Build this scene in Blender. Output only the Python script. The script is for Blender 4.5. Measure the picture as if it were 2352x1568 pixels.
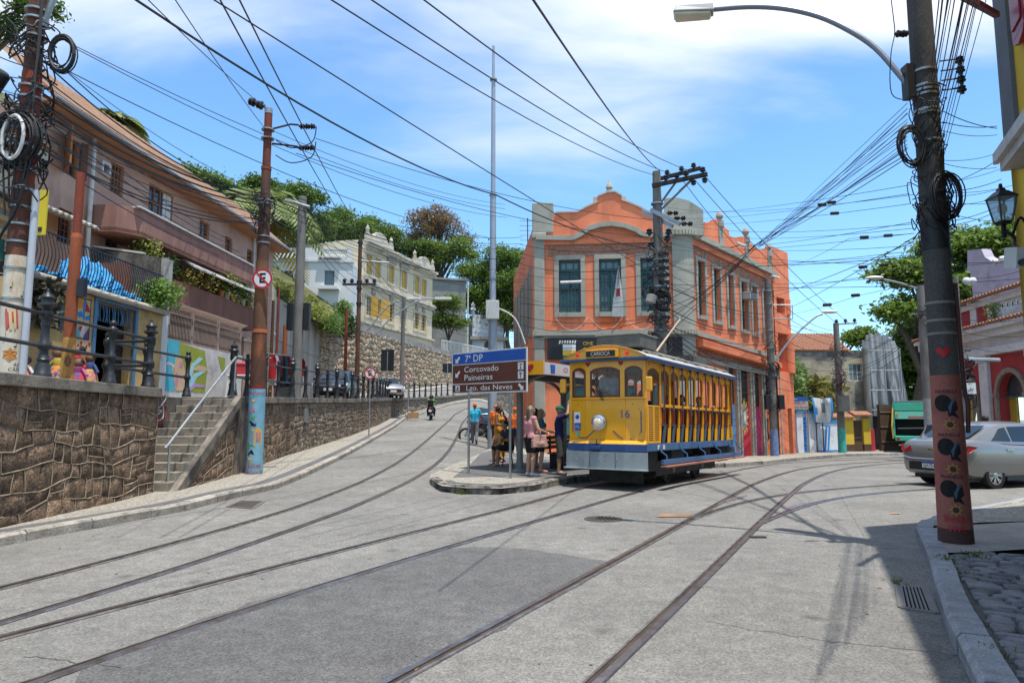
import bpy,bmesh,math,random
import numpy as np
from mathutils import Vector,Matrix
for _o in list(bpy.data.objects):bpy.data.objects.remove(_o)
random.seed(7);np.random.seed(7)
def lin(a,b,n):return[a+(b-a)*i/(n-1)for i in range(n)]
SC=bpy.context.scene;COL=SC.collection;R=math.radians;PI=math.pi
# camera
EYE=1.6;FPX=1568.0;PITCH=R(6.22)
cam=bpy.data.cameras.new('camera');cam.sensor_fit='HORIZONTAL';cam.sensor_width=36.0;cam.lens=24.0
cam.clip_start=0.05;cam.clip_end=3000
co=bpy.data.objects.new('camera',cam);COL.objects.link(co)
co.location=(0,0,EYE);co.rotation_euler=(PI/2+PITCH,0,0);SC.camera=co
# sky, sun, exposure
SUN_EL=R(77);SHADOW=Vector((-0.62,0.785))
W=bpy.data.worlds.new('World');SC.world=W;W.use_nodes=True
nt=W.node_tree;nt.nodes.clear()
def N(t,**k):
 n=nt.nodes.new(t)
 for a,b in k.items():setattr(n,a,b)
 return n
sky=N('ShaderNodeTexSky');sky.sky_type='NISHITA';sky.sun_disc=False
sky.sun_elevation=SUN_EL;sky.sun_rotation=math.atan2(-SHADOW.x,-SHADOW.y)
sky.altitude=0;sky.air_density=1.0;sky.dust_density=0.4;sky.ozone_density=1.5
tc=N('ShaderNodeTexCoord');sep=N('ShaderNodeSeparateXYZ');nt.links.new(tc.outputs['Generated'],sep.inputs[0])
def MA(op,a,b=None,c=None,clamp=False):
 n=N('ShaderNodeMath');n.operation=op;n.use_clamp=clamp
 for i,q in enumerate((a,b,c)):
  if q is None:continue
  if hasattr(q,'links')or hasattr(q,'is_linked'):nt.links.new(q,n.inputs[i])
  else:n.inputs[i].default_value=q
 return n.outputs[0]
zc=MA('ADD',MA('MAXIMUM',sep.outputs[2],0.0),0.22)
cx=MA('DIVIDE',sep.outputs[0],zc);cy=MA('DIVIDE',sep.outputs[1],zc)
cmb=N('ShaderNodeCombineXYZ');nt.links.new(cx,cmb.inputs[0]);nt.links.new(cy,cmb.inputs[1])
mp=N('ShaderNodeMapping');mp.inputs['Rotation'].default_value=(0,0,R(-24));mp.inputs['Scale'].default_value=(0.8,1.7,1);mp.inputs['Location'].default_value=(3.35,1.15,0)
nt.links.new(cmb.outputs[0],mp.inputs[0])
n1=N('ShaderNodeTexNoise');n1.inputs['Scale'].default_value=1.05;n1.inputs['Detail'].default_value=9;n1.inputs['Roughness'].default_value=0.52;n1.inputs['Distortion'].default_value=0.35
nt.links.new(mp.outputs[0],n1.inputs['Vector'])
elev=MA('MULTIPLY',MA('SUBTRACT',sep.outputs[2],0.36),1.15)
dens=MA('ADD',n1.outputs[0],MA('MINIMUM',elev,0.135))
rmp=N('ShaderNodeValToRGB');rmp.color_ramp.interpolation='EASE'
rmp.color_ramp.elements[0].position=0.47;rmp.color_ramp.elements[0].color=(0,0,0,1)
rmp.color_ramp.elements[1].position=0.86;rmp.color_ramp.elements[1].color=(1,1,1,1)
nt.links.new(dens,rmp.inputs[0])
mx=N('ShaderNodeMixRGB');nt.links.new(rmp.outputs[0],mx.inputs[0])
tint=N('ShaderNodeMixRGB');tint.blend_type='MULTIPLY';tint.inputs[0].default_value=1.0;tint.inputs[2].default_value=(0.80,1.10,1.26,1)
nt.links.new(sky.outputs[0],tint.inputs[1]);nt.links.new(tint.outputs[0],mx.inputs[1])
mx.inputs[2].default_value=(5.6,5.8,6.1,1)
bg=N('ShaderNodeBackground');bg.inputs[1].default_value=0.135;nt.links.new(mx.outputs[0],bg.inputs[0])
out=N('ShaderNodeOutputWorld');nt.links.new(bg.outputs[0],out.inputs[0])
sl=bpy.data.lights.new('sun','SUN');sl.energy=3.9;sl.angle=R(0.55);sl.color=(1.0,0.955,0.89)
so=bpy.data.objects.new('sun',sl);COL.objects.link(so)
_d=Vector((SHADOW.x*math.cos(SUN_EL),SHADOW.y*math.cos(SUN_EL),-math.sin(SUN_EL)))
so.rotation_euler=_d.to_track_quat('-Z','Y').to_euler();so.location=(0,0,40)
vs=SC.view_settings;vs.view_transform='Standard';vs.look='None';vs.gamma=1.0;vs.exposure=0.68;vs.use_curve_mapping=False
SC.cycles.max_bounces=6;SC.cycles.diffuse_bounces=3;SC.cycles.glossy_bounces=3;SC.cycles.transparent_max_bounces=8
SC.cycles.use_denoising=True
# pixels to places
def ray(x,y):
 a=(x-1176)/FPX;b=(784-y)/FPX;c,s=math.cos(PITCH),math.sin(PITCH)
 return Vector((a,c-b*s,s+b*c))
def P(x,y,D):
 d=ray(x,y);return Vector((0,0,EYE))+d*(D/d.y)
def interp(t,xs,ys):
 return float(np.interp(t,xs,ys))
ZLX=(12,16,20,25,30,38,45,52,60,80,120);ZLY=(0,.08,.22,.42,.63,1.0,1.35,1.9,2.7,4.2,6)
def gz(x,y):
 t=min(1,max(0,(x+4)/8));t=t*t*(3-2*t)
 return(1-t)*interp(y,ZLX,ZLY)+t*(-0.025*min(max(0,y-16),60))
def zu(y):
 return interp(y,(8,13,17,30,45,54,62,78,100),(2.1,2.05,2.0,2.27,2.7,3.0,3.4,4.4,6.5))
def G(x,y,dz=0.0):
 d=ray(x,y);e=Vector((0,0,EYE));h=lambda t:(e+d*t).z-gz(d.x*t,d.y*t)-dz
 t=.5
 while h(t)>0 and t<160:t+=.5
 lo,hi=max(0,t-.5),t
 for _ in range(24):
  m=(lo+hi)/2
  if h(m)>0:lo=m
  else:hi=m
 return e+d*hi
# mesh builder
class MB:
 def __init__(s):s.v=[];s.f=[];s.m=[];s.cur=0
 def add(s,vs,fs):
  o=len(s.v);s.v+=[tuple(p)for p in vs];s.f+=[[i+o for i in f]for f in fs];s.m+=[s.cur]*len(fs);return s
 def box(s,x0,x1,y0,y1,z0,z1):
  return s.add([(x0,y0,z0),(x1,y0,z0),(x1,y1,z0),(x0,y1,z0),(x0,y0,z1),(x1,y0,z1),(x1,y1,z1),(x0,y1,z1)],[(0,3,2,1),(4,5,6,7),(0,1,5,4),(1,2,6,5),(2,3,7,6),(3,0,4,7)])
 def hexa(s,b,t):
  return s.add(list(b)+list(t),[(0,3,2,1),(4,5,6,7),(0,1,5,4),(1,2,6,5),(2,3,7,6),(3,0,4,7)])
 def obox(s,c,ax,ay,az):
  c=Vector(c);ax=Vector(ax);ay=Vector(ay);az=Vector(az)
  return s.hexa([c-ax-ay-az,c+ax-ay-az,c+ax+ay-az,c-ax+ay-az],[c-ax-ay+az,c+ax-ay+az,c+ax+ay+az,c-ax+ay+az])
 def bar(s,a,b,w,h,up=(0,0,1)):
  a=Vector(a);b=Vector(b);d=(b-a);L=d.length;d.normalize();up=Vector(up)
  if abs(d.dot(up))>.99:up=Vector((0,1,0))
  sx=d.cross(up).normalized();uz=sx.cross(d).normalized()
  return s.obox((a+b)/2,d*(L/2),sx*(w/2),uz*(h/2))
 def tube(s,pts,r,n=8,cap=True):
  pts=[Vector(p)for p in pts];k=len(pts);rs=r if isinstance(r,(list,tuple))else[r]*k
  o=len(s.v);ref=None
  for i,p in enumerate(pts):
   t=(pts[min(i+1,k-1)]-pts[max(i-1,0)]).normalized()
   if ref is None:ref=t.orthogonal().normalized()
   ref=(ref-t*ref.dot(t));ref=ref.normalized()if ref.length>1e-6 else t.orthogonal().normalized()
   b=t.cross(ref)
   for j in range(n):
    a=2*PI*j/n;s.v.append(tuple(p+(ref*math.cos(a)+b*math.sin(a))*rs[i]))
  for i in range(k-1):
   for j in range(n):
    s.f.append([o+i*n+j,o+i*n+(j+1)%n,o+(i+1)*n+(j+1)%n,o+(i+1)*n+j]);s.m.append(s.cur)
  if cap:
   s.f.append([o+j for j in range(n)][::-1]);s.m.append(s.cur);s.f.append([o+(k-1)*n+j for j in range(n)]);s.m.append(s.cur)
  return s
 def lathe(s,c,prof,n=14,ax=None,sx=1,sy=1):
  c=Vector(c);w=Vector(ax if ax else(0,0,1)).normalized();u=w.orthogonal().normalized()
  if abs(w.z)>.99:u=Vector((1,0,0))
  v=w.cross(u);o=len(s.v);k=len(prof)
  for r,h in prof:
   for j in range(n):
    a=2*PI*j/n;s.v.append(tuple(c+w*h+u*(r*sx*math.cos(a))+v*(r*sy*math.sin(a))))
  for i in range(k-1):
   for j in range(n):
    s.f.append([o+i*n+j,o+i*n+(j+1)%n,o+(i+1)*n+(j+1)%n,o+(i+1)*n+j]);s.m.append(s.cur)
  s.f.append([o+j for j in range(n)][::-1]);s.m.append(s.cur);s.f.append([o+(k-1)*n+j for j in range(n)]);s.m.append(s.cur)
  return s
 def ball(s,c,rx,ry=None,rz=None,n=10,m=6):
  ry=rx if ry is None else ry;rz=rx if rz is None else rz;c=Vector(c);o=len(s.v)
  for i in range(1,m):
   p=PI*i/m
   for j in range(n):
    a=2*PI*j/n;s.v.append((c.x+rx*math.sin(p)*math.cos(a),c.y+ry*math.sin(p)*math.sin(a),c.z-rz*math.cos(p)))
  s.v.append((c.x,c.y,c.z-rz));s.v.append((c.x,c.y,c.z+rz));b=o+(m-1)*n
  for i in range(m-2):
   for j in range(n):
    s.f.append([o+i*n+j,o+i*n+(j+1)%n,o+(i+1)*n+(j+1)%n,o+(i+1)*n+j]);s.m.append(s.cur)
  for j in range(n):
   s.f.append([b,o+(j+1)%n,o+j]);s.f.append([b+1,o+(m-2)*n+j,o+(m-2)*n+(j+1)%n]);s.m+=[s.cur]*2
  return s
 def cone(s,a,b,ra,rb,n=10):
  a=Vector(a);b=Vector(b)
  s.ball(a,ra,n=n,m=6);s.ball(b,rb,n=n,m=6)
  if(b-a).length>1e-4:s.tube([a,b],[ra,rb],n)
  return s
 def prism(s,pts,ext):
  pts=[Vector(p)for p in pts];e=Vector(ext);k=len(pts)
  return s.add(pts+[p+e for p in pts],[list(range(k))[::-1],list(range(k,2*k))]+[(i,(i+1)%k,k+(i+1)%k,k+i)for i in range(k)])
 def quad(s,a,b,c,d):return s.add([a,b,c,d],[(0,1,2,3)])
 def build(s,name,mats,parent=None,smooth=False,bevel=0,sharp=0.7):
  me=bpy.data.meshes.new(name);me.from_pydata(s.v,[],s.f)
  if not isinstance(mats,(list,tuple)):mats=[mats]
  for m in mats:me.materials.append(m)
  if len(mats)>1:me.polygons.foreach_set('material_index',s.m)
  return finish(name,me,parent,smooth,bevel,sharp)
WORLDP=set()
def finish(name,me,parent=None,smooth=False,bevel=0,sharp=0.7,fixn=True):
 if fixn and len(me.polygons)<60000:
  bm=bmesh.new();bm.from_mesh(me);bmesh.ops.recalc_face_normals(bm,faces=bm.faces);bm.to_mesh(me);bm.free()
 if smooth:
  me.polygons.foreach_set('use_smooth',[True]*len(me.polygons));me.set_sharp_from_angle(angle=sharp)
 me.update();o=bpy.data.objects.new(name,me);COL.objects.link(o)
 if bevel:
  b=o.modifiers.new('bevel','BEVEL');b.width=bevel;b.segments=2;b.limit_method='ANGLE';b.angle_limit=R(40)
 if parent is not None:attach(o,parent)
 return o
def attach(o,parent):
 o.parent=parent
 if parent.name in WORLDP:o.matrix_parent_inverse=Matrix.Translation(-Vector(parent.location))
def tag(o,label=None,cat=None,group=None,kind=None):
 if label:o['label']=label
 if cat:o['category']=cat
 if group:o['group']=group
 if kind:o['kind']=kind
 return o
def thing(name,label,cat,loc=(0,0,0),rz=0,group=None,world=False):
 o=bpy.data.objects.new(name,None);COL.objects.link(o);o.empty_display_size=.2
 o.location=loc;o.rotation_euler=(0,0,rz)
 if world:WORLDP.add(o.name)
 return tag(o,label,cat,group)
def copy_tree(o,parent=None):
 c=o.copy();COL.objects.link(c);c.parent=parent
 if o.name in WORLDP:WORLDP.add(c.name)
 for ch in o.children:copy_tree(ch,c)
 return c
def npmesh(name,v,q,mats,parent=None,smooth=False,midx=None):
 me=bpy.data.meshes.new(name);v=np.asarray(v,np.float32);q=np.asarray(q,np.int32);k=q.shape[1]
 me.vertices.add(len(v));me.vertices.foreach_set('co',v.ravel())
 me.loops.add(q.size);me.loops.foreach_set('vertex_index',q.ravel())
 me.polygons.add(len(q));me.polygons.foreach_set('loop_start',np.arange(0,q.size,k,dtype=np.int32))
 try:me.polygons.foreach_set('loop_total',np.full(len(q),k,np.int32))
 except Exception:pass
 for m in(mats if isinstance(mats,(list,tuple))else[mats]):me.materials.append(m)
 if midx is not None:me.polygons.foreach_set('material_index',np.asarray(midx,np.int32))
 me.update(calc_edges=True);me.validate()
 return finish(name,me,parent,smooth,fixn=False)
TMPS=bpy.data.scenes.new('workbench')
def bake(o,*others):
 for q in(o,)+others:TMPS.collection.objects.link(q)
 vl=TMPS.view_layers[0];vl.update();dg=vl.depsgraph;me=bpy.data.meshes.new_from_object(o.evaluated_get(dg),depsgraph=dg)
 for q in(o,)+others:TMPS.collection.objects.unlink(q)
 return me
def text(name,body,size,mat,origin,ux,uz,parent=None,ext=0.002,align='CENTER',width=None,font_bold=0.0):
 key=(body,align)
 c=bpy.data.curves.new('lettering','FONT');c.body=body;c.size=1.0;c.align_x=align;c.align_y='CENTER';c.extrude=0.0;c.offset=font_bold;c.resolution_u=3
 o=bpy.data.objects.new('lettering',c)
 me=bake(o)
 bpy.data.objects.remove(o);bpy.data.curves.remove(c)
 ux=Vector(ux).normalized();uz=Vector(uz).normalized();nn=ux.cross(uz)
 xs=[v.co.x for v in me.vertices]or[0,1];sx=size if width is None else width/(max(xs)-min(xs)+1e-6)
 og=Vector(origin)
 for v in me.vertices:v.co=og+ux*(v.co.x*sx)+uz*(v.co.y*size)+nn*ext
 me.materials.clear();me.materials.append(mat);me.name=name
 return finish(name,me,parent,fixn=False)
# materials
_mc={}
def mat(name,c,rough=.8,var=.18,scale=3.0,c2=None,bump=0.0,bscale=30.0,metal=0.0,spec=.3,stretch=None,fine=.10,fscale=45.0,rnd=0.0,lo=.38,hi=.66,stain=None,sscale=.8,slo=.52,shi=.7,sstretch=None,emit=None,alpha=1.0,trans=0.0,coat=0.0,bdist=.02):
 if name in _mc:return _mc[name]
 m=bpy.data.materials.new(name);m.use_nodes=True;t=m.node_tree;b=t.nodes['Principled BSDF']
 b.inputs['Roughness'].default_value=rough;b.inputs['Metallic'].default_value=metal;b.inputs['Specular IOR Level'].default_value=spec
 b.inputs['Alpha'].default_value=alpha;b.inputs['Transmission Weight'].default_value=trans;b.inputs['Coat Weight'].default_value=coat
 L=t.links.new
 c=tuple(c)+(1,);c2=tuple(c2)+(1,)if c2 else tuple(max(0,q*(1-var))for q in c[:3])+(1,)
 tc=t.nodes.new('ShaderNodeTexCoord');mp=t.nodes.new('ShaderNodeMapping');L(tc.outputs['Object'],mp.inputs[0])
 if stretch:mp.inputs['Scale'].default_value=stretch
 def noise(sc,vec,det=6,ro=.6):
  n=t.nodes.new('ShaderNodeTexNoise');n.inputs['Scale'].default_value=sc;n.inputs['Detail'].default_value=det;n.inputs['Roughness'].default_value=ro;L(vec,n.inputs['Vector']);return n.outputs[0]
 def ramp(src,a,z):
  r=t.nodes.new('ShaderNodeMapRange');r.inputs[1].default_value=a;r.inputs[2].default_value=z;L(src,r.inputs[0]);return r.outputs[0]
 def mixc(f,a,b_,mode='MIX'):
  x=t.nodes.new('ShaderNodeMixRGB');x.blend_type=mode
  if hasattr(f,'is_linked'):L(f,x.inputs[0])
  else:x.inputs[0].default_value=f
  for i,q in((1,a),(2,b_)):
   if hasattr(q,'is_linked'):L(q,x.inputs[i])
   else:x.inputs[i].default_value=q
  return x.outputs[0]
 colr=mixc(ramp(noise(scale,mp.outputs[0]),lo,hi),c,c2)
 if stain:
  mp2=t.nodes.new('ShaderNodeMapping');L(tc.outputs['Object'],mp2.inputs[0]);mp2.inputs['Location'].default_value=(3.7,1.3,8.1)
  if sstretch:mp2.inputs['Scale'].default_value=sstretch
  colr=mixc(ramp(noise(sscale,mp2.outputs[0],8,.65),slo,shi),colr,tuple(stain)+(1,))
 if fine:
  f=noise(fscale,tc.outputs['Object'],3,.7);g=t.nodes.new('ShaderNodeMapRange');g.inputs[3].default_value=1-fine*1.6;g.inputs[4].default_value=1+fine*1.6;g.inputs[1].default_value=.25;g.inputs[2].default_value=.75;L(f,g.inputs[0])
  colr=mixc(1.0,colr,g.outputs[0],'MULTIPLY')
 if rnd:
  oi=t.nodes.new('ShaderNodeObjectInfo');g=t.nodes.new('ShaderNodeMapRange');g.inputs[3].default_value=1-rnd;g.inputs[4].default_value=1+rnd;L(oi.outputs['Random'],g.inputs[0])
  colr=mixc(1.0,colr,g.outputs[0],'MULTIPLY')
 L(colr,b.inputs['Base Color'])
 if emit:
  L(colr,b.inputs['Emission Color']);b.inputs['Emission Strength'].default_value=emit
 if bump:
  bn=t.nodes.new('ShaderNodeBump');bn.inputs['Strength'].default_value=bump;bn.inputs['Distance'].default_value=bdist;L(noise(bscale,mp.outputs[0],5,.65),bn.inputs['Height']);L(bn.outputs[0],b.inputs['Normal'])
 _mc[name]=m;return m
def paint(name,c,rough=.45,**k):
 k.setdefault('var',.10);k.setdefault('fine',.04);k.setdefault('spec',.45);return mat(name,c,rough,**k)
def hx(r,g,b):
 f=lambda q:((q/255+.055)/1.055)**2.4 if q>10 else q/255/12.92
 return(f(r),f(g),f(b))
def glass(name,c=(.02,.03,.035),rough=.06,alpha=1.0):
 return mat(name,c,rough,var=.3,scale=1.5,fine=0,spec=.6,alpha=alpha)
def leafmat(name,c,c2,c3=None):
 if name in _mc:return _mc[name]
 m=bpy.data.materials.new(name);m.use_nodes=True;t=m.node_tree;L=t.links.new;b=t.nodes['Principled BSDF'];b.inputs['Roughness'].default_value=.5;b.inputs['Specular IOR Level'].default_value=.35
 tc=t.nodes.new('ShaderNodeTexCoord');n=t.nodes.new('ShaderNodeTexNoise');n.inputs['Scale'].default_value=.9;n.inputs['Detail'].default_value=5;L(tc.outputs['Object'],n.inputs['Vector'])
 n2=t.nodes.new('ShaderNodeTexNoise');n2.inputs['Scale'].default_value=14;n2.inputs['Detail'].default_value=2;L(tc.outputs['Object'],n2.inputs['Vector'])
 r=t.nodes.new('ShaderNodeValToRGB');r.color_ramp.elements[0].position=.36;r.color_ramp.elements[0].color=tuple(c)+(1,);r.color_ramp.elements[1].position=.64;r.color_ramp.elements[1].color=tuple(c2)+(1,)
 mr=t.nodes.new('ShaderNodeMath');mr.operation='MULTIPLY_ADD';mr.inputs[1].default_value=.6;L(n2.outputs[0],mr.inputs[0]);
 ms=t.nodes.new('ShaderNodeMath');ms.operation='MULTIPLY';ms.inputs[1].default_value=.4;L(n.outputs[0],ms.inputs[0]);L(ms.outputs[0],mr.inputs[2]);L(mr.outputs[0],r.inputs[0])
 L(r.outputs[0],b.inputs['Base Color'])
 tr=t.nodes.new('ShaderNodeBsdfTranslucent');L(r.outputs[0],tr.inputs[0]);mi=t.nodes.new('ShaderNodeMixShader');mi.inputs[0].default_value=.38;L(b.outputs[0],mi.inputs[1]);L(tr.outputs[0],mi.inputs[2])
 L(mi.outputs[0],t.nodes['Material Output'].inputs[0]);_mc[name]=m;return m
# street level
def asphalt(name,c,c2,spots=True):
 if name in _mc:return _mc[name]
 m=mat(name,c,.85,scale=.5,c2=c2,fine=0,bump=.8,bscale=150,bdist=.006,spec=.22,lo=.3,hi=.72,stain=tuple(q*.74 for q in c),sscale=1.3,slo=.56,shi=.80,sstretch=(1,.4,1))
 t=m.node_tree;b=t.nodes['Principled BSDF'];l=b.inputs['Base Color'].links[0];src=l.from_socket;tcn=[n for n in t.nodes if n.type=='TEX_COORD'][0].outputs['Object']
 def mul(col,fac_node,lo,hi,a,z):
  g=t.nodes.new('ShaderNodeMapRange');g.inputs[1].default_value=lo;g.inputs[2].default_value=hi;g.inputs[3].default_value=a;g.inputs[4].default_value=z;t.links.new(fac_node,g.inputs[0])
  x=t.nodes.new('ShaderNodeMixRGB');x.blend_type='MULTIPLY';x.inputs[0].default_value=1;t.links.new(col,x.inputs[1]);t.links.new(g.outputs[0],x.inputs[2]);return x.outputs[0]
 def nz(sc,det,ro=.6):n=t.nodes.new('ShaderNodeTexNoise');n.inputs['Scale'].default_value=sc;n.inputs['Detail'].default_value=det;n.inputs['Roughness'].default_value=ro;t.links.new(tcn,n.inputs['Vector']);return n.outputs[0]
 def vr(sc):n=t.nodes.new('ShaderNodeTexVoronoi');n.inputs['Scale'].default_value=sc;n.inputs['Randomness'].default_value=1;t.links.new(tcn,n.inputs['Vector']);return n
 v=vr(75);src=mul(src,v.outputs['Color'],.0,1,.60,1.36)
 src=mul(src,nz(38,4,.75),.3,.7,.80,1.18);src=mul(src,nz(5,6),.35,.68,.84,1.10);src=mul(src,nz(.33,5,.65),.36,.66,.84,1.10)
 if spots:w=vr(1.1);src=mul(src,w.outputs['Distance'],.02,.13,.62,1.0)
 t.links.new(src,b.inputs['Base Color']);return m
M_ASPH=asphalt('asphalt',(.216,.209,.190),(.174,.168,.155))
M_PATCH=asphalt('asphalt_patch',(.132,.129,.125),(.114,.112,.110))
def gridmesh(name,xs,ys,fz,m):
 xs=np.array(xs);ys=np.array(ys);nx,ny=len(xs),len(ys)
 v=[(x,y,fz(x,y))for y in ys for x in xs]
 q=[(j*nx+i,j*nx+i+1,(j+1)*nx+i+1,(j+1)*nx+i)for j in range(ny-1)for i in range(nx-1)]
 return npmesh(name,v,q,m,smooth=True)
xs=[-400,-120,-40,-20,-12]+list(np.arange(-8,6.01,.25))+list(np.arange(6.5,26,.75))+[30,40,60,120,400]
ys=[-200,-60,-20]+list(np.arange(-8,12,1.0))+list(np.arange(12,60.1,.5))+[62,65,70,75,80,90,100,120,200,500]
tag(gridmesh('street',xs,ys,gz,M_ASPH),'grey worn asphalt street with tram tracks set into it','road',kind='structure')
def sheet(name,pts,m,dz,sub=None):
 bm=bmesh.new();vs=[bm.verts.new((p[0],p[1],0))for p in pts];f=bm.faces.new(vs)
 bmesh.ops.triangulate(bm,faces=[f])
 bmesh.ops.subdivide_edges(bm,edges=bm.edges,cuts=sub or 1,use_grid_fill=True)
 bmesh.ops.triangulate(bm,faces=bm.faces)
 for v in bm.verts:v.co.z=gz(v.co.x,v.co.y)+dz
 me=bpy.data.meshes.new(name);bm.to_mesh(me);bm.free();me.materials.append(m)
 return finish(name,me,None,smooth=True)
_pp=[G(x,y)for x,y in((1010,1262),(1090,1256),(1190,1258),(1290,1272),(1400,1290),(1330,1342),(1180,1428),(1000,1530),(870,1610),(640,1900),(60,1900),(200,1535),(420,1437),(640,1364),(800,1325),(930,1286))]
_q=[]
for a_,b_ in zip(_pp,_pp[1:]+_pp[:1]):
 for i in range(6):_q.append(a_.lerp(b_,i/6)+Vector((random.uniform(-.035,.035),random.uniform(-.035,.035),0)))
_pp=_q
tag(sheet('asphalt_patch',_pp,M_PATCH,.0035),'darker smooth asphalt patch between the two lower tram tracks','road patch',kind='structure')
M_CRACK=mat('crack_fill',(.05,.048,.045),.9)
def strip(mb,pts,w,dz,seg=.6):
 pts=[Vector((p[0],p[1],0))for p in pts];res=[]
 for a,b in zip(pts,pts[1:]):
  n=max(1,int((b-a).length/seg));res+=[a.lerp(b,i/n)for i in range(n)]
 res.append(pts[-1]);vs=[]
 for i,p in enumerate(res):
  t=(res[min(i+1,len(res)-1)]-res[max(i-1,0)]).normalized();s=Vector((-t.y,t.x,0))*(w/2)
  for q in(p+s,p-s):vs.append((q.x,q.y,gz(q.x,q.y)+dz))
 mb.add(vs,[(2*i,2*i+1,2*i+3,2*i+2)for i in range(len(res)-1)])
def wob(a,b,n,amp):
 a=G(*a);b=G(*b);return[a.lerp(b,i/n)+Vector((random.uniform(-amp,amp),random.uniform(-amp,amp),0))for i in range(n+1)]
mb=MB()
for a,b,w in(((1910,1474),(2240,1508),.007),((1430,1195),(1900,1225),.012),((60,1505),(280,1535),.006),((1620,1428),(1910,1474),.006),((950,1098),(1120,1110),.006),((1700,1140),(1960,1200),.006),((1500,1115),(1790,1180),.01)):
 strip(mb,wob(a,b,14,.03),w,.0035,.3)
tag(mb.build('asphalt_crack',M_CRACK),'thin dark cracks running across the asphalt','cracks',kind='structure')
# tram rails
M_RAIL=mat('rail_steel',(.30,.275,.275),.30,metal=.8,c2=(.17,.135,.12),scale=5,spec=.5,fine=.2)
M_GROOVE=mat('rail_groove',(.030,.024,.020),.95,scale=3,c2=(.075,.055,.042))
M_LIP=mat('rail_lip',(.32,.29,.28),.4,metal=.7,c2=(.14,.11,.10),scale=7)
M_RDUST=mat('rail_dust',(.30,.24,.19),.95,scale=6,c2=(.22,.19,.16))
def smooth_pts(pts,n=8):
 pts=[Vector((p[0],p[1],0))for p in pts];out=[]
 for i in range(len(pts)-1):
  p0=pts[max(i-1,0)];p1=pts[i];p2=pts[i+1];p3=pts[min(i+2,len(pts)-1)]
  for k in range(n):
   t=k/n;out.append(.5*((2*p1)+(p2-p0)*t+(2*p0-5*p1+4*p2-p3)*t*t+(3*p1-p0-3*p2+p3)*t*t*t))
 out.append(pts[-1]);return out
def railobj(pix,label,ext=1,post=(),side=1):
 pts=[G(x,y)for x,y in pix];pts=[pts[0]+(pts[0]-pts[1])*1.5]*ext+pts+[Vector(p)for p in post]
 pts=smooth_pts(pts,8);L_=[0]
 for a,b in zip(pts,pts[1:]):L_.append(L_[-1]+(b-a).length)
 n_=max(8,int(L_[-1]/.35));xs_=np.interp(np.linspace(0,L_[-1],n_),L_,[p.x for p in pts]);ys_=np.interp(np.linspace(0,L_[-1],n_),L_,[p.y for p in pts])
 for _ in range(70):xs_[1:-1]=.5*xs_[1:-1]+.25*(xs_[:-2]+xs_[2:]);ys_[1:-1]=.5*ys_[1:-1]+.25*(ys_[:-2]+ys_[2:])
 pts=[Vector((float(a),float(b),0))for a,b in zip(xs_,ys_)];mb=MB();k=len(pts)
 prof=[(-.062,.002),(-.055,.012),(-.002,.013),(.0,.003),(.036,.003),(.038,.010),(.056,.010),(.062,.002)]
 mm=[0,0,1,1,1,2,2]
 for i,p in enumerate(pts):
  t=(pts[min(i+1,k-1)]-pts[max(i-1,0)]).normalized();s=Vector((-t.y,t.x,0))*side
  for o,h in prof:
   q=p+s*o;mb.v.append((q.x,q.y,gz(q.x,q.y)+h+.003))
 m=len(prof)
 for i in range(k-1):
  for j in range(m-1):mb.f.append([i*m+j,i*m+j+1,(i+1)*m+j+1,(i+1)*m+j]);mb.m.append(mm[j])
 return tag(mb.build('tram_rail',[M_RAIL,M_GROOVE,M_LIP],smooth=True,sharp=.3),label,'rail','tram rails in the street')
R1=((0,1354),(284,1285),(548,1207),(736,1146),(843,1102),(930,1052),(990,1003),(1029,968),(1049,948),(1075,937))
R2=((0,1437),(284,1356),(548,1260),(762,1184),(950,1102),(1005,1064),(1029,1038),(1052,998),(1064,968),(1085,948))
R3=((0,1466),(284,1392),(538,1326),(782,1264),(1194,1162),(1297,1134),(1426,1101))
R4=((33,1568),(284,1473),(538,1406),(792,1328),(1194,1207),(1323,1171),(1443,1134),(1512,1118),(1667,1086))
R5=((899,1568),(1194,1409),(1366,1315),(1589,1192),(1701,1128),(1804,1085),(1882,1070),(2010,1061))
R6=((1366,1566),(1572,1373),(1731,1214),(1826,1126),(1899,1085),(1968,1072),(2060,1063))
R7=((1585,1194),(1666,1158),(1744,1138),(1826,1128),(1924,1120),(2156,1110),(2400,1101))
R8=((1749,1201),(1787,1178),(1847,1154),(1933,1134),(2156,1121),(2400,1113))
railobj(R1,'outer rail of the track climbing the side street beside the stone wall',side=-1)
railobj(R2,'inner rail of the track climbing the side street, nearer the traffic island')
railobj(R3,'rail running under the island side of the yellow tram',post=((6.2,24.2,0),(11,30,0),(18,34.5,0),(26,36,0)),side=-1)
railobj(R4,'rail running under the open side of the yellow tram',post=((11.2,28.3,0),(18,33,0),(26,34.5,0)))
railobj(R5,'rail of the free track on the side next to the dark patch',post=((24,35,0),),side=-1)
railobj(R6,'rail of the free track with dusty groove, farther from the dark patch',post=((26,34,0),))
railobj(R7,'branch rail curving off toward the silver car, the one crossing the other rail',ext=0,side=-1)
railobj(R8,'branch rail curving off toward the silver car, outer one of the pair',ext=0)
for base,n,dx,dy,lb in(((1650,1160),7,9,-2.2,'steel grid bars in the rail fork nearer the yellow tram'),((1800,1176),8,7,-2.0,'steel grid bars in the rail fork nearer the kerb')):
 t=thing('switch_plate',lb,'rail plate',G(*base),world=True)
 for i in range(n):a=G(base[0]+dx*i,base[1]+dy*i-2);b=G(base[0]+dx*i+16-i,base[1]+dy*i-13+i*.6);MB().bar(a+Vector((0,0,.006)),b+Vector((0,0,.006)),.03,.006).build('bar',mat('switch_steel',(.23,.19,.20),.5,metal=.5),t)
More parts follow.
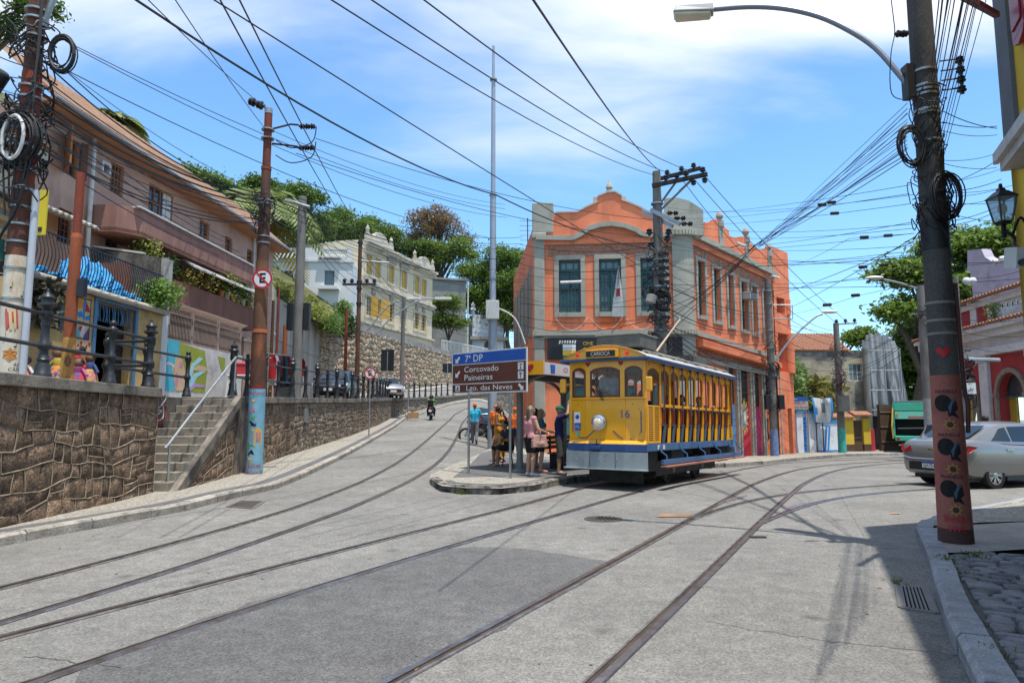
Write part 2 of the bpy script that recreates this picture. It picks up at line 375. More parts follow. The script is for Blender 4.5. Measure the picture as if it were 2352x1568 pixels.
mb=MB();strip(mb,[G(1140+i*56,1700-i*54+4)for i in range(0,9)],.05,.0028)
p=G(1386,1192);th=thing('manhole_cover','round iron manhole cover in the asphalt beside the tram track','manhole',p,world=True)
mb=MB().lathe(p,[(.30,.004),(.30,.010),(.27,.012)],28);mb.build('rim',M_RAIL,th,True)
mb=MB()
for i in range(-4,5):
 for j in range(-4,5):
  if i*i+j*j<17:mb.box(p.x+i*.058-.02,p.x+i*.058+.02,p.y+j*.058-.02,p.y+j*.058+.02,p.z+.011,p.z+.017)
mb.build('tread',mat('iron_dark',(.10,.085,.075),.6,metal=.5),th)
mb=MB();a,b,c,d=[G(x,y,.006)for x,y in((1508,1187),(1584,1187),(1590,1180),(1520,1179))]
mb.prism([a,b,c,d],(0,0,.008));tag(mb.build('utility_cover',mat('rust_plate',(.27,.17,.10),.8,c2=(.17,.11,.07))),'rusty rectangular cover plate beside the rail of the free track','cover plate')
mb=MB();p=G(1741,1234);mb.box(p.x-.10,p.x+.10,p.y-.05,p.y+.05,p.z+.002,p.z+.02);tag(mb.build('rail_box',mat('iron_dark',(.1,.1,.1))),'small dark iron box lid on the road beside the rail','cover plate')
def drain(pix,label,n):
 q=[G(x,y,.004)for x,y in pix];c=sum(q,Vector())/4;t=thing('storm_drain',label,'drain',c,world=True)
 mb=MB()
 for i in range(4):mb.bar(q[i],q[(i+1)%4],.05,.02)
 mb.build('frame',mat('iron_frame',(.20,.175,.155),.6,metal=.3),t)
 MB().quad(*[p+Vector((0,0,-.001))for p in q]).build('pit',mat('pit_dark',(.012,.011,.010),.95),t)
 for i in range(1,n):
  MB().bar(q[0].lerp(q[1],i/n)+Vector((0,0,.006)),q[3].lerp(q[2],i/n)+Vector((0,0,.006)),.016,.016).build('grate_bar',mat('iron_frame',()),t)
 return t
drain(((522,1163),(580,1168),(606,1151),(552,1150)),'iron storm drain grate by the left kerb below the blue painted pole',9)
drain(((2070,1395),(2150,1408),(2125,1350),(2062,1345)),'iron storm drain grate in the shade by the granite kerb',8)
mb=MB()
for i in range(70):
 x=random.uniform(-5.5,4.5);y=random.uniform(4.5,15);z=gz(x,y)+.006;s=random.uniform(.012,.035);a=random.uniform(0,6.3)
 mb.add([(x+s*math.cos(a),y+s*math.sin(a),z),(x-s*.5*math.sin(a),y+s*.5*math.cos(a),z+.006),(x-s*math.cos(a),y-s*math.sin(a),z),(x+s*.5*math.sin(a),y-s*.5*math.cos(a),z+.004)],[(0,1,2,3)])
tag(mb.build('fallen_leaf_litter',mat('dry_leaf',(.28,.17,.08),.9,c2=(.16,.13,.05))),'tiny dry leaves and litter scattered on the asphalt','litter',kind='stuff')
mb=MB();q=G(2058,1180);mb.add([q+Vector(o)for o in((-.12,0,.01),(-.02,.05,.02),(.1,.02,.012),(.02,-.04,.018))],[(0,1,2,3)])
tag(mb.build('fallen_leaf',mat('fallen_red',(.45,.2,.1))),'single large fallen reddish leaf on the road','leaf')
# pavements and kerbs
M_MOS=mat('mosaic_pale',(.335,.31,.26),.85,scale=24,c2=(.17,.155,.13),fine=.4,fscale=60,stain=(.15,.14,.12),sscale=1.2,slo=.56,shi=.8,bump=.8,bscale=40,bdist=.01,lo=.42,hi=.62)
M_MOSD=mat('mosaic_dark_and_shadow',(.13,.128,.125),.85,scale=22,c2=(.08,.08,.08),fine=.3,fscale=55,bump=.8,bscale=40,bdist=.01)
M_KERB=mat('kerb_granite',(.36,.325,.275),.85,scale=5,c2=(.22,.20,.17),fine=.25,fscale=60,bump=.7,bscale=25,rnd=.14,stain=(.09,.08,.07),sscale=3,slo=.56,shi=.72)
M_GRAN=mat('granite_blue',(.30,.31,.33),.8,scale=8,c2=(.21,.215,.225),fine=.3,fscale=90,bump=.6,bscale=35,rnd=.1)
def pave(name,pts,m,dz,label):
 o=sheet(name,pts,m,dz,3);return tag(o,label,'pavement',kind='structure')
def seg_points(path,step):
 path=[Vector((p[0],p[1],0))for p in path];out=[];carry=0
 for a,b in zip(path,path[1:]):
  L=(b-a).length;d=carry
  while d<L:out.append(a.lerp(b,d/L));d+=step*random.uniform(.8,1.2)
  carry=d-L
 out.append(path[-1]);return out
def kerb(path,parent,m,w,h,inward,step,name='kerb_stone',limit=400):
 """individual kerb stones along a path; inward = +1 when the pavement is left of the path"""
 pts=seg_points(path,step)
 for i in range(min(len(pts)-1,limit)):
  a,b=pts[i],pts[i+1];t=(b-a);L=t.length
  if L<.15:continue
  t.normalize();n=Vector((-t.y,t.x,0))*inward;a2=a+t*.008;b2=b-t*.008;j=random.uniform(-.006,.006)
  hh=h+j;r=random.uniform(-.004,.004);e=Vector((0,0,1))
  def q(p,off,z):
   p=p+n*(off+r);return Vector((p.x,p.y,gz(p.x,p.y)+z))
  mb=MB();sec=[(0,-.1),(.0,hh*.78),(.03,hh),(w,hh),(w,-.1)]
  A=[q(a2,o,z)for o,z in sec];Mid=[q(a2.lerp(b2,.5),o+random.uniform(-.006,.006),z+random.uniform(-.005,.004))for o,z in sec];B=[q(b2,o,z)for o,z in sec]
  mb.add(A+Mid+B,[(0,1,2,3,4),(14,13,12,11,10)]+[(s*5+k,s*5+k+5,s*5+(k+1)%5+5,s*5+(k+1)%5)for s in(0,1)for k in range(5)])
  o=mb.build(name,m,parent)
KL=[(-6.42,7.9),(-6.35,8.6)]+[tuple(G(x,y)[:2])for x,y in((150,1225),(290,1200),(430,1172),(540,1143))]+[(-5.02,14.6),(-5.05,16.5),(-5.2,20),(-5.5,25),(-5.85,30),(-6.4,38),(-7.0,45),(-6.3,52),(-5.2,58),(-3.6,64),(0,76),(4,86)]
WL=[(-6.55,6.0),(-6.75,9),(-6.83,13.2),(-6.6,15.6),(-6.6,16.5),(-6.9,21),(-6.95,26),(-7.0,30),(-7.35,38),(-7.9,45),(-7.0,52),(-5.9,58),(-4.3,64),(-.8,77),(3,88)]
Kw=[Vector(p)for p in KL]
inner=[(-6.5,7.9),(-6.9,9),(-6.95,13.2)]+[(p[0]-.1,p[1])for p in WL[3:]]
def yline(path):
 xs=[p[0]for p in path];ysl=[p[1]for p in path];return lambda y:interp(y,ysl,xs)
fk=yline(KL);fw=yline([(p[0]-.06,p[1])for p in WL])
def band(name,f0,f1,y0,y1,dz,m,label,step=.4,nx=3):
 mb=MB();ysl=list(np.arange(y0,y1,step))+[y1]
 for y in ysl:
  for i in range(nx+1):
   x=f0(y)+(f1(y)-f0(y))*i/nx;mb.v.append((x,y,gz(x,y)+dz))
 k=nx+1
 for j in range(len(ysl)-1):
  for i in range(nx):mb.f.append([j*k+i,j*k+i+1,(j+1)*k+i+1,(j+1)*k+i]);mb.m.append(0)
 return tag(mb.build(name,m,smooth=True),label,'pavement',kind='structure')
pl=band('pavement_left',fw,lambda y:fk(y)-.05,7.9,86,.135,M_MOS,'narrow pale mosaic pavement along the foot of the stone wall')
band('pavement_border',lambda y:fk(y)-.42,lambda y:fk(y)-.16,8.9,60,.1385,M_MOSD,'dark mosaic border strip beside the left kerb',nx=1)
kerb(KL,pl,M_KERB,.16,.14,1,.95)
TD=Vector((.54,.842)).normalized();TN=Vector((-TD.y,TD.x))
TF=Vector((2.04,15.12))
def tr(u,v):p=TF+TD*u+TN*v;return(p.x,p.y)
isl_front=[tuple(G(x,y,0)[:2])for x,y in((1002,1123),(1016,1130),(1070,1135),(1150,1136),(1225,1128),(1275,1116))]
ISL=[(-1.85,15.75)]+isl_front+[tr(.0,1.25),tr(1.0,1.2),tr(4,1.2),tr(7.5,1.25),(7.6,24.6),(9.6,26.6),(13.5,31.6),(17.5,36.2),(26,39.5)]
islL=[(-1.85,15.75),(-1.95,16.5),(-1.65,19),(-1.15,23),(-.7,28),(-.5,36),(-.3,50)]
poly=ISL+[(28,46),(20,44),(2,44)]+islL[::-1][:-1][1:]
isl=pave('pavement_island',poly,M_MOS,.13,'pale mosaic pavement of the tram stop island and corner')
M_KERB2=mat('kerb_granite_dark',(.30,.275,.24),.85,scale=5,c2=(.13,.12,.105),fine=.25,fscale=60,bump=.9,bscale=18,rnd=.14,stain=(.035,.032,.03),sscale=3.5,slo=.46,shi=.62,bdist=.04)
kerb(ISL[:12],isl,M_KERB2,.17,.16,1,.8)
mb=MB();cN=Vector((-.2,18.5,0));strip(mb,[Vector((p[0],p[1],0)).lerp(cN,.14)for p in ISL[1:7]]+[Vector((*tr(.3,1.65),0)),Vector((*tr(1.2,1.6),0))],.16,.1385);tag(mb.build('pavement_border',M_MOSD),'dark mosaic border curving along the island kerb','pavement',kind='structure');kerb(ISL[11:],isl,M_KERB,.17,.145,1,1.1);kerb(islL[:4],isl,M_KERB,.17,.132,-1,1.1)
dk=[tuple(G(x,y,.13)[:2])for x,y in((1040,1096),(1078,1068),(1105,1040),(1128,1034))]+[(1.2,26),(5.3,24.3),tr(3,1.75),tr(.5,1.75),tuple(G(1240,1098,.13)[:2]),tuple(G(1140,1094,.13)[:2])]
pave('painted_shelter_shadow',dk,M_MOSD,.1355,'shadow of the tram shelter painted as a darker field on the island pavement')  # cast shadow of the shelter, painted as a dark sheet over the paving
KR=[(1.5,1.8),(2.58,3.95),(3.45,5.7),(4.4,7.4),(5.35,9.25),(5.75,9.85),(6.5,10.5),(9.4,12.7),(14,15),(20,17)]
RPOLY=KR+[(24,16),(14,3),(8,-6),(-1,-4)]
rp=pave('pavement_right',RPOLY,mat('pavement_bed',(.13,.125,.115),.9,scale=9,c2=(.08,.08,.07),fine=.3),.085,'stone pavement at the street corner beside the yellow building')
kerb(KR[:6],rp,M_GRAN,.19,.15,-1,.85,'kerb_stone');kerb(KR[5:],rp,M_GRAN,.17,.145,-1,.85)
wp=[tuple(G(x,y,.14)[:2])for x,y in((2125,1208),(2140,1186),(2200,1168),(2352,1150),(2560,1138),(2700,1190),(2352,1196),(2250,1199),(2200,1203))]
pave('pavement_mosaic',wp,M_MOS,.14,'sunlit white mosaic pavement at the corner behind the red painted pole')
cp=[tuple(G(x,y,.13)[:2])for x,y in((2135,1214),(2200,1207),(2352,1199),(2600,1190),(2600,1245),(2352,1262),(2250,1268),(2172,1270),(2150,1245))]
pave('pavement_concrete',cp,mat('concrete_flag',(.30,.275,.245),.85,scale=2,c2=(.22,.2,.18),fine=.2,bump=.3),.137,'cement patch round the base of the red painted pole')
M_COB=mat('cobble',(.23,.23,.235),.75,scale=9,c2=(.15,.15,.15),fine=.25,fscale=70,bump=.7,bscale=30,rnd=.3)
kd=Vector((.46,.888));kn=Vector((kd.y,-kd.x));base=Vector((2.2,2.8));cells=[]
y0=0.0
while y0<5.6:
 hgt=random.uniform(.085,.13);x0=.01+random.uniform(0,.05)
 while x0<1.9:
  wd=random.uniform(.12,.30);cells.append((x0,y0,wd,hgt));x0+=wd+.014
 y0+=hgt+.012
def cobmesh(seed):
 rr=random.Random(seed);mb=MB();ring=[]
 for k in range(8):
  a=2*PI*k/8;c,s=math.cos(a),math.sin(a);m=max(abs(c),abs(s));ring.append((c/m*.5*rr.uniform(.88,1),s/m*.5*rr.uniform(.88,1)))
 mb.add([(x,y,-.06)for x,y in ring]+[(x*.97,y*.97,rr.uniform(-.012,-.002))for x,y in ring]+[(x*.62,y*.62,rr.uniform(.002,.012))for x,y in ring]+[(0,0,.012)],[(k,(k+1)%8,8+(k+1)%8,8+k)for k in range(8)]+[(8+k,8+(k+1)%8,16+(k+1)%8,16+k)for k in range(8)]+[(16+k,16+(k+1)%8,24)for k in range(8)])
 o=mb.build('cobble_source',M_COB,smooth=True,sharp=1.2);me=o.data;bpy.data.objects.remove(o);return me
cobs=[cobmesh(i)for i in range(10)]
vis=[]
for x0,y0,wd,hgt in cells:
 c=base+kd*(y0+hgt/2)+kn*(x0+wd/2);dd=ray(0,0)
 pxx=1176+FPX*c.x/c.y if c.y>.5 else 9e9
 if c.y>3.0 and pxx<2500 and c.y<8.4 and c.x<6.6:vis.append((c.length,c,wd,hgt))
vis.sort(key=lambda q:q[0]);stuff=MB();ang=math.atan2(kn.y,kn.x)
for i,(dst,c,wd,hgt)in enumerate(vis):
 me=random.choice(cobs);sc=(wd,hgt,1.0);z=gz(c.x,c.y)+.118+random.uniform(-.006,.006);a=ang+random.uniform(-.05,.05)
 mtx=Matrix.Translation((c.x,c.y,z))@Matrix.Rotation(a,4,'Z')@Matrix.Rotation(random.uniform(-.03,.03),4,'X')@Matrix.Diagonal(sc+(1,))
 if i<300:
  o=bpy.data.objects.new('cobble',me);COL.objects.link(o);o.matrix_world=mtx;o.parent=rp
 else:stuff.add([mtx@v.co for v in me.vertices],[list(p.vertices)for p in me.polygons])
if stuff.v:o=stuff.build('cobble_field',M_COB,rp,True,sharp=1.2);o['kind']='stuff'
def tuft(c,n,h,m,name,label,cat='plant',group=None,spread=.06):
 mb=MB();c=Vector(c)
 for i in range(n):
  a=random.uniform(0,6.3);r=random.uniform(0,spread);b=c+Vector((r*math.cos(a),r*math.sin(a),0));tip=b+Vector((math.cos(a)*h*.5,math.sin(a)*h*.5,h*random.uniform(.5,1)));s=Vector((-math.sin(a),math.cos(a),0))*.006
  mb.add([b-s,b+s,(b+tip)/2+s*.8+Vector((0,0,h*.15)),tip,(b+tip)/2-s*.8+Vector((0,0,h*.15))],[(0,1,2,4),(4,2,3)])
 return tag(mb.build(name,m),label,cat,group,'stuff')
M_GRASS=leafmat('grass',(.07,.11,.02),(.20,.22,.06))
for x,y,dz,n,h,lb in((2175,1285,.13,45,.05,'low weeds in the joint behind the granite kerb near the pole'),(2200,1315,.13,30,.04,'sparse weeds along the first dark cobbles'),(2240,1276,.13,40,.05,'weeds at the edge of the cement patch'),(2058,1338,0,26,.05,'small weeds at the corner of the storm drain in the shade'),(2285,1500,.13,30,.04,'weeds between the dark cobbles close to the kerb')):
 tuft(G(x,y,dz),n,h,M_GRASS,'grass_tuft',lb,'weeds',None,.16)
tuft(G(1060,1134),60,.12,M_GRASS,'grass_tuft','tuft of weeds growing at the kerb of the tram stop island','weeds',None,.12)
# stone wall, stairs, railings
M_STONE=mat('wall_stone',(.25,.165,.105),.9,scale=6,c2=(.075,.052,.036),fine=.55,fscale=38,bump=1.0,bscale=16,rnd=.42,bdist=.05,stain=(.34,.25,.17),sscale=4.5,slo=.54,shi=.72)
M_MORT=mat('wall_mortar',(.37,.30,.21),.95,scale=4,c2=(.22,.175,.125),fine=.25,bump=.5,stain=(.13,.11,.085),sscale=1.2,slo=.56,shi=.72)
M_MBACK=mat('wall_backing',(.16,.125,.09),.95,scale=5,c2=(.09,.07,.052),fine=.3,bump=.8,bscale=20)
M_COPE=mat('coping',(.23,.20,.16),.9,scale=2.5,c2=(.105,.092,.078),fine=.25,bump=.6,bscale=20,stain=(.045,.042,.04),sscale=2.2,slo=.5,shi=.68,sstretch=(1,.7,.5))
fz0=lambda s:gz(s.x,s.y)+.10
def cope_z(y):return zu(y)+.08
class Path:
 def __init__(s,pts):
  s.p=[Vector((q[0],q[1],0))for q in pts];s.l=[0]
  for a,b in zip(s.p,s.p[1:]):s.l.append(s.l[-1]+(b-a).length)
  s.L=s.l[-1]
 def at(s,u):
  for i in range(len(s.p)-1):
   if u<=s.l[i+1]or i==len(s.p)-2:
    t=(u-s.l[i])/(s.l[i+1]-s.l[i]);d=(s.p[i+1]-s.p[i]).normalized();return s.p[i].lerp(s.p[i+1],t),Vector((d.y,-d.x,0))
def stone_cells(u0,u1,z0f,z1f,sw,sh,rs):
 """courses of irregular stones as 4-corner cells in (u, v)"""
 cells=[];nrow=max(2,round((z1f((u0+u1)/2)-z0f((u0+u1)/2))/sh));ph=[rs.uniform(0,6)for _ in range(nrow+1)]
 def rowz(j,u):
  a,b=z0f(u),z1f(u);z=a+(b-a)*j/nrow
  if 0<j<nrow:z+=(b-a)/nrow*(.22*math.sin(u*2.1+ph[j])+.12*math.sin(u*5.3+ph[j]*2))
  return z
 for j in range(nrow):
  u=u0;tl=0
  while u<u1-.02:
   w=sw*rs.uniform(.55,1.5);e=min(u1,u+w);
   if u1-e<sw*.4:e=u1
   tr_=rs.uniform(-.35,.35)*sw*.4 if e<u1 else 0
   cells.append([(u,rowz(j,u)),(e,rowz(j,e)),(e+tr_,rowz(j+1,e+tr_)),(u+tl,rowz(j+1,u+tl))]);u=e;tl=tr_
   if rs.random()<.25 and w>sw*.8:
    c=cells.pop();k=rs.uniform(.35,.65);m0=(c[0][0]+(c[3][0]-c[0][0])*k,c[0][1]+(c[3][1]-c[0][1])*k);m1=(c[1][0]+(c[2][0]-c[1][0])*k,c[1][1]+(c[2][1]-c[1][1])*k)
    cells+=[[c[0],c[1],m1,m0],[m0,m1,c[2],c[3]]]
 return cells
def stone_on(path,cell,mb,rs,bulge=.024,gap=.012):
 cx_=sum(c[0]for c in cell)/4;cz_=sum(c[1]for c in cell)/4
 per=[]
 for k in range(4):
  a,b=cell[k],cell[(k+1)%4];per.append(a);per.append(((a[0]+b[0])/2+rs.uniform(-.02,.02),(a[1]+b[1])/2+rs.uniform(-.02,.02)))
 def pt(u,z,d):p,n=path.at(u);q=p+n*d;return(q.x,q.y,z)
 sc=lambda c,f:(cx_+(c[0]-cx_)*f,cz_+(c[1]-cz_)*f)
 vs=[pt(*sc(c,.97),0)for c in per]+[pt(*sc(c,rs.uniform(.74,.88)),bulge*rs.uniform(.2,1.0))for c in per]+[pt(cx_+rs.uniform(-.03,.03),cz_,bulge*rs.uniform(.6,1.1))]
 mb.add(vs,[(k,(k+1)%8,8+(k+1)%8,8+k)for k in range(8)]+[(8+k,8+(k+1)%8,16)for k in range(8)])
def ridge(path,cell,mb,r):
 def pt(u,z,d):p,n=path.at(u);q=p+n*d;return Vector((q.x,q.y,z))
 for k in((0,1),(1,2)):
  a,b=cell[k[0]],cell[k[1]];m=((a[0]+b[0])/2+random.uniform(-.015,.015),(a[1]+b[1])/2+random.uniform(-.02,.02))
  if random.random()<.2:continue
  mb.tube([pt(*a,.012),pt(*m,.018),pt(*b,.012)],[r*random.uniform(.6,1.1),r*random.uniform(.7,1.3),r*random.uniform(.6,1.1)],5)
wall=thing('stone_retaining_wall','long brown rubble stone retaining wall with dark concrete coping below the iron railing','wall',(-6.8,10,0),world=True)
rs=random.Random(3);nst=0
pA=Path([(-6.50,5.2),(-6.56,6.0),(-6.75,9),(-6.83,13.2)]);pB=Path([(-6.5,13.75),(-6.52,15.6),(-6.6,16.6),(-6.9,21),(-6.95,26),(-7.0,30),(-7.35,38),(-7.9,45),(-7.0,52),(-5.9,58),(-4.3,64),(-.8,77),(3,88)])
def yof(path,u):return path.at(u)[0].y
mort=MB()
STAIR0,STAIR1,SN=13.35,16.35,11
def stair_line(y):return gz(-6.5,y)+.13+(zu(16.5)+.0-gz(-6.5,13.4)-.13)*max(0,min(1,(y-STAIR0)/(STAIR1-STAIR0)))
topA=lambda u:cope_z(yof(pA,u))-.17
topB=lambda u:min(cope_z(yof(pB,u))-.17,stair_line(yof(pB,u))-.02)if yof(pB,u)<16.4 else cope_z(yof(pB,u))-.17
bot=lambda path:(lambda u:gz(*path.at(u)[0][:2])+.02)
backs=MB();solid=MB()
def backing(path,top,u0,u1,step=.35):
 n=max(2,int((u1-u0)/step))
 for i in range(n):
  a,b=u0+(u1-u0)*i/n,u0+(u1-u0)*(i+1)/n;(p,m),(q,k)=path.at(a),path.at(b);za,zb=top(a),top(b);f=Vector
  backs.hexa([f((p.x,p.y,-.5))-m*.5,f((q.x,q.y,-.5))-k*.5,f((q.x,q.y,-.5)),f((p.x,p.y,-.5))],[f((p.x,p.y,za))-m*.5,f((q.x,q.y,zb))-k*.5,f((q.x,q.y,zb)),f((p.x,p.y,za))])
backing(pA,topA,0,pA.L);backing(pB,topB,0,pB.L)
backs.build('wall_core',M_MBACK,wall)
cells=stone_cells(0,pA.L,bot(pA),topA,.38,.27,rs)
for c in cells:
 mb=MB();stone_on(pA,c,mb,rs);mb.build('stone',M_STONE,wall,True,sharp=1.0);nst+=1;ridge(pA,c,mort,.010)
uB1=8.0
def zb_top(u):return max(topB(u),bot(pB)(u)+.05)
cells=stone_cells(0,uB1,bot(pB),zb_top,.40,.28,rs)
for c in cells:
 if nst<298:mb=MB();stone_on(pB,c,mb,rs);mb.build('stone',M_STONE,wall,True,sharp=1.0);nst+=1
 ridge(pB,c,mort,.010)
mb=MB();cells=stone_cells(uB1,34,bot(pB),zb_top,.30,.17,rs)+stone_cells(34,pB.L,bot(pB),zb_top,.5,.3,rs)
M_STONE2=mat('wall_stone_far',(.24,.19,.14),.9,scale=5,c2=(.09,.072,.055),fine=.3,bump=1,bscale=14,stain=(.33,.27,.19),sscale=4,slo=.5,shi=.7)
for c in cells:stone_on(pB,c,mb,rs,.05)
o=mb.build('stone_field',M_STONE2,wall,True,sharp=1.0);o['kind']='stuff'
for c in cells[:260]:ridge(pB,c,mort,.012)
o=mort.build('mortar',M_MORT,wall,True);o['kind']='stuff'
def coping(path,u0,u1,step=1.1,wid=.34,name='coping'):
 n=max(1,round((u1-u0)/step))
 for i in range(n):
  a,b=u0+(u1-u0)*i/n+.004,u0+(u1-u0)*(i+1)/n-.004;(p,m),(q,k)=path.at(a),path.at(b);V3=lambda s,z:Vector((s.x,s.y,z))
  za,zb=cope_z(p.y),cope_z(q.y);mb=MB()
  mb.hexa([V3(p,za-.17)-m*wid,V3(q,zb-.17)-k*wid,V3(q,zb-.17)+k*.09,V3(p,za-.17)+m*.09],[V3(p,za)-m*wid,V3(q,zb)-k*wid,V3(q,zb)+k*.085,V3(p,za)+m*.085])
  mb.build(name,M_COPE,wall,bevel=.012)
coping(pA,0,pA.L+.0,1.5);coping(pB,3.0,26,1.6);coping(pB,26,pB.L,4)
p,n=pB.at(9.1);mb=MB();mb.obox((p.x+n.x*.06,p.y+n.y*.06,1.62),(.0,.19,0),(.02,0,0),(0,0,.23));tag(mb.build('wall_plaque',paint('plaque',(.17,.165,.16),.5)),'grey metal plaque fixed on the stone wall','plaque')
# upper street
M_UP=asphalt('asphalt_upper',(.23,.22,.205),(.19,.185,.175))
fwu=yline([(p.x,p.y)for p in pA.p[:-1]]+[(-6.85,13.3),(-7.75,13.31),(-7.75,16.39),(-6.62,16.4)]+[(p.x,p.y)for p in pB.p[3:]])
mb=MB();yy=[-4,0,4,6,8,10,12,13.28,13.31,14,15,16,16.38,16.41]+list(np.arange(17,89,1.0));xk=[-60,-22,-16,-13,-11,-9.5]
for y in yy:
 x1=fwu(y)-.1 if not(13.3<y<16.4)else-7.75
 for i,x in enumerate(xk+[x1]):
  lift=0 if y<48 else(y-48)*.045*min(1,max(0,(x1-x)/3))
  mb.v.append((min(x,x1-.05*(6-i)),y,zu(max(8,y))+lift))
k=len(xk)+1
for j in range(len(yy)-1):
 for i in range(k-1):mb.f.append([j*k+i,j*k+i+1,(j+1)*k+i+1,(j+1)*k+i]);mb.m.append(0)
tag(mb.build('upper_street',M_UP),'upper street behind the railing along the houses','road',kind='structure')
# stairs
st=thing('stone_stairs','narrow concrete stairs climbing from the pavement through the stone wall','stairs',(-7.1,13.3,.2),world=True)
zb=gz(-6.6,13.4)+.135;zt=zu(16.5);
M_STEP=mat('step_concrete',(.28,.25,.20),.9,scale=3,c2=(.20,.18,.15),fine=.25,bump=.5,stain=(.08,.075,.07),sscale=2.5,slo=.55,shi=.7)
M_STPD=mat('stair_wall',(.13,.115,.10),.9,scale=3,c2=(.06,.055,.05),fine=.3,bump=.7)
dyS=(STAIR1-STAIR0)/SN
for i in range(SN):
 z1=zb+(zt-zb)*(i+1)/SN;MB().box(-7.74,-6.60,STAIR0+i*dyS-.02,STAIR0+(i+1)*dyS,-.2,z1).build('step',M_STEP,st,bevel=.012)
mb=MB();mb.prism([(-6.60,STAIR0-.05,zb-.05),(-6.60,STAIR1,zt+.06),(-6.60,STAIR1,zt-.16),(-6.60,STAIR0+.35,zb-.05)],(.14,0,0));mb.build('stringer',M_COPE,st)
MB().box(-7.95,-7.745,STAIR0-.1,STAIR1+.2,-.2,zt+.02).build('side_wall',M_STPD,st)
MB().box(-7.9,-6.85,STAIR0-.34,STAIR0-.10,-.3,zu(13)+.04).build('end_wall',M_STPD,st)
mb=MB();mb.box(-7.9,-6.5,STAIR1+.0,STAIR1+.5,-.2,zt+.045);mb.build('landing',M_COPE,st,bevel=.012)
mb=MB()
def scrib(mb,o,ux,uz,n,w,h,r,rr,dn):
 pts=[Vector(o)+Vector(ux)*rr.uniform(0,w)+Vector(uz)*rr.uniform(0,h)+Vector(dn)for _ in range(n)]
 mb.tube(smooth3(pts,5),r,4)
def smooth3(pts,n=6):
 pts=[Vector(p)for p in pts];out=[]
 for i in range(len(pts)-1):
  p0=pts[max(i-1,0)];p1=pts[i];p2=pts[i+1];p3=pts[min(i+2,len(pts)-1)]
  for k in range(n):
   t=k/n;out.append(.5*((2*p1)+(p2-p0)*t+(2*p0-5*p1+4*p2-p3)*t*t+(3*p1-p0-3*p2+p3)*t*t*t))
 out.append(pts[-1]);return out
rr=random.Random(5)
for colr,nm in(((.45,.02,.03),'spray_red'),((.6,.58,.55),'spray_white'),((.03,.03,.03),'spray_black')):
 mb=MB();scrib(mb,(-7.742,14.35,1.35),(0,1,0),(0,0,1),14,1.0,.75,.012,rr,(0,0,0));o=mb.build('graffiti',mat(nm,colr,.7,fine=0),st)
M_PIPE=paint('galv_pipe',(.36,.37,.37),.4,metal=.6)
mb=MB();x=-6.66;p0=(x,STAIR0+.08,zb);mb.tube(smooth3([p0,(x,STAIR0+.08,zb+.85),(x,STAIR0+.12,zb+.95),(x,STAIR1-.05,zt+.93),(x,STAIR1+.05,zt+.93),(x,STAIR1+.06,zt+.05)],5),.025,8)
tag(mb.build('stair_handrail',M_PIPE,smooth=True),'bent galvanised pipe handrail beside the stone stairs','handrail')
# cast iron railing
M_IRON=mat('cast_iron',(.026,.028,.031),.42,scale=9,c2=(.018,.019,.021),fine=.12,metal=.2,spec=.5,rnd=.15,stain=(.055,.057,.06),sscale=6,slo=.6,shi=.75)
TALL=[(.125,0),(.125,.05),(.105,.07),(.10,.17),(.085,.20),(.078,.24),(.092,.26),(.078,.28),(.062,.34),(.058,.40),(.085,.42),(.09,.46),(.085,.50),(.062,.53),(.056,.75),(.07,.79),(.058,.82),(.06,.86),(.088,.88),(.092,.93),(.088,.97),(.06,1.0),(.075,1.03),(.125,1.06),(.125,1.085),(.085,1.10),(.075,1.15),(.10,1.17),(.10,1.19),(.06,1.225),(.03,1.25),(.022,1.27),(.025,1.29),(.008,1.32)]
SHORT=[(.105,0),(.105,.05),(.088,.07),(.082,.16),(.065,.19),(.052,.24),(.048,.40),(.075,.42),(.078,.46),(.075,.50),(.05,.53),(.046,.80),(.06,.84),(.075,.88),(.078,.93),(.07,.97),(.04,1.0),(.055,1.03),(.06,1.06),(.04,1.09),(.01,1.11)]
def lathe_mesh(prof,n,nm):
 o=MB().lathe((0,0,0),prof,n).build(nm,M_IRON,smooth=True,sharp=.9);me=o.data;bpy.data.objects.remove(o);return me
ME_T,ME_S=lathe_mesh(TALL,14,'post'),lathe_mesh(SHORT,12,'post');ME_Tl,ME_Sl=lathe_mesh(TALL[::2]+[TALL[-1]],8,'post'),lathe_mesh(SHORT[::2]+[SHORT[-1]],7,'post')
def railing(label,posts,far=False,closed=False):
 """posts: list of (x, y, z, tall)"""
 t=thing('iron_railing',label,'railing',posts[0][:3],world=True,group=None)
 for x,y,z,tall in posts:
  o=bpy.data.objects.new('post',(ME_Tl if tall else ME_Sl)if far else(ME_T if tall else ME_S));COL.objects.link(o);o.location=(x,y,z);attach(o,t)
  o.rotation_euler=(0,0,random.uniform(-.3,.3))
 for h in(.46,.93):
  for a,b in zip(posts,posts[1:]):
   MB().tube([(a[0],a[1],a[2]+h),(b[0],b[1],b[2]+h)],.03 if not far else .026,8 if not far else 5).build('rail',M_IRON,t,True)
 return t
zc_=lambda y:cope_z(y)
def wl(y):return interp(y,[p.y for p in pA.p]+[16.5]+[p.y for p in pB.p[3:]],[p.x for p in pA.p]+[-6.6]+[p.x for p in pB.p[3:]])-.12
railing('cast iron railing on the coping in front of the gift shop',[(wl(y),y,zc_(y),t)for y,t in((6.6,0),(8.2,0),(10.0,1),(11.75,0),(13.05,1))])
railing('cast iron railing round the top of the stone stairs',[(-6.95,13.08,2.1,0),(-7.8,13.1,2.1,0),(-7.85,14.6,2.08,0),(-7.85,16.5,2.06,0)])
ysr=[16.45]+[17.5+i*1.45 for i in range(40)];ysr=[y for y in ysr if y<62]
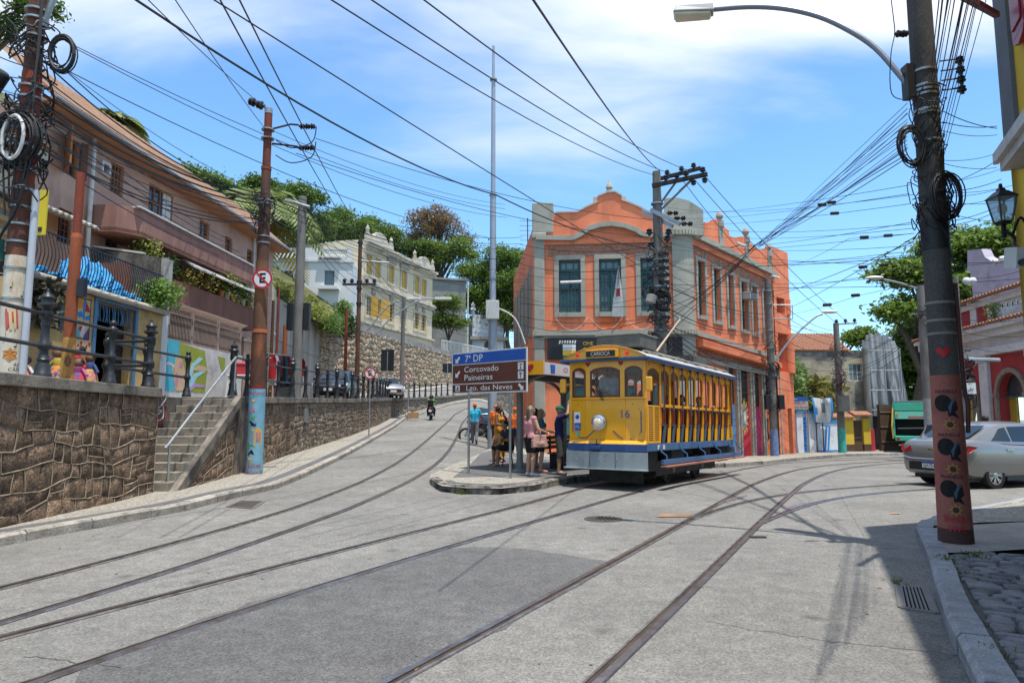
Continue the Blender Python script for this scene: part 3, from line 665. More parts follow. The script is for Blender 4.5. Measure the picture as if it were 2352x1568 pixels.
railing('long cast iron railing on the coping from the stairs up the side street',[(wl(y),y,zc_(y),int(i%2==0))for i,y in enumerate(ysr)],far=True)
# facades
class Fac:
 def __init__(s,A,B,flip=False):
  s.A=Vector((A[0],A[1],0));s.B=Vector((B[0],B[1],0));s.L=(s.B-s.A).length;s.u=(s.B-s.A).normalized();s.n=Vector((s.u.y,-s.u.x,0))
  if(s.n.dot(-s.A)<0)!=flip:s.n=-s.n
 def pt(s,u,z,d=0.0):p=s.A+s.u*u+s.n*d;return Vector((p.x,p.y,z))
 def uz(s,x,y,d=0.0):
  r=ray(x,y);o=s.A+s.n*d;e=Vector((0,0,EYE));t=(o-e).dot(s.n)/r.dot(s.n);p=e+r*t;return(p-s.A).dot(s.u),p.z
 def rect(s,x0,y0,x1,y1,d=0.0):
  xm,ym=(x0+x1)/2,(y0+y1)/2;ua,ub=s.uz(x0,ym,d)[0],s.uz(x1,ym,d)[0];za,zb=s.uz(xm,y0,d)[1],s.uz(xm,y1,d)[1]
  return min(ua,ub),max(ua,ub),min(za,zb),max(za,zb)
 def box(s,mb,u0,u1,z0,z1,d0,d1):
  return mb.hexa([s.pt(u0,z0,d0),s.pt(u1,z0,d0),s.pt(u1,z0,d1),s.pt(u0,z0,d1)],[s.pt(u0,z1,d0),s.pt(u1,z1,d0),s.pt(u1,z1,d1),s.pt(u0,z1,d1)])
 def poly(s,mb,pts,d0,d1):return mb.prism([s.pt(u,z,d0)for u,z in pts],s.n*(d1-d0))
 def wall(s,mb,u0,u1,z0,z1,holes=(),depth=.22,d=0.0):
  us=sorted({u0,u1}|{min(max(q,u0),u1)for h in holes for q in h[:2]});zs=sorted({z0,z1}|{min(max(q,z0),z1)for h in holes for q in h[2:4]})
  for a,b in zip(us,us[1:]):
   for c,e in zip(zs,zs[1:]):
    m,k=(a+b)/2,(c+e)/2
    if any(h[0]<m<h[1]and h[2]<k<h[3]for h in holes):continue
    mb.quad(s.pt(a,c,d),s.pt(b,c,d),s.pt(b,e,d),s.pt(a,e,d))
  for h in holes:
   a,b,c,e=h[:4]
   for q in(((a,c),(b,c)),((b,c),(b,e)),((b,e),(a,e)),((a,e),(a,c))):
    (p0,p1)=q;mb.quad(s.pt(*p0,d),s.pt(*p1,d),s.pt(*p1,d-depth),s.pt(*p0,d-depth))
  return mb
 def block(s,mb,u0,u1,z0,z1,back,d=0.0):
  mb.quad(s.pt(u0,z0,d),s.pt(u0,z1,d),s.pt(u0,z1,-back),s.pt(u0,z0,-back));mb.quad(s.pt(u1,z0,d),s.pt(u1,z1,d),s.pt(u1,z1,-back),s.pt(u1,z0,-back))
  mb.quad(s.pt(u0,z1,d),s.pt(u1,z1,d),s.pt(u1,z1,-back),s.pt(u0,z1,-back));mb.quad(s.pt(u0,z0,-back),s.pt(u1,z0,-back),s.pt(u1,z1,-back),s.pt(u0,z1,-back));return mb
def win(f,parent,h,fm,pm,nx=2,nz=2,depth=-.14,fw=.06,mw=.03,name='window',pane='pane'):
 u0,u1,z0,z1=h[:4];mb=MB();e=.002
 f.box(mb,u0+e,u0+fw,z0+e,z1-e,depth,depth+.06);f.box(mb,u1-fw,u1-e,z0+e,z1-e,depth,depth+.06);f.box(mb,u0+fw,u1-fw,z1-fw,z1-e,depth,depth+.058);f.box(mb,u0+fw,u1-fw,z0+e,z0+fw,depth,depth+.058)
 for i in range(1,nx):x=u0+(u1-u0)*i/nx;f.box(mb,x-mw/2,x+mw/2,z0+fw,z1-fw,depth+.004,depth+.05)
 for i in range(1,nz):z=z0+(z1-z0)*i/nz;f.box(mb,u0+fw,u1-fw,z-mw/2,z+mw/2,depth+.006,depth+.046)
 w=mb.build(name,fm,parent)
 MB().quad(f.pt(u0,z0,depth+.012),f.pt(u1,z0,depth+.012),f.pt(u1,z1,depth+.012),f.pt(u0,z1,depth+.012)).build(pane,pm,w)
 return w
def louvre(f,parent,u0,u1,z0,z1,m,d,name='shutter',n=10):
 mb=MB();fw=min(.06,(u1-u0)*.15);f.box(mb,u0,u0+fw,z0,z1,d,d+.04);f.box(mb,u1-fw,u1,z0,z1,d,d+.04);f.box(mb,u0+fw,u1-fw,z0,z0+fw,d,d+.038);f.box(mb,u0+fw,u1-fw,z1-fw,z1,d,d+.038)
 for i in range(n):
  z=z0+fw+(z1-z0-2*fw)*(i+.5)/n;h=(z1-z0)/n*.55;mb.hexa([f.pt(u0+fw,z-h,d+.03),f.pt(u1-fw,z-h,d+.03),f.pt(u1-fw,z-h,d+.022),f.pt(u0+fw,z-h,d+.022)],[f.pt(u0+fw,z+h*.7,d+.01),f.pt(u1-fw,z+h*.7,d+.01),f.pt(u1-fw,z+h*.7,d+.002),f.pt(u0+fw,z+h*.7,d+.002)])
 return mb.build(name,m,parent)
def plant_mb(c,r,h,n,leaf,rr):
 c=Vector(c);k=n;v=np.zeros((k*4,3));q=np.arange(k*4).reshape(k,4)
 for i in range(k):
  a=rr.uniform(0,6.283);el=rr.uniform(-.2,1.4);rad=r*rr.random()**.45
  p=np.array((c.x+math.cos(a)*rad*math.cos(el),c.y+math.sin(a)*rad*math.cos(el),c.z+h*(rr.random()**.7)*(1.0-.25*(rad/r)**2)))
  d=np.array((rr.uniform(-1,1),rr.uniform(-1,1),rr.uniform(-.7,.6)));d/=np.linalg.norm(d);e=np.cross(d,(rr.uniform(-1,1),rr.uniform(-1,1),rr.uniform(-1,1)));e/=(np.linalg.norm(e)+1e-6);L=leaf*rr.uniform(.6,1.3)
  v[i*4]=p;v[i*4+1]=p+d*L*.5+e*L*.28;v[i*4+2]=p+d*L;v[i*4+3]=p+d*L*.5-e*L*.28
 return v,q
M_BUSH=leafmat('bush_leaf',(.07,.15,.028),(.19,.31,.06));M_BUSHD=leafmat('bush_dark',(.02,.045,.014),(.06,.10,.03));M_BUSHY=leafmat('bush_yellow',(.17,.24,.04),(.36,.36,.09));M_FLOW=leafmat('bush_flower',(.13,.22,.04),(.45,.22,.07))
M_BARK=mat('bark',(.12,.09,.065),.95,scale=8,c2=(.06,.048,.038),bump=.8,bscale=20)
def bush(name,c,r,h,n,leaf,m,label,cat='plant',group=None,seed=1):
 rr=random.Random(seed);t=thing(name,label,cat,c,group=group,world=True);v,q=plant_mb(c,r,h,n,leaf,rr);o=npmesh('foliage',v,q,m,t)
 mb=MB();c=Vector(c)
 for i in range(4):mb.tube([c,c+Vector((rr.uniform(-.4,.4)*r,rr.uniform(-.4,.4)*r,h*.4)),c+Vector((rr.uniform(-.8,.8)*r,rr.uniform(-.8,.8)*r,h*.85))],[.02,.014,.005],5)
 mb.build('stem',M_BARK,t);return t
def pot(c,r,h,colr,nm,label,group):
 return tag(MB().lathe(c,[(r*.7,0),(r*.95,h*.85),(r*1.08,h*.86),(r*1.08,h),(r*.9,h),(r*.85,h*.9)],12).build('flower_pot',mat(nm,colr,.85),smooth=True),label,'flower pot',group)
# pink apartment building
M_PINK=mat('plaster_pink',(.52,.335,.255),.9,scale=1.2,c2=(.42,.265,.20),fine=.08,bump=.25,bscale=25,stain=(.27,.185,.15),sscale=1.1,slo=.56,shi=.78,sstretch=(1,1,.35))
M_BALC=mat('plaster_balcony',(.33,.175,.135),.9,scale=2.2,c2=(.24,.125,.10),fine=.1,bump=.3,stretch=(1.2,1.2,.25),stain=(.42,.27,.22),sscale=2.2,slo=.54,shi=.74,sstretch=(1.5,1.5,.2))
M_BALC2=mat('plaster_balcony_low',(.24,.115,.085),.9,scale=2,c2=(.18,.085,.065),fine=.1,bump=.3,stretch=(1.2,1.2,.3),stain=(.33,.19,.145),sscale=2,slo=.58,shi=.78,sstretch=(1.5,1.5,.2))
M_WOODO=mat('wood_orange',(.37,.155,.055),.6,scale=6,c2=(.26,.10,.035),stretch=(8,8,.8));M_DARKI=mat('interior_dark',(.025,.022,.020),.9);M_GLASS=glass('window_glass',(.03,.04,.05))
M_ROOFT=mat('roof_tan',(.27,.16,.10),.9,scale=3,c2=(.17,.10,.068),fine=.2,bump=.7,bscale=30)
M_WHITEM=paint('white_paint',(.62,.61,.58),.6,stain=(.35,.32,.28),sscale=3,slo=.55,shi=.75)
pink=thing('apartment_building','three storey pink plaster apartment building with long maroon balconies and tan roof','building',(-11,22,2.1),world=True)
f=Fac((-11.17,15.4),(-10.55,29.6));EZ=8.95
holes={}
def H(k,x0,y0,x1,y1):holes[k]=f.rect(x0,y0,x1,y1)
H('a',150,318,182,406);H('sq',232,378,246,397);H('b',253,376,284,447);H('c',340,434,397,512);H('d',457,508,481,556);H('e',517,545,533,590);H('g',567,574,581,608)
H('l1',133,481,165,560);H('l2',242,526,274,590)
holes['m1']=(3.2,5.0,3.3,4.55);holes['m2']=(6.0,8.0,3.3,4.55);holes['p1']=(4.2,6.4,5.0,6.5);holes['p2']=(7.2,9.2,5.0,6.5);holes['p3']=(10,11.6,5.0,6.5)
mb=MB();f.wall(mb,0,f.L,1.8,EZ,list(holes.values()));f.block(mb,0,f.L,1.8,EZ-.02,6);mb.build('wall',M_PINK,pink)
MB().quad(f.pt(0,1.8,-.9),f.pt(f.L,1.8,-.9),f.pt(f.L,EZ,-.9),f.pt(0,EZ,-.9)).build('interior',M_DARKI,pink)
w=win(f,pink,holes['a'],M_WOODO,M_GLASS,2,1)
a=holes['a'];mb=MB();q=f.pt(a[0],a[2],.02);e=(-f.u*.55+f.n*.55)
def leaf_panel(mb,base,e,z0,z1,th=.04):
 base=Vector((base.x,base.y,0));nn=Vector((e.y,-e.x,0)).normalized()*th;E=Vector((e.x,e.y,0))
 mb.hexa([Vector((p.x,p.y,z0))for p in(base,base+E,base+E+nn,base+nn)],[Vector((p.x,p.y,z1))for p in(base,base+E,base+E+nn,base+nn)])
 nn2=nn*1.35;
 for za,zb_ in((.06,.47),(.53,.94)):
  p0=base+E*.15-nn*.2;p1=base+E*.85-nn*.2;mb.hexa([Vector((p.x,p.y,z0+(z1-z0)*za))for p in(p0,p1,p1+nn2,p0+nn2)],[Vector((p.x,p.y,z0+(z1-z0)*zb_))for p in(p0,p1,p1+nn2,p0+nn2)])
leaf_panel(mb,q,e,a[2],a[3]);mb.build('shutter',M_WOODO,pink)
mb=MB();leaf_panel(mb,f.pt(a[1],a[2],.02),(f.u*.14+f.n*.1),a[2],a[3]);mb.build('shutter',mat('wood_brown',(.14,.06,.03),.6,scale=6,stretch=(6,6,1)),pink)
for k,nx,nz in(('b',4,4),('c',4,2),('d',2,3),('e',2,3),('g',2,3),('l1',3,5),('l2',2,3),('m1',3,2),('m2',3,2),('p1',3,1),('p2',3,1),('p3',2,1)):
 win(f,pink,holes[k],M_WOODO if k in 'bcdeg' else mat('wood_brown',()),M_GLASS,nx,nz,depth=-.12 if k!='c' else-.08)
h=holes['c'];MB().box(0,0,0,0,0,0);mb=MB();f.box(mb,h[0]+(h[1]-h[0])*.62,h[1]-.06,h[2]+.05,h[3]-.05,-.06,-.03);mb.build('blind',M_WHITEM,pink)
h=holes['sq'];mb=MB()
for q in((h[0]-.06,h[0],h[2]-.06,h[3]+.06),(h[1],h[1]+.06,h[2]-.06,h[3]+.06),(h[0],h[1],h[2]-.06,h[2]),(h[0],h[1],h[3],h[3]+.06)):f.box(mb,*q,.002,.08)
mb.build('vent_frame',M_WHITEM,pink)
mb=MB();f.box(mb,2.4,11.6,1.9,4.7,.004,.03);mb.build('ground_floor_cladding',mat('cladding_brown',(.105,.055,.038),.85,scale=2,c2=(.18,.11,.08),stretch=(1,3,.4)),pink)
mb=MB();RZ=10.75
def rp_(u,d,z):return f.pt(u,z,d)
n=58
for i in range(n):
 u0=-.35+(f.L+.7)*i/n;u1=-.35+(f.L+.7)*(i+1)/n;um=(u0+u1)/2
 for(ua,ub,za,zb_)in((u0,um,0,.05),(um,u1,.05,0)):
  mb.quad(rp_(ua,.62,EZ+za),rp_(ub,.62,EZ+zb_),rp_(ub,-1.45,RZ+zb_),rp_(ua,-1.45,RZ+za))
roof=mb.build('roof',M_ROOFT,pink,smooth=False)
mb=MB();f.box(mb,-.35,f.L+.35,EZ-.12,EZ-.03,0,.6);mb.build('soffit',mat('soffit',(.44,.23,.12),.8,scale=4,stretch=(1,8,1),c2=(.3,.15,.08)),roof)
mb=MB();mb.tube([f.pt(-.35,EZ-.02,.66),f.pt(f.L+.35,EZ-.02,.66)],.06,8);mb.build('gutter',mat('gutter_zinc',(.35,.35,.36),.5,metal=.5),roof)
mb=MB();a0=f.uz(217,337,.12);mb.tube([f.pt(a0[0],EZ-.1,.1),f.pt(a0[0],a0[1]-.1,.12),f.pt(a0[0],1.9,.12)],.055,8);mb.build('drainpipe',M_WHITEM,pink,True)
mb=MB();mb.tube([f.pt(12.0,EZ-.1,.1),f.pt(12.0,6.6,.1)],.04,8);mb.build('drainpipe',M_WHITEM,pink,True)
u0=f.uz(207,440,0)[0];u1=f.uz(578,611,1.1)[0]
mb=MB();zt_,zb_=7.1,6.38
ch=.5
mb.prism([f.pt(u0,zb_,0),f.pt(u0,zb_,.75),f.pt(u0+ch,zb_,1.15),f.pt(u1,zb_,1.15),f.pt(u1,zb_,0)],(0,0,.12))
for a,b,c,d in((f.pt(u0,0,0),f.pt(u0,0,.75),0,0),(f.pt(u0,0,.75),f.pt(u0+ch,0,1.15),0,0),(f.pt(u0+ch,0,1.15),f.pt(u1,0,1.15),0,0),(f.pt(u1,0,1.15),f.pt(u1,0,0),0,0)):
 t=(b-a).normalized();nn=Vector((-t.y,t.x,0));nn=nn if nn.dot(f.n)<0 and abs(nn.dot(f.n))>.1 else(nn if nn.dot(f.u)>0 and a is not None and abs(nn.dot(f.n))<=.1 else-nn)
 nn=nn*.13;mb.hexa([Vector((p.x,p.y,zb_+.02))for p in(a,b,b+nn,a+nn)],[Vector((p.x,p.y,zt_))for p in(a,b,b+nn,a+nn)])
bal=mb.build('balcony',M_BALC,pink)
mb=MB();f.box(mb,u0+.3,u1,zt_+.002,zt_+.05,.98,1.2);mb.build('balcony_cap',M_WHITEM,bal)
u0b=2.2;u1b=u1+.2;mb=MB();f.box(mb,u0b,u1b,4.72,4.86,0,1.1);f.box(mb,u0b,u1b,4.74,5.56,1.0,1.13);f.box(mb,u0b-.13,u0b-.002,4.74,5.56,0,1.13);f.box(mb,u1b+.002,u1b+.13,4.74,5.56,0,1.13)
mb.build('balcony',M_BALC2,pink)
mb=MB();mb.prism([f.pt(5.0,6.34,0),f.pt(5.0,6.34,1.0),f.pt(5.0,6.1,1.35),f.pt(5.0,6.05,1.35),f.pt(5.0,6.28,.98)],f.u*5.6)
mb.build('awning',mat('awning',(.42,.40,.37),.8,c2=(.2,.19,.18),scale=3),pink)
for i,(u,h,m,nm)in enumerate(((3.0,.9,M_BUSHY,'dry yellowish'),(3.9,.7,M_BUSHD,'dark trailing'),(5.2,.55,M_FLOW,'red and yellow flowering'),(6.2,.6,M_FLOW,'orange flowering'),(7.6,1.0,M_BUSHY,'tall yellow green'),(8.4,.8,M_BUSH,'bright green'),(9.3,.7,M_BUSH,'low bushy green'))):
 bush('balcony_plant',f.pt(u,5.5,1.0),(.46),h*1.15,480,.10,m,nm+' plant growing over the lower maroon balcony','plant',None,i)
for i in range(6):
 c=f.pt(7.3+i*.42,5.562,1.065);pot(c,.11,.22,((.42,.16,.05),(.5,.42,.3),(.45,.2,.06))[i%3],'pot_%d'%(i%3),'small clay flower pot on the lower maroon balcony edge','pots along the lower maroon balcony')
# mural wall with grille in front of it
fm=Fac((-9.02,17.62),(-8.95,22.6));gw=thing('mural_wall','low front wall painted with a blue haired face mural below white bars','wall',(-9,20,2.1),world=True)
mb=MB();fm.box(mb,0,fm.L,1.8,3.58,-.2,0);mb.build('wall',mat('mural_base',(.60,.575,.53),.9,c2=(.46,.44,.41),scale=2,stain=(.30,.28,.26),sscale=1.5),gw)
def patch(fc,parent,pts,m,d,name='painted_shape'):
 mb=MB();fc.poly(mb,pts,d-.004,d);return mb.build(name,m,parent)
def pp(fc,lst):return[fc.uz(x,y)for x,y in lst]
mu=lambda n,c:mat('mural_'+n,c,.8,var=.12,scale=4,fine=.08)
TEAL,OLIVE,PINKP,SKINP,LILAC,PALEB=mu('teal',(.08,.42,.52)),mu('olive',(.30,.33,.045)),mu('pink',(.62,.25,.33)),mu('skin',(.62,.42,.25)),mu('lilac',(.45,.30,.50)),mu('pale',(.35,.62,.66))
patch(fm,gw,pp(fm,((376,776),(412,784),(410,830),(400,898),(376,898))),TEAL,.006)
patch(fm,gw,pp(fm,((412,786),(470,806),(476,850),(470,902),(404,898),(412,840))),OLIVE,.005)
patch(fm,gw,pp(fm,((404,812),(417,826),(424,850),(432,862),(430,897),(402,897),(398,860))),SKINP,.009)
patch(fm,gw,pp(fm,((412,826),(420,836),(418,846),(411,842))),PINKP,.012);patch(fm,gw,pp(fm,((404,850),(410,866),(406,890),(400,880))),PINKP,.012)
patch(fm,gw,pp(fm,((432,880),(446,858),(470,848),(474,852),(452,866),(438,895))),PALEB,.010);patch(fm,gw,pp(fm,((430,870),(440,836),(458,820),(466,824),(446,842),(436,880))),PALEB,.010)
patch(fm,gw,pp(fm,((430,896),(446,880),(470,884),(468,890),(448,888),(436,900))),LILAC,.011);patch(fm,gw,pp(fm,((440,850),(455,838),(470,842),(478,850),(462,852))),SKINP,.012)
patch(fm,gw,pp(fm,((500,818),(517,822),(516,860),(508,850))),OLIVE,.006)
for i in range(4):patch(fm,gw,pp(fm,((381+i*5,834+i*3),(386+i*5,830+i*2),(395+i*2,842+i*4),(392+i*2,845+i*4))),M_WHITEM,.009)
for i in range(62):
 u=.05+i*(fm.L-.1)/61;mb=MB();mb.tube(smooth3([fm.pt(u,3.585,-.1),fm.pt(u,4.35,-.1),fm.pt(u,4.5,-.02),fm.pt(u,4.58,.14)],3),.011,5);mb.build('bar',mat('bar_white',(.36,.27,.22),.7),gw)
mb=MB();fm.box(mb,0,fm.L,3.62,3.65,-.115,-.085);fm.box(mb,0,fm.L,4.33,4.36,-.115,-.085)
for u in(0.02,1.65,3.3,fm.L-.02):fm.box(mb,u-.03,u+.03,3.585,4.5,-.135,-.065)
mb.build('bar_frame',mat('bar_white',()),gw)
tm=thing('iron_gate','white barred gate with climbing vine beside the mural wall','gate',(-9,23,2.1),world=True);fg=Fac((-8.95,22.65),(-8.9,24.6))
for i in range(16):MB().tube([fg.pt(.05+i*.12,2.1,0),fg.pt(.05+i*.12,4.2,0)],.012,5).build('bar',mat('bar_white',()),tm)
mb=MB();fg.box(mb,0,1.95,2.15,2.2,-.02,.02);fg.box(mb,0,1.95,4.1,4.15,-.02,.02);fg.box(mb,0,1.95,3.1,3.15,-.02,.02);mb.build('bar_frame',mat('bar_white',()),tm)
bush('climbing_vine',fg.pt(1.0,2.1,.1),.45,2.7,420,.10,M_BUSH,'green vine with orange flowers climbing beside the barred gate','plant',None,21)
# gift shop with terrace
M_YELP=mat('plaster_yellow',(.55,.38,.155),.9,scale=2,c2=(.42,.28,.12),fine=.1,bump=.3,stain=(.20,.14,.08),sscale=1.8,slo=.52,shi=.72)
M_BLUEF=paint('blue_frame',(.075,.20,.34),.6)
fs=Fac((-9.08,12.55),(-8.98,17.35));shop=thing('gift_shop','small yellow gift shop with blue doorway, mural panel and iron terrace railing','shop',(-9,15,2.1),world=True)
hd=fs.rect(216,700,306,900);hd=(hd[0],hd[1],2.05,hd[3]);hw=fs.rect(135,677,153,760)
mb=MB();fs.wall(mb,0,fs.L,1.8,4.22,[hd,hw],.25);fs.block(mb,0,fs.L,1.8,4.2,4);mb.build('wall',M_YELP,shop)
MB().quad(fs.pt(hd[0]-1,1.8,-1.2),fs.pt(hd[1]+1,1.8,-1.2),fs.pt(hd[1]+1,4,-1.2),fs.pt(hd[0]-1,4,-1.2)).build('interior',M_DARKI,shop)
mb=MB();b_=.10;fs.box(mb,hd[0]-b_,hd[0],2.05,hd[3]+b_,-.05,.03);fs.box(mb,hd[1],hd[1]+b_,2.05,hd[3]+b_,-.05,.03);fs.box(mb,hd[0],hd[1],hd[3],hd[3]+b_,-.05,.028);mb.build('door_frame',M_BLUEF,shop)
for i in range(18):
 u=hd[0]+(hd[1]-hd[0])*(i+.5)/18;mb=MB();mb.tube(smooth3([fs.pt(u,hd[3]-.42,-.08),fs.pt(u+.05*math.sin(i*1.7),hd[3]-.25,-.08),fs.pt(u-.03,hd[3]-.02,-.08)],4),.012,4);mb.build('grille_bar',M_BLUEF,shop)
mb=MB();um=hd[0]+(hd[1]-hd[0])*.36;fs.box(mb,um-.36,um+.02,2.06,3.3,-.45,-.40);mb.build('door_leaf',mat('door_cream',(.5,.47,.40),.8),shop)
rr=random.Random(4)
for r_ in range(7):
 for c_ in range(6):
  mb=MB();u=um-.33+c_*.055;z=2.75+r_*.085;fs.box(mb,u,u+.045,z,z+.06,-.39,-.37);mb.build('postcard',mat('card_%d'%((r_*3+c_*5)%5),((.4,.1,.05),(.05,.2,.4),(.6,.5,.2),(.1,.3,.15),(.5,.45,.4))[(r_*3+c_*5)%5],.6),shop)
mb=MB()
for i in range(26):z=2.1+i*.06;fs.box(mb,hd[1]-.62,hd[1]-.02,z,z+.045,-.3,-.26+.01*(i%2))
mb.build('roller_shutter',mat('shutter_dark',(.06,.058,.055),.6,metal=.4),shop)
win(fs,shop,hw,M_BLUEF,M_GLASS,2,4)
mp0=fs.rect(174,684,206,779);uu,vv,za,zb_=mp0;
def mpt(*l):return[(uu+(vv-uu)*a,za+(zb_-za)*b)for a,b in l]
for pts,m,d in((mpt((0,0),(1,0),(1,1),(0,1)),mu('ochre',(.62,.42,.20)),.006),(mpt((0,.98),(.45,1),(.45,.75),(0,.70)),mu('orange',(.65,.25,.03)),.009),(mpt((.45,1),(.62,1),(.6,.45),(.45,.5)),mu('blue',(.03,.22,.5)),.010),(mpt((.62,.95),(1,.7),(.62,.68)),mu('red',(.45,.03,.04)),.010),(mpt((0,.6),(.35,.68),(.45,.55),(.2,.5)),mu('blue',()),.011),(mpt((.6,.55),(.95,.62),(.95,.5),(.7,.47)),mu('blue',()),.011),(mpt((.2,.28),(.65,.35),(.6,.2),(.3,.18)),mu('red',()),.012),(mpt((0,0),(.25,.35),(.3,.05)),TEAL,.012),(mpt((.5,0),(.95,.3),(1,.02)),mu('purple',(.10,.06,.22)),.012),(mpt((.3,.1),(.5,.35),(.7,.3),(.55,.0)),M_WHITEM,.013)):
 patch(fs,shop,pts,m,d)
for q in((0,.03,0,1),(.97,1,0,1),(0,1,0,.02),(0,1,.98,1)):patch(fs,shop,mpt((q[0],q[2]),(q[1],q[2]),(q[1],q[3]),(q[0],q[3])),mu('black',(.015,.015,.015)),.015)
lo=fs.rect(165,770,206,820);patch(fs,shop,[(lo[0]-.3,2.9),(lo[1],2.9),(lo[1],3.2),(lo[0]-.3,3.2)],mu('cream',(.6,.45,.25)),.005)
for i in range(9):u=lo[0]-.2+i*.09;z=2.95+.06*(i%3);patch(fs,shop,[(u,z),(u+.06,z+.02),(u+.05,z+.1),(u-.01,z+.07)],mu('red',()),.008)
mb=MB();mb.tube([fs.pt(-.1,4.24,.10),fs.pt(fs.L+.1,4.24,.10)],.075,10);mb.build('gutter',mat('gutter_cream',(.47,.42,.34),.8,stain=(.2,.17,.13),sscale=3),shop,True)
mb=MB();fs.box(mb,-.05,fs.L+.05,4.16,4.22,-.1,.06);mb.build('terrace_slab',M_COPE,shop)
mb=MB();fs.box(mb,fs.L,fs.L+.28,1.9,4.3,-.5,.02);mb.build('corner_pier',M_WHITEM,shop)
n=46
for i in range(n):
 u=.1+(fs.L-.2)*i/(n-1);MB().tube(smooth3([fs.pt(u,4.3,0),fs.pt(u,4.7,.10),fs.pt(u,5.0,.04),fs.pt(u,5.16,0)],3),.010,4).build('terrace_bar',M_IRON,shop)
mb=MB();mb.tube([fs.pt(.05,5.17,0),fs.pt(fs.L-.05,5.17,0)],.02,5);mb.tube([fs.pt(.05,4.32,0),fs.pt(fs.L-.05,4.32,0)],.016,5);mb.build('terrace_rail',M_IRON,shop)
fc=Fac((-12.4,17.6),(-9.15,17.55));tw=thing('concrete_party_wall','stained grey concrete wall behind the terrace with blue tarpaulin','wall',(-10.5,17.5,4.2),world=True)
M_CONCD=mat('concrete_stained',(.25,.235,.21),.95,scale=1.4,c2=(.11,.105,.10),fine=.2,bump=.5,stain=(.035,.034,.033),sscale=1.3,slo=.45,shi=.62,sstretch=(1,1,.55))
mb=MB();mb.hexa([fc.pt(0,4.0,-.22),fc.pt(fc.L,4.0,-.22),fc.pt(fc.L,4.0,0),fc.pt(0,4.0,0)],[fc.pt(0,6.15,-.22),fc.pt(fc.L,5.72,-.22),fc.pt(fc.L,5.72,0),fc.pt(0,6.15,0)]);mb.build('wall',M_CONCD,tw)
mb=MB();fc.box(mb,fc.L+.002,fc.L+.12,4.0,5.7,-.3,.06);mb.build('edge_pier',mat('concrete_pale',(.42,.40,.37),.9,stain=(.15,.14,.13),sscale=2),tw)
mb=MB();mb.bar(fc.pt(.2,6.2,-.1),fc.pt(2.7,5.86,-.1),.12,.05);mb.build('cap',M_WHITEM,tw)
ux=60;uy=18;mb=MB();rr=random.Random(9)
for j in range(uy+1):
 for i in range(ux+1):
  a,b=i/ux,j/uy;u=.15+(fs.L-1.0)*a;ss=lambda q,lo,hi:(lambda t:t*t*(3-2*t))(min(1,max(0,(q-lo)/(hi-lo))))
  hump=.16+.16*(1-ss(a,.0,.14))+.46*ss(a,.34,.5)*(1-ss(a,.72,.99))-.18*ss(a,.18,.3)*(1-ss(a,.3,.42));wr=.05*math.sin(i*1.3+j*.9+2*math.sin(i*.31))+.04*math.sin(i*2.7-j*1.7)+.03*math.sin(j*2.3+i*.6)
  z=4.36+(1-b)*(.12+hump)+wr*(.3+.7*(1-b));d=-.05-.5*(1-b)**1.3+.06*math.sin(i*.9+j*.7)+.04*math.sin(i*2.1+j*1.9)
  p=fs.pt(u,z,d);mb.v.append(tuple(p))
mb.f=[[j*(ux+1)+i,j*(ux+1)+i+1,(j+1)*(ux+1)+i+1,(j+1)*(ux+1)+i]for j in range(uy)for i in range(ux)];mb.m=[0]*len(mb.f)
tag(mb.build('tarpaulin',mat('tarp_blue',(.03,.30,.62),.45,scale=4,c2=(.02,.22,.5),bump=1.0,bscale=7,fine=.05,bdist=.06),smooth=True),'crumpled bright blue tarpaulin heaped behind the terrace railing','tarpaulin')
bush('potted_bush',fs.pt(fs.L-.35,4.28,.1),.55,.75,900,.13,M_BUSH,'leafy green bush spilling over the corner of the shop terrace','plant',None,2)
v,q=plant_mb(fs.pt(.35,3.2,.1),.35,1.1,500,.16,random.Random(12));tag(npmesh('hanging_creeper',v,q,mat('dry_creeper',(.05,.045,.035),.95,c2=(.10,.09,.05),scale=3)),'dark dry creeper hanging from the shop gutter','creeper')
fl=Fac((-11.4,10.4),(-11.17,15.36));lh=thing('cream_house','cream house with stucco cornices and small tiled canopy behind the cable laden pole','house',(-11,14,2),world=True)
hh=(3.9,4.7,3.6,5.3);mb=MB();fl.wall(mb,0,fl.L,1.8,7.6,[hh]);fl.block(mb,0,fl.L,1.8,7.58,6);mb.build('wall',mat('plaster_cream',(.50,.42,.30),.9,scale=2,c2=(.42,.35,.25),stain=(.28,.22,.16),sscale=1.2),lh)
win(fl,lh,hh,M_WHITEM,M_GLASS,2,3)
for z,hgt,dp in((7.5,.25,.35),(7.2,.14,.2),(6.1,.16,.22),(5.85,.1,.14),(5.55,.1,.1)):mb=MB();fl.box(mb,-.1,fl.L+.02,z,z+hgt,.002,dp);mb.build('cornice',mat('stucco_cream',(.56,.50,.38),.85,stain=(.3,.25,.19),sscale=2),lh)
mb=MB();fl.box(mb,.2,fl.L-.4,5.96,6.09,.003,.08);mb.build('frieze',mat('frieze_blue',(.36,.43,.48),.85),lh)
mb=MB()
for i in range(14):u=fl.L-1.6+i*.2;mb.hexa([fl.pt(u,6.45,0),fl.pt(u+.1,6.5,0),fl.pt(u+.1,6.2,.9),fl.pt(u,6.15,.9)],[fl.pt(u,6.5,0),fl.pt(u+.1,6.55,0),fl.pt(u+.1,6.25,.9),fl.pt(u,6.2,.9)]);mb.hexa([fl.pt(u+.1,6.5,0),fl.pt(u+.2,6.45,0),fl.pt(u+.2,6.15,.9),fl.pt(u+.1,6.2,.9)],[fl.pt(u+.1,6.55,0),fl.pt(u+.2,6.5,0),fl.pt(u+.2,6.2,.9),fl.pt(u+.1,6.25,.9)])
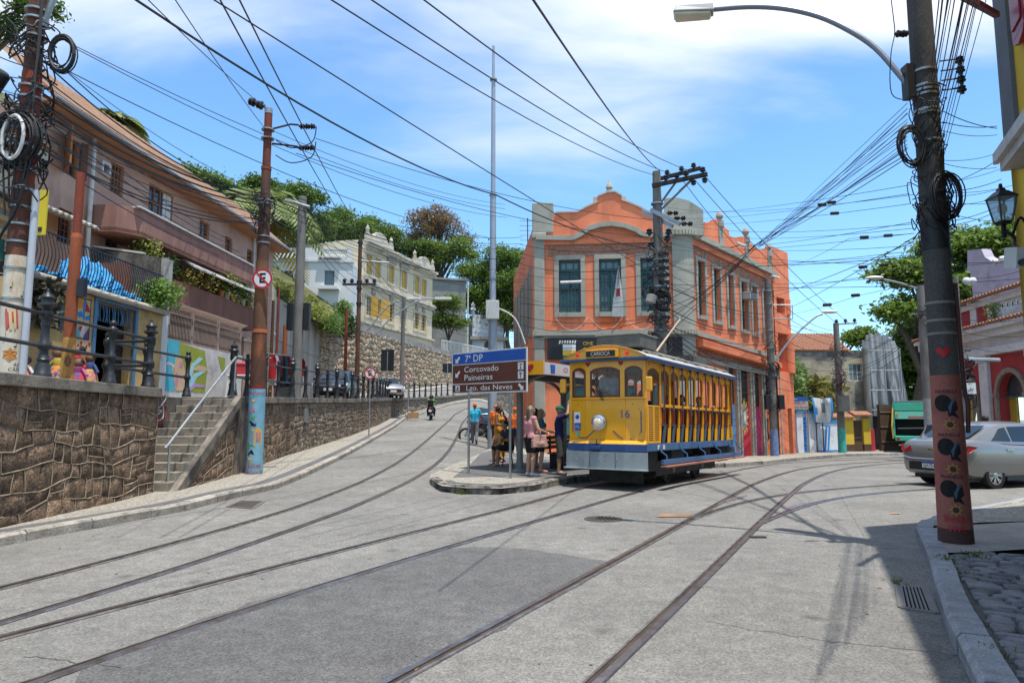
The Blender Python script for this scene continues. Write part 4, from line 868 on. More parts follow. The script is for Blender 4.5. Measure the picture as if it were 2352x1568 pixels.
mb.build('canopy',mat('canopy_tile',(.42,.40,.36),.9,stain=(.2,.19,.17),sscale=4),lh)
mb=MB();fl.box(mb,-.3,fl.L+.1,7.75,7.9,-6,.5);mb.build('roof',M_ROOFT,lh)
sg=thing('yellow_sign','narrow yellow hanging sign board beside the rusty pole','sign',P(96,490,12.4),world=True);c=P(94,488,12.4);MB().obox(c,(.11,0,0),(0,.02,0),(0,0,.43)).build('board',paint('sign_yellow',(.72,.56,.02),.5),sg);MB().obox(c+Vector((-.2,0,.40)),(.1,0,0),(0,.012,0),(0,0,.012)).build('bracket',M_IRON,sg);MB().obox(c+Vector((.02,-.024,-.33)),(.035,0,0),(0,.004,0),(0,0,.045)).build('emblem',M_IRON,sg)
# hillside behind the upper street
M_CONC=mat('concrete_wall',(.42,.375,.32),.95,scale=1.6,c2=(.27,.24,.205),fine=.15,bump=.4,stretch=(1.2,1.2,.18),stain=(.11,.10,.085),sscale=1.6,slo=.5,shi=.72,sstretch=(1.5,1.5,.12))
S0,S1,S2=(-12.9,45.5),(-6.75,75),(1.5,92)
cw=thing('concrete_retaining_wall','tall streaked concrete retaining wall behind the parked dark car','wall',(-12.5,40,2.4),world=True)
fcw=Fac((-11.9,34),(-12.9,45.6));mb=MB();fcw.box(mb,0,fcw.L,1.8,7.6,-.6,0);mb.build('wall',M_CONC,cw)
mb=MB()
for z in(3.6,5.4):fcw.box(mb,0,fcw.L,z,z+.03,.002,.012)
mb.build('joint',mat('joint',(.14,.125,.11)),cw)
rr=random.Random(31);mb=MB();scrib(mb,fcw.pt(4.5,3.9,.02),fcw.u,(0,0,1),26,2.4,1.0,.02,rr,(0,0,0));mb.build('graffiti',mat('spray_white',()),cw)
fpier=Fac((-11.2,31.0),(-11.9,34));ch=thing('cream_corner_house','cream plastered house end with chamfered corner beside the rusty tram pole','house',(-11.5,32,2.2),world=True)
mb=MB();fpier.wall(mb,0,fpier.L,1.8,7.9);fpier.block(mb,0,fpier.L,1.8,7.88,6);mb.build('wall',mat('plaster_cream2',(.62,.53,.36),.9,scale=1.5,c2=(.55,.46,.31),stain=(.42,.35,.25),sscale=1),ch);mb=MB();fpier.box(mb,-.05,fpier.L+.05,5.6,5.72,.003,.05);mb.build('string_course',M_WHITEM,ch)
M_RUB=mat('rubble',(.44,.345,.235),.95,scale=2.2,c2=(.27,.205,.14),fine=.35,fscale=10,bump=1,bscale=5,bdist=.12)
sw=thing('rubble_wall','high golden rubble stone wall below the cream mansion','wall',(-10,60,3),world=True)
pS=Path([S0,(-10.2,58),S1,S2]);rs=random.Random(8);mb=MB();cells=stone_cells(0,pS.L,lambda u:2.6+u*.05,lambda u:8.1+.006*u,.62,.40,rs)
for c in cells:stone_on(pS,c,mb,rs,.16)
o=mb.build('stone_field',M_RUB,sw,True,sharp=1.2);o['kind']='stuff'
mb=MB()
for a,b in zip(pS.p,pS.p[1:]):ff=Fac((a.x,a.y),(b.x,b.y));mb.quad(ff.pt(0,2,-.01),ff.pt(ff.L,2,-.01),ff.pt(ff.L,8.5,-.01),ff.pt(0,8.5,-.01))
mb.build('wall_core',mat('rubble_joint',(.20,.16,.11),.95),sw)
mb=MB()
for a,b in zip(pS.p,pS.p[1:]):ff=Fac((a.x,a.y),(b.x,b.y));ff.box(mb,0,ff.L,8.05,8.55,-.4,.12)
mb.build('coping',mat('coping_grey',(.30,.275,.25),.95,scale=1.2,c2=(.2,.185,.17),stain=(.12,.11,.1)),sw)
mb=MB();strip_pts=[(-12.3,46.5),(-9.6,58.5),(-6.0,75.5),(1,90)]
for(a,b),(za,zb_)in zip(zip(strip_pts,strip_pts[1:]),((2.75,3.6),(3.6,5.0),(5.0,6.6))):
 ff=Fac(a,b);mb.hexa([ff.pt(0,za-1.5,-.7),ff.pt(ff.L,zb_-1.5,-.7),ff.pt(ff.L,zb_-1.5,.5),ff.pt(0,za-1.5,.5)],[ff.pt(0,za+.1,-.7),ff.pt(ff.L,zb_+.1,-.7),ff.pt(ff.L,zb_+.1,.5),ff.pt(0,za+.1,.5)])
tag(mb.build('upper_pavement',mat('pavement_cement',(.42,.39,.34),.9)),'pale pavement at the foot of the rubble wall','pavement',kind='structure')
M_SOIL=mat('hill_soil',(.10,.095,.045),.95,scale=.6,c2=(.05,.065,.02),fine=.3,fscale=8,bump=1,bscale=3)
def hillz(x,y):
 base=7.55 if y<46 else 8.2;dd=max(0,-(x+12.8))if y<50 else max(0,-(x+10)+(y-60)*.1)
 return base+min(dd*.62,14)*(1-.15*math.sin(x*.3+y*.2))
mb=MB();xsH=list(np.arange(-60,-11.9,2.0))+[-12.6];ysH=list(np.arange(30,56,2.0))
tagm=gridmesh('hillside',sorted(xsH),ysH,lambda x,y:hillz(x,y)if x<-12.5 else 7.4,M_SOIL);tag(tagm,'overgrown hillside rising behind the retaining walls','hill',kind='structure')
hb=gridmesh('hill_terrace',list(np.arange(-60,9,4.0)),list(np.arange(92,190,6.0)),lambda x,y:(7+max(0,(y-96))*.22)*(1 if x<-3 else max(0,1-(x+3)/9)),M_SOIL);tag(hb,'wooded hill slope behind the mansion','hill',kind='structure')
hc=gridmesh('mansion_terrace',list(np.arange(-40,-3.9,2.0)),list(np.arange(54,95,3.0)),lambda x,y:8.3 if x>-14+(y-54)*.25-6 else 8.3+(-14+(y-54)*.25-6-x)*.5,M_SOIL)
me=hc.data
for v in me.vertices:
 xl=np.interp(v.co.y,(45.5,58,75,92),(-12.9,-10.2,-6.75,1.5))-.4
 if v.co.x>xl:v.co.x=xl
tag(hc,'earth terrace round the cream mansion','hill',kind='structure')
v,q=[],[]
rr=random.Random(77);vs_,qs_=[],[];off=0
for i in range(120):
 y=rr.uniform(35,47);x=-12.6-rr.random()**1.5*5-(y-34)*.08;a,b=plant_mb((x,y,hillz(x,y)if x<-12.6 else 7.6),.9,rr.uniform(.5,1.2),70,.28,rr);vs_.append(a);qs_.append(b+off);off+=len(a)
o=npmesh('slope_grass',np.vstack(vs_),np.vstack(qs_),leafmat('slope_green',(.09,.13,.025),(.27,.27,.07)));tag(o,'grass and weeds covering the slope above the concrete wall','undergrowth',kind='stuff')
# white house on the slope
M_WHITEH=mat('plaster_white',(.58,.585,.56),.85,scale=1,c2=(.56,.57,.56),stain=(.42,.42,.41),sscale=1.1,slo=.6,shi=.8,sstretch=(1,1,.3))
wh=thing('white_house','white plastered house with square barred window below the mansion','house',(-15,50,9),world=True);fw_=Fac((-19.5,49.5),(-11.95,50.2))
w1=fw_.rect(745,621,768,655);w2=fw_.rect(653,622,673,656)
mb=MB();fw_.wall(mb,0,fw_.L,6.5,13.1,[w1,w2],.3);fw_.block(mb,0,fw_.L,6.5,13.08,7);mb.build('wall',M_WHITEH,wh)
for w_ in(w1,w2):
 win(fw_,wh,w_,mat('grille_grey',(.22,.26,.28),.6),mat('pane_blue',(.12,.18,.22),.2),5,6,depth=-.2,fw=.05,mw=.04)
 mb=MB();fw_.poly(mb,[(w_[0]-.4,w_[2]-.35),(w_[1]+.4,w_[2]-.35),(w_[1]+.25,w_[2]-.12),(w_[0]-.25,w_[2]-.12)],.002,.45);mb.build('sill',M_WHITEH,wh)
 mb=MB();fw_.box(mb,w_[0]-.45,w_[1]+.45,w_[3]+.9,w_[3]+1.05,.002,.35);mb.build('hood',M_WHITEH,wh)
mb=MB();fw_.box(mb,-.1,fw_.L+.1,13.0,13.2,-.3,.12);mb.build('cornice',M_WHITEH,wh)
ub0=fw_.uz(742,590)[0];ub1=fw_.uz(797,590)[0]
for i in range(11):
 u=ub0+(ub1-ub0)*(i+.5)/11;MB().lathe(fw_.pt(u,13.2,-.1),[(.07,0),(.1,.15),(.11,.3),(.05,.5),(.04,.62),(.09,.72),(.09,.78)],8).build('baluster',M_WHITEM,wh,True)
mb=MB();fw_.box(mb,ub0-.1,ub1+.1,13.98,14.1,-.22,.02);fw_.box(mb,ub0-3.5,ub0-.1,13.2,14.05,-.22,.02);fw_.box(mb,ub1+.1,ub1+.35,13.2,14.2,-.25,.05);mb.build('parapet',M_WHITEH,wh)
# cream mansion
M_CREAM=mat('stucco_mansion',(.60,.51,.355),.85,scale=1,c2=(.52,.44,.30),stain=(.40,.36,.29),sscale=1,slo=.58,shi=.8,sstretch=(1,1,.3));M_CRTR=mat('stucco_trim',(.56,.50,.40),.85,scale=2,c2=(.44,.40,.33),stain=(.24,.22,.19),sscale=1.2,slo=.5,shi=.7)
M_SHUT=paint('shutter_yellow',(.56,.34,.06),.55,var=.15)
man=thing('cream_mansion','cream two storey mansion with yellow shutters and ornate roof parapet','mansion',(-10,62,8.5),world=True);fa=Fac((-12.25,56),(-8.2,69.3))
zp=lambda zx,zy:(698.25+.17574*zx,514.5+.17574*zy)
def zr5(x0,y0,x1,y1):a=zp(x0,y0);b=zp(x1,y1);return fa.rect(a[0],a[1],b[0],b[1])
up=[zr5(*q)for q in((805,430,885,680),(918,470,992,710),(1100,550,1170,770),(1265,605,1338,835),(1440,662,1503,885),(1530,688,1593,910))]
lw=[zr5(*q)for q in((805,975,990,1215),(1095,1052,1165,1280),(1262,1098,1330,1330),(1435,1145,1500,1370),(1525,1172,1588,1395))]
zu0=sum(h[2]for h in up)/6;zu1=sum(h[3]for h in up)/6;zl0=sum(h[2]for h in lw)/5;zl1=sum(h[3]for h in lw)/5
up=[(h[0],h[1],zu0,zu1)for h in up];lw=[(h[0],h[1],zl0,zl1)for h in lw];TOPZ=16.3
mb=MB();fa.wall(mb,0,fa.L,8.0,TOPZ,up+lw,.25);fa.block(mb,0,fa.L,8.0,TOPZ-.02,9);mb.build('wall',M_CREAM,man)
MB().quad(fa.pt(.2,8.1,-.8),fa.pt(fa.L-.2,8.1,-.8),fa.pt(fa.L-.2,TOPZ-.1,-.8),fa.pt(.2,TOPZ-.1,-.8)).build('interior',M_DARKI,man)
for i,h in enumerate(up):
 t=mb=MB();e=.14
 for q in((h[0]-e,h[0],h[2]-.1,h[3]+e),(h[1],h[1]+e,h[2]-.1,h[3]+e),(h[0],h[1],h[3],h[3]+e),(h[0]-e-.1,h[1]+e+.1,h[2]-.25,h[2]-.1)):fa.box(mb,*q,.002,.09)
 mb.build('window_trim',M_CRTR,man);um=(h[0]+h[1])/2
 louvre(fa,man,h[0],um-.01,h[2],h[3],M_SHUT,-.1,n=14);louvre(fa,man,um+.01,h[1],h[2],h[3],M_SHUT,-.1,n=14)
 if i in(2,3):
  mb=MB();w_=(h[1]-h[0])/2;pts=[(um-w_-.3,h[3]+.15)]+[(um+(w_+.35)*math.cos(a),h[3]+.35+.5*math.sin(a))for a in lin(PI,0,9)]+[(um+w_+.3,h[3]+.15)];fa.poly(mb,pts,.003,.2);mb.build('pediment',mat('stucco_dark',(.33,.30,.25),.9),man)
  mb=MB();pts=[(um+(w_+.02)*math.cos(a),h[3]-.28+.38*math.sin(a))for a in lin(PI,0,9)]+[(h[1]+.02,h[3]+.12),(h[0]-.02,h[3]+.12)];fa.poly(mb,pts,-.05,.06);mb.build('arch_head',M_CRTR,man)
for i,h in enumerate(lw):
 mb=MB();e=.14
 for q in((h[0]-e,h[0],h[2]-.1,h[3]+e),(h[1],h[1]+e,h[2]-.1,h[3]+e),(h[0],h[1],h[3],h[3]+e),(h[0]-e-.1,h[1]+e+.1,h[2]-.25,h[2]-.1)):fa.box(mb,*q,.002,.09)
 mb.build('window_trim',M_CRTR,man);win(fa,man,h,M_SHUT,M_GLASS,4 if i==0 else 2,5,depth=-.12,fw=.1,mw=.06);um=(h[0]+h[1])/2
 mb=MB();fa.poly(mb,[(um-.35,h[3]+.3),(um+.35,h[3]+.3),(um+.2,h[3]+.7),(um,h[3]+.85),(um-.2,h[3]+.7)],.003,.12);mb.build('keystone',mat('stucco_dark',()),man)
h=lw[0]
for u,e in((h[1],(fa.u*.35+fa.n*.7)),(h[0]+.75,fa.u*.1+fa.n*.6)):mb=MB();leaf_panel(mb,fa.pt(u,0,.1),e,h[2],h[3]);mb.build('shutter',M_SHUT,man)
for z,hg,dp in((TOPZ-.25,.25,.55),(TOPZ-.45,.2,.35),(TOPZ-.62,.14,.2),(zu0-.95,.22,.35),(zu0-.72,.12,.22),(zu0-1.15,.16,.2),(zl0-.75,.16,.25),(8.3,.2,.2)):mb=MB();fa.box(mb,-.25,fa.L+.25,z,z+hg,.003,dp);mb.build('cornice',M_CRTR if z>9 else mat('stucco_dark',()),man)
for k in range(6):mb=MB();fa.box(mb,.1,fa.L-.1,zu0-.2+k*.55,zu0-.17+k*.55,.002,.012)if False else None
for u0_,u1_ in((0,4.6),(9.3,fa.L)):
 mb=MB();um=(u0_+u1_)/2;pts=[(u0_,TOPZ),(u0_,TOPZ+.55),(um-1.1,TOPZ+.55)]+[(um+1.1*math.cos(a),TOPZ+.55+.55*math.sin(a))for a in lin(PI,0,11)]+[(u1_,TOPZ+.55),(u1_,TOPZ)];fa.poly(mb,pts,-.15,.25);mb.build('parapet',M_CRTR,man)
 for u in(u0_+.15,u1_-.15):MB().lathe(fa.pt(u,TOPZ+.55,.05),[(.18,0),(.18,.18),(.08,.22),(.16,.32),(.18,.48),(.1,.64),(.04,.72),(.02,.8)],10).build('finial',M_CRTR,man,True)
fsd=Fac((-22.5,57.6),(-12.25,56.0));mb=MB();mb.prism([fsd.pt(0,8,0),fsd.pt(fsd.L,8,0),fsd.pt(fsd.L,TOPZ,0),fsd.pt(fsd.L-2.0,TOPZ,0),fsd.pt(1.5,TOPZ-.55,0)],-fsd.n*.3);mb.build('side_wall',mat('plaster_side',(.62,.56,.40),.9,scale=1,c2=(.54,.48,.34),stain=(.2,.18,.15),sscale=.6,slo=.58,shi=.75),man)
for k in range(2):
 u=fsd.L-.55-k*.75;mb=MB();fsd.box(mb,u-.18,u+.12,10.0,12.8,.003,.1);mb.build('window',M_SHUT,man)
mb=MB();fa2=Fac((-13.6,55.0),(-8.0,73.5));fa2.box(mb,0,fa2.L,8.0,8.9,-1.5,-.9);mb.build('plinth',mat('plinth_cream',(.50,.45,.36),.9,stain=(.3,.27,.22)),man)
gh=thing('grey_concrete_house','plain grey concrete house right of the mansion among trees','house',(-8,84,8),world=True);fg2=Fac((-9.9,82),(-5.7,83.2));mb=MB();fg2.wall(mb,0,fg2.L,6,18.2,[(2.2,2.9,15.5,16.3)]);fg2.block(mb,0,fg2.L,6,18.15,7);mb.build('wall',mat('concrete_house',(.25,.25,.235),.9,scale=.8,c2=(.19,.19,.18),stain=(.12,.12,.11),sscale=.7),gh);mb=MB();fg2.box(mb,-.2,fg2.L+.2,18.16,18.4,-7,.3);mb.build('roof',mat('coping_grey',()),gh);mb=MB();mb.tube([fg2.pt(fg2.L+.25,18,.1),fg2.pt(fg2.L+.25,6,.1)],.08,6);mb.build('drainpipe',M_WHITEM,gh)
gt=thing('white_gatehouse','small white gatehouse with arched doorway up the side street','gatehouse',(-3,88,7),world=True);fq=Fac((-5.1,87),(-1.1,88));ar=fq.rect(1112,782,1135,815);mb=MB();fq.wall(mb,0,fq.L,5,14.6,[(ar[0],ar[1],5,ar[3])]);fq.block(mb,0,fq.L,5,14.5,4);mb.build('wall',mat('gate_white',(.60,.62,.65),.85,stain=(.35,.35,.36)),gt)
um=(ar[0]+ar[1])/2;mb=MB();pts=[(um+.62*math.cos(a),ar[3]-.62+.0+.62*math.sin(a))for a in lin(PI,0,9)];fq.poly(mb,pts+[(ar[1]+.02,ar[3]+.02),(ar[0]-.02,ar[3]+.02)],-.1,.02);mb.build('arch_head',M_CRTR,gt);MB().quad(fq.pt(ar[0],5,-.4),fq.pt(ar[1],5,-.4),fq.pt(ar[1],ar[3],-.4),fq.pt(ar[0],ar[3],-.4)).build('doorway',mat('door_grey',(.12,.12,.12)),gt)
mb=MB();fq.box(mb,-.4,fq.L+.4,11.3,11.7,.003,.7);mb.build('cornice',mat('stucco_dark',()),gt)
for u in(.1,fq.L-.1):MB().lathe(fq.pt(u,14.6,-.2),[(.3,0),(.3,.5),(.42,.55),(.42,.7),(.2,.9),(.3,1.2),(.1,1.6)],8).build('finial',M_WHITEH,gt,True)
wf=thing('white_fence','white baluster fence on the wall beyond the mansion','fence',(-5,78,8.5),world=True);ffn=Fac((-7.6,73.5),(-2.6,84))
for i in range(40):MB().tube([ffn.pt(i*ffn.L/39,8.6,0),ffn.pt(i*ffn.L/39,9.7,0)],.05,5).build('baluster',M_WHITEM,wf)
mb=MB();ffn.box(mb,0,ffn.L,9.7,9.8,-.06,.06);mb.build('rail',M_WHITEM,wf)
# orange corner building
M_ORG=mat('plaster_orange',(.80,.245,.118),.85,scale=1.0,c2=(.66,.185,.088),fine=.06,bump=.25,bscale=20,stain=(.40,.14,.085),sscale=1.3,slo=.52,shi=.78,sstretch=(1.6,1.6,.25))
M_GRY=mat('stucco_grey',(.36,.35,.29),.9,scale=1.5,c2=(.29,.28,.235),fine=.1,bump=.3,stain=(.17,.165,.14),sscale=1.2,slo=.58,shi=.76,sstretch=(1,1,.35))
M_BRK=mat('old_brick',(.46,.20,.12),.95,scale=9,c2=(.27,.13,.085),fine=.3,fscale=20,bump=.8,bscale=15,stain=(.36,.28,.22),sscale=4,slo=.54,shi=.7)
M_BRKJ=mat('brick_joint',(.36,.27,.20),.95,scale=6,c2=(.14,.11,.09))
M_GRN=paint('door_green',(.018,.085,.075),.5);M_GRN2=paint('door_green_pale',(.05,.15,.135),.5)
ob=thing('orange_corner_building','orange two storey corner building with curved pediment, grey corner piers and green windows','building',(7,29,-.3),world=True)
f1=Fac((1.02,29.6),(7.05,29.0));f2=Fac((7.72,29.05),(14.9,36.6));GZ0=-.75
fL=Fac((1.02,29.6),(-.05,42),flip=False)
zz=lambda x,y:((1250+x/2.091)*.91875,(400+y/2.091)*.91875)
def r5(fc,x0,y0,x1,y1):a=zz(x0,y0);b=zz(x1,y1);return fc.rect(a[0],a[1],b[0],b[1])
def p5(fc,lst):return[fc.uz(*zz(x,y))for x,y in lst]
fw1=[r5(f1,*q)for q in((308,520,422,798),(518,515,634,790),(735,515,860,795))]
za=sum(h[2]for h in fw1)/3;zb_=sum(h[3]for h in fw1)/3;fw1=[(h[0],h[1],za,zb_)for h in fw1]
LOWC=f1.uz(*zz(500,905))[1];UPC=f1.uz(*zz(220,400))[1]
lowd=[(1.1,2.3,GZ0,2.9),(3.1,4.3,GZ0,2.9),(4.9,5.7,GZ0,2.9)]
mb=MB();f1.wall(mb,0,f1.L,GZ0,UPC+.3,fw1+lowd,.35);mb.build('wall',M_ORG,ob)
MB().quad(f1.pt(0,GZ0,-1.0),f1.pt(f1.L,GZ0,-1.0),f1.pt(f1.L,UPC,-1.0),f1.pt(0,UPC,-1.0)).build('interior',M_DARKI,ob)
out_=p5(f1,((245,430),(245,290),(290,278),(405,275),(450,250),(512,221),(512,193),(560,172),(600,170),(636,190),(636,212),(690,232),(735,252),(775,275),(862,285),(900,290),(900,430)))
mb=MB();f1.poly(mb,out_,-.3,.01);mb.build('pediment',M_ORG,ob)
top=out_[2:15];mb=MB()
for a,b in zip(top,top[1:]):mb.bar(f1.pt(*a,-.14)+Vector((0,0,.03)),f1.pt(*b,-.14)+Vector((0,0,.03)),.42,.07)
mb.build('pediment_cap',mat('cap_pale',(.52,.42,.34),.9),ob)
def finial(fc,u,z,s=1.0):return MB().lathe(fc.pt(u,z,-.14),[(.2*s,0),(.2*s,.1*s),(.12*s,.16*s),(.2*s,.28*s),(.17*s,.42*s),(.06*s,.58*s),(.02*s,.75*s)],10).build('finial',M_GRY,ob,True)
fu,fz_=f1.uz(*zz(572,172));finial(f1,fu,fz_+.05,.8)
arc=p5(f1,((190,402),(380,405),(420,385),(460,355),(520,337),(580,330),(650,340),(710,362),(745,385),(780,392),(905,385)))
mb=MB()
for a,b in zip(arc,arc[1:]):mb.bar(f1.pt(a[0],a[1]-.08,.12),f1.pt(b[0]+.01,b[1]-.08,.12),.26,.2)
mb.build('arched_moulding',M_GRY,ob)
def bricks(fc,parent,u0,u1,za0,za1,zb0,zb1,d,rr):
 mb=MB();rows=max(3,int((za1-za0)/.085))
 MBq=MB();MBq.quad(fc.pt(u0,za0,d-.012),fc.pt(u1,zb0,d-.012),fc.pt(u1,zb1,d-.012),fc.pt(u0,za1,d-.012));o=MBq.build('brick_bed',M_BRKJ,parent)
 for r in range(rows):
  u=u0+(.12 if r%2 else 0)
  while u<u1-.08:
   w=min(.24*rr.uniform(.85,1.1),u1-u);t=(u-u0)/(u1-u0);lo=za0+(zb0-za0)*t;hi=za1+(zb1-za1)*t;h=(hi-lo)/rows;z=lo+h*r
   if rr.random()>.06:k=rr.uniform(-.004,.018);mb.hexa([fc.pt(u+.006,z+.006,d-.02),fc.pt(u+w-.006,z+.006,d-.02),fc.pt(u+w-.006,z+.006,d+k),fc.pt(u+.006,z+.006,d+k)],[fc.pt(u+.006,z+h-.006,d-.02),fc.pt(u+w-.006,z+h-.006,d-.02),fc.pt(u+w-.006,z+h-.006,d+k),fc.pt(u+.006,z+h-.006,d+k)])
   u+=w
 b=mb.build('brick_field',M_BRK,parent);b['kind']='stuff';return b
rr=random.Random(14);bz0=f1.uz(*zz(500,520))[1];bz1=f1.uz(*zz(500,440))[1]
bricks(f1,ob,f1.uz(*zz(248,470))[0],f1.L-.02,zb_+.16,bz1,zb_+.16,bz1,.02,rr)
mb=MB();f1.box(mb,.0,f1.L,bz1,bz1+.22,.002,.1);mb.build('string_course',M_ORG,ob)
def surround(fc,h,e,d,m,sill=True,parent=None):
 mb=MB();fc.box(mb,h[0]-e,h[0],h[2]-e,h[3]+e,.002,d);fc.box(mb,h[1],h[1]+e,h[2]-e,h[3]+e,.002,d);fc.box(mb,h[0],h[1],h[3],h[3]+e,.002,d)
 if sill:fc.box(mb,h[0],h[1],h[2]-e,h[2],.002,d+.05)
 return mb.build('window_surround',m,parent)
M_CURT=mat('curtain_blue',(.12,.17,.22),.5,scale=2);M_PANE2=glass('pane_pale',(.16,.20,.21),.15)
for i,h in enumerate(fw1):
 surround(f1,h,.2,.07,M_GRY,True,ob);zt=h[2]+(h[3]-h[2])*.78
 win(f1,ob,(h[0],h[1],zt,h[3]),M_GRN,M_PANE2,3,1,depth=-.16,fw=.12,mw=.05,name='transom');um=(h[0]+h[1])/2
 for a,b in((h[0]+.02,um-.01),(um+.01,h[1]-.02)):win(f1,ob,(a,b,h[2]+.02,zt-.02),M_GRN,M_GLASS if i!=1 else M_CURT,2,4,depth=-.2,fw=.09,mw=.04,name='door_leaf')
for i,h in enumerate(lowd):win(f1,ob,(h[0]+.01,h[1]-.01,h[2],h[3]-.01),M_GRN,M_GRN2,2,3,depth=-.2,fw=.1,mw=.08,name='door')
mb=MB();f1.box(mb,-.1,f1.L+.05,LOWC-.1,LOWC+.12,.002,.22);f1.box(mb,-.1,f1.L+.05,LOWC-.2,LOWC-.1,.002,.12);mb.build('cornice',M_GRY,ob)
pn=r5(f1,528,820,640,905);mb=MB();f1.box(mb,pn[0],pn[1],pn[2],pn[3],.003,.05);mb.build('panel',mat('plaster_orange_deep',(.72,.16,.05),.85),ob)
mb=MB()
for k in range(3):
 a=f1.pt(.9+k*1.5,fw1[0][2]-.25,.12);b=f1.pt(2.3+k*1.5,fw1[0][2]-.2,.12);mb.tube([a.lerp(b,t)+Vector((0,0,-.55*4*t*(1-t)))for t in lin(0,1,12)],.012,4)
mb.build('string_light',M_WHITEM,ob)
def pier(c,r,z0,z1,name='corner_pier',n=12):return MB().lathe((c[0],c[1],0),[(r,z0),(r,z1-.1),(r*1.0,z1)],n).build(name,M_GRY,ob,True)
lpz=f1.uz(*zz(240,225))[1];mb=MB();f1.box(mb,-.06,.42,GZ0,UPC+.1,-.6,.12);f1.box(mb,-.12,.82,UPC+.14,lpz,-.6,.12);f1.box(mb,-.14,.5,UPC-.12,UPC+.14,-.6,.2);mb.build('corner_pier',M_GRY,ob,bevel=.05)
cx0,cx1=Vector(f1.pt(f1.L-.12,0,.10)),Vector(f2.pt(.12,0,.10));cm=(cx0+cx1)/2+Vector((.05,-.22,0));topz=f1.uz(*zz(940,200))[1]
def curve_pts(n=8):
 return[((1-t)**2*cx0+2*t*(1-t)*cm+t*t*cx1)for t in lin(0,1,n+1)]
cpn=curve_pts();mb=MB()
for a,b in zip(cpn,cpn[1:]):mb.quad((a.x,a.y,GZ0),(b.x,b.y,GZ0),(b.x,b.y,UPC),(a.x,a.y,UPC))
mb.build('corner_pier',M_GRY,ob,True)
def hump(x):return f1.uz(*zz(x,0))[0]
cr=p5(f1,((862,395),(862,200),(930,198),(985,212),(1030,240),(1062,262),(1064,395)));mb=MB();f1.poly(mb,cr,-.25,.02);mb.build('corner_parapet',M_GRY,ob)
mb=MB()
for a,b in zip(cpn,cpn[1:]):mb.bar(Vector((a.x,a.y,UPC-.02)),Vector((b.x,b.y,UPC-.02)),.45,.22)
mb.build('cornice',M_GRY,ob);mb=MB()
for a,b in zip(cpn,cpn[1:]):mb.bar(Vector((a.x,a.y,LOWC)),Vector((b.x,b.y,LOWC)),.4,.2)
mb.build('cornice',M_GRY,ob)
# ---- long right face (its mouldings run slightly downhill like the street)
def zl2(x0,y0,x1,y1):
 a=f2.uz(*zz(x0,y0));b=f2.uz(*zz(x1,y1));return lambda u:a[1]+(b[1]-a[1])*(u-a[0])/(b[0]-a[0])
cor,lowb,wtop,wsil,bb0=zl2(1010,415,1410,605),zl2(1030,1000,1400,1085),zl2(1050,530,1385,690),zl2(1055,815,1390,925),zl2(1010,905,1400,1025)
wins=[r5(f2,*q)for q in((1032,545,1070,812),(1116,585,1150,840),(1192,625,1220,862),(1260,655,1292,888),(1318,680,1342,908),(1376,700,1398,925))]
wins=[(h[0],h[1],wsil((h[0]+h[1])/2),wtop((h[0]+h[1])/2))for h in wins]
doors=[(f2.L*a,f2.L*b,GZ0,lowb(f2.L*a)-.35)for a,b in((.30,.38),(.42,.52),(.56,.64),(.68,.745),(.80,.85))]
UE=f2.uz(*zz(1425,700))[0]
mb=MB();us=sorted({0,UE}|{q for h in wins+doors for q in h[:2]if 0<q<UE})
for a,b in zip(us,us[1:]):
 m_=(a+b)/2;cuts=[(h[2],h[3])for h in wins+doors if h[0]<m_<h[1]];lo=[GZ0-.2];segs=[]
 cur=GZ0-.2
 for c,e in sorted(cuts):
  if c>cur:segs.append((cur,c))
  cur=e
 segs.append((cur,None))
 for c,e in segs:mb.quad(f2.pt(a,c),f2.pt(b,c),f2.pt(b,e if e is not None else cor(b)+.25),f2.pt(a,e if e is not None else cor(a)+.25))
for h in wins+doors:
 a,b,c,e=h
 for p0,p1 in(((a,c),(b,c)),((b,c),(b,e)),((b,e),(a,e)),((a,e),(a,c))):mb.quad(f2.pt(*p0,0),f2.pt(*p1,0),f2.pt(*p1,-.4),f2.pt(*p0,-.4))
mb.build('wall',M_ORG,ob);MB().quad(f2.pt(0,GZ0,-1.0),f2.pt(UE,GZ0,-1.0),f2.pt(UE,cor(UE),-1.0),f2.pt(0,cor(0),-1.0)).build('interior',M_DARKI,ob)
def slope_bar(fc,m,fn,dz,h,d0,d1,u0,u1,name,parent=None):
 mb=MB();mb.hexa([fc.pt(u0,fn(u0)+dz,d0),fc.pt(u1,fn(u1)+dz,d0),fc.pt(u1,fn(u1)+dz,d1),fc.pt(u0,fn(u0)+dz,d1)],[fc.pt(u0,fn(u0)+dz+h,d0),fc.pt(u1,fn(u1)+dz+h,d0),fc.pt(u1,fn(u1)+dz+h,d1),fc.pt(u0,fn(u0)+dz+h,d1)]);return mb.build(name,m,parent or ob)
slope_bar(f2,M_GRY,cor,-.02,.24,.002,.3,.1,UE,'cornice');slope_bar(f2,M_ORG,cor,-.3,.26,.002,.12,.1,UE,'string_course');slope_bar(f2,M_GRY,bb0,-.1,.2,.002,.2,.1,UE,'cornice');slope_bar(f2,M_ORG,bb0,-.55,.3,.002,.35,.3,UE,'awning_band')
bricks(f2,ob,.35,UE-.1,wtop(.35)+.2,cor(.35)-.33,wtop(UE)+.2,cor(UE)-.33,.02,rr)
bricks(f2,ob,.5,UE-.1,lowb(.5)-.25,bb0(.5)-.6,lowb(UE)-.25,bb0(UE)-.6,.03,rr)
slope_bar(f2,M_GRY,lowb,-.42,.16,.002,.14,.5,UE,'cornice')
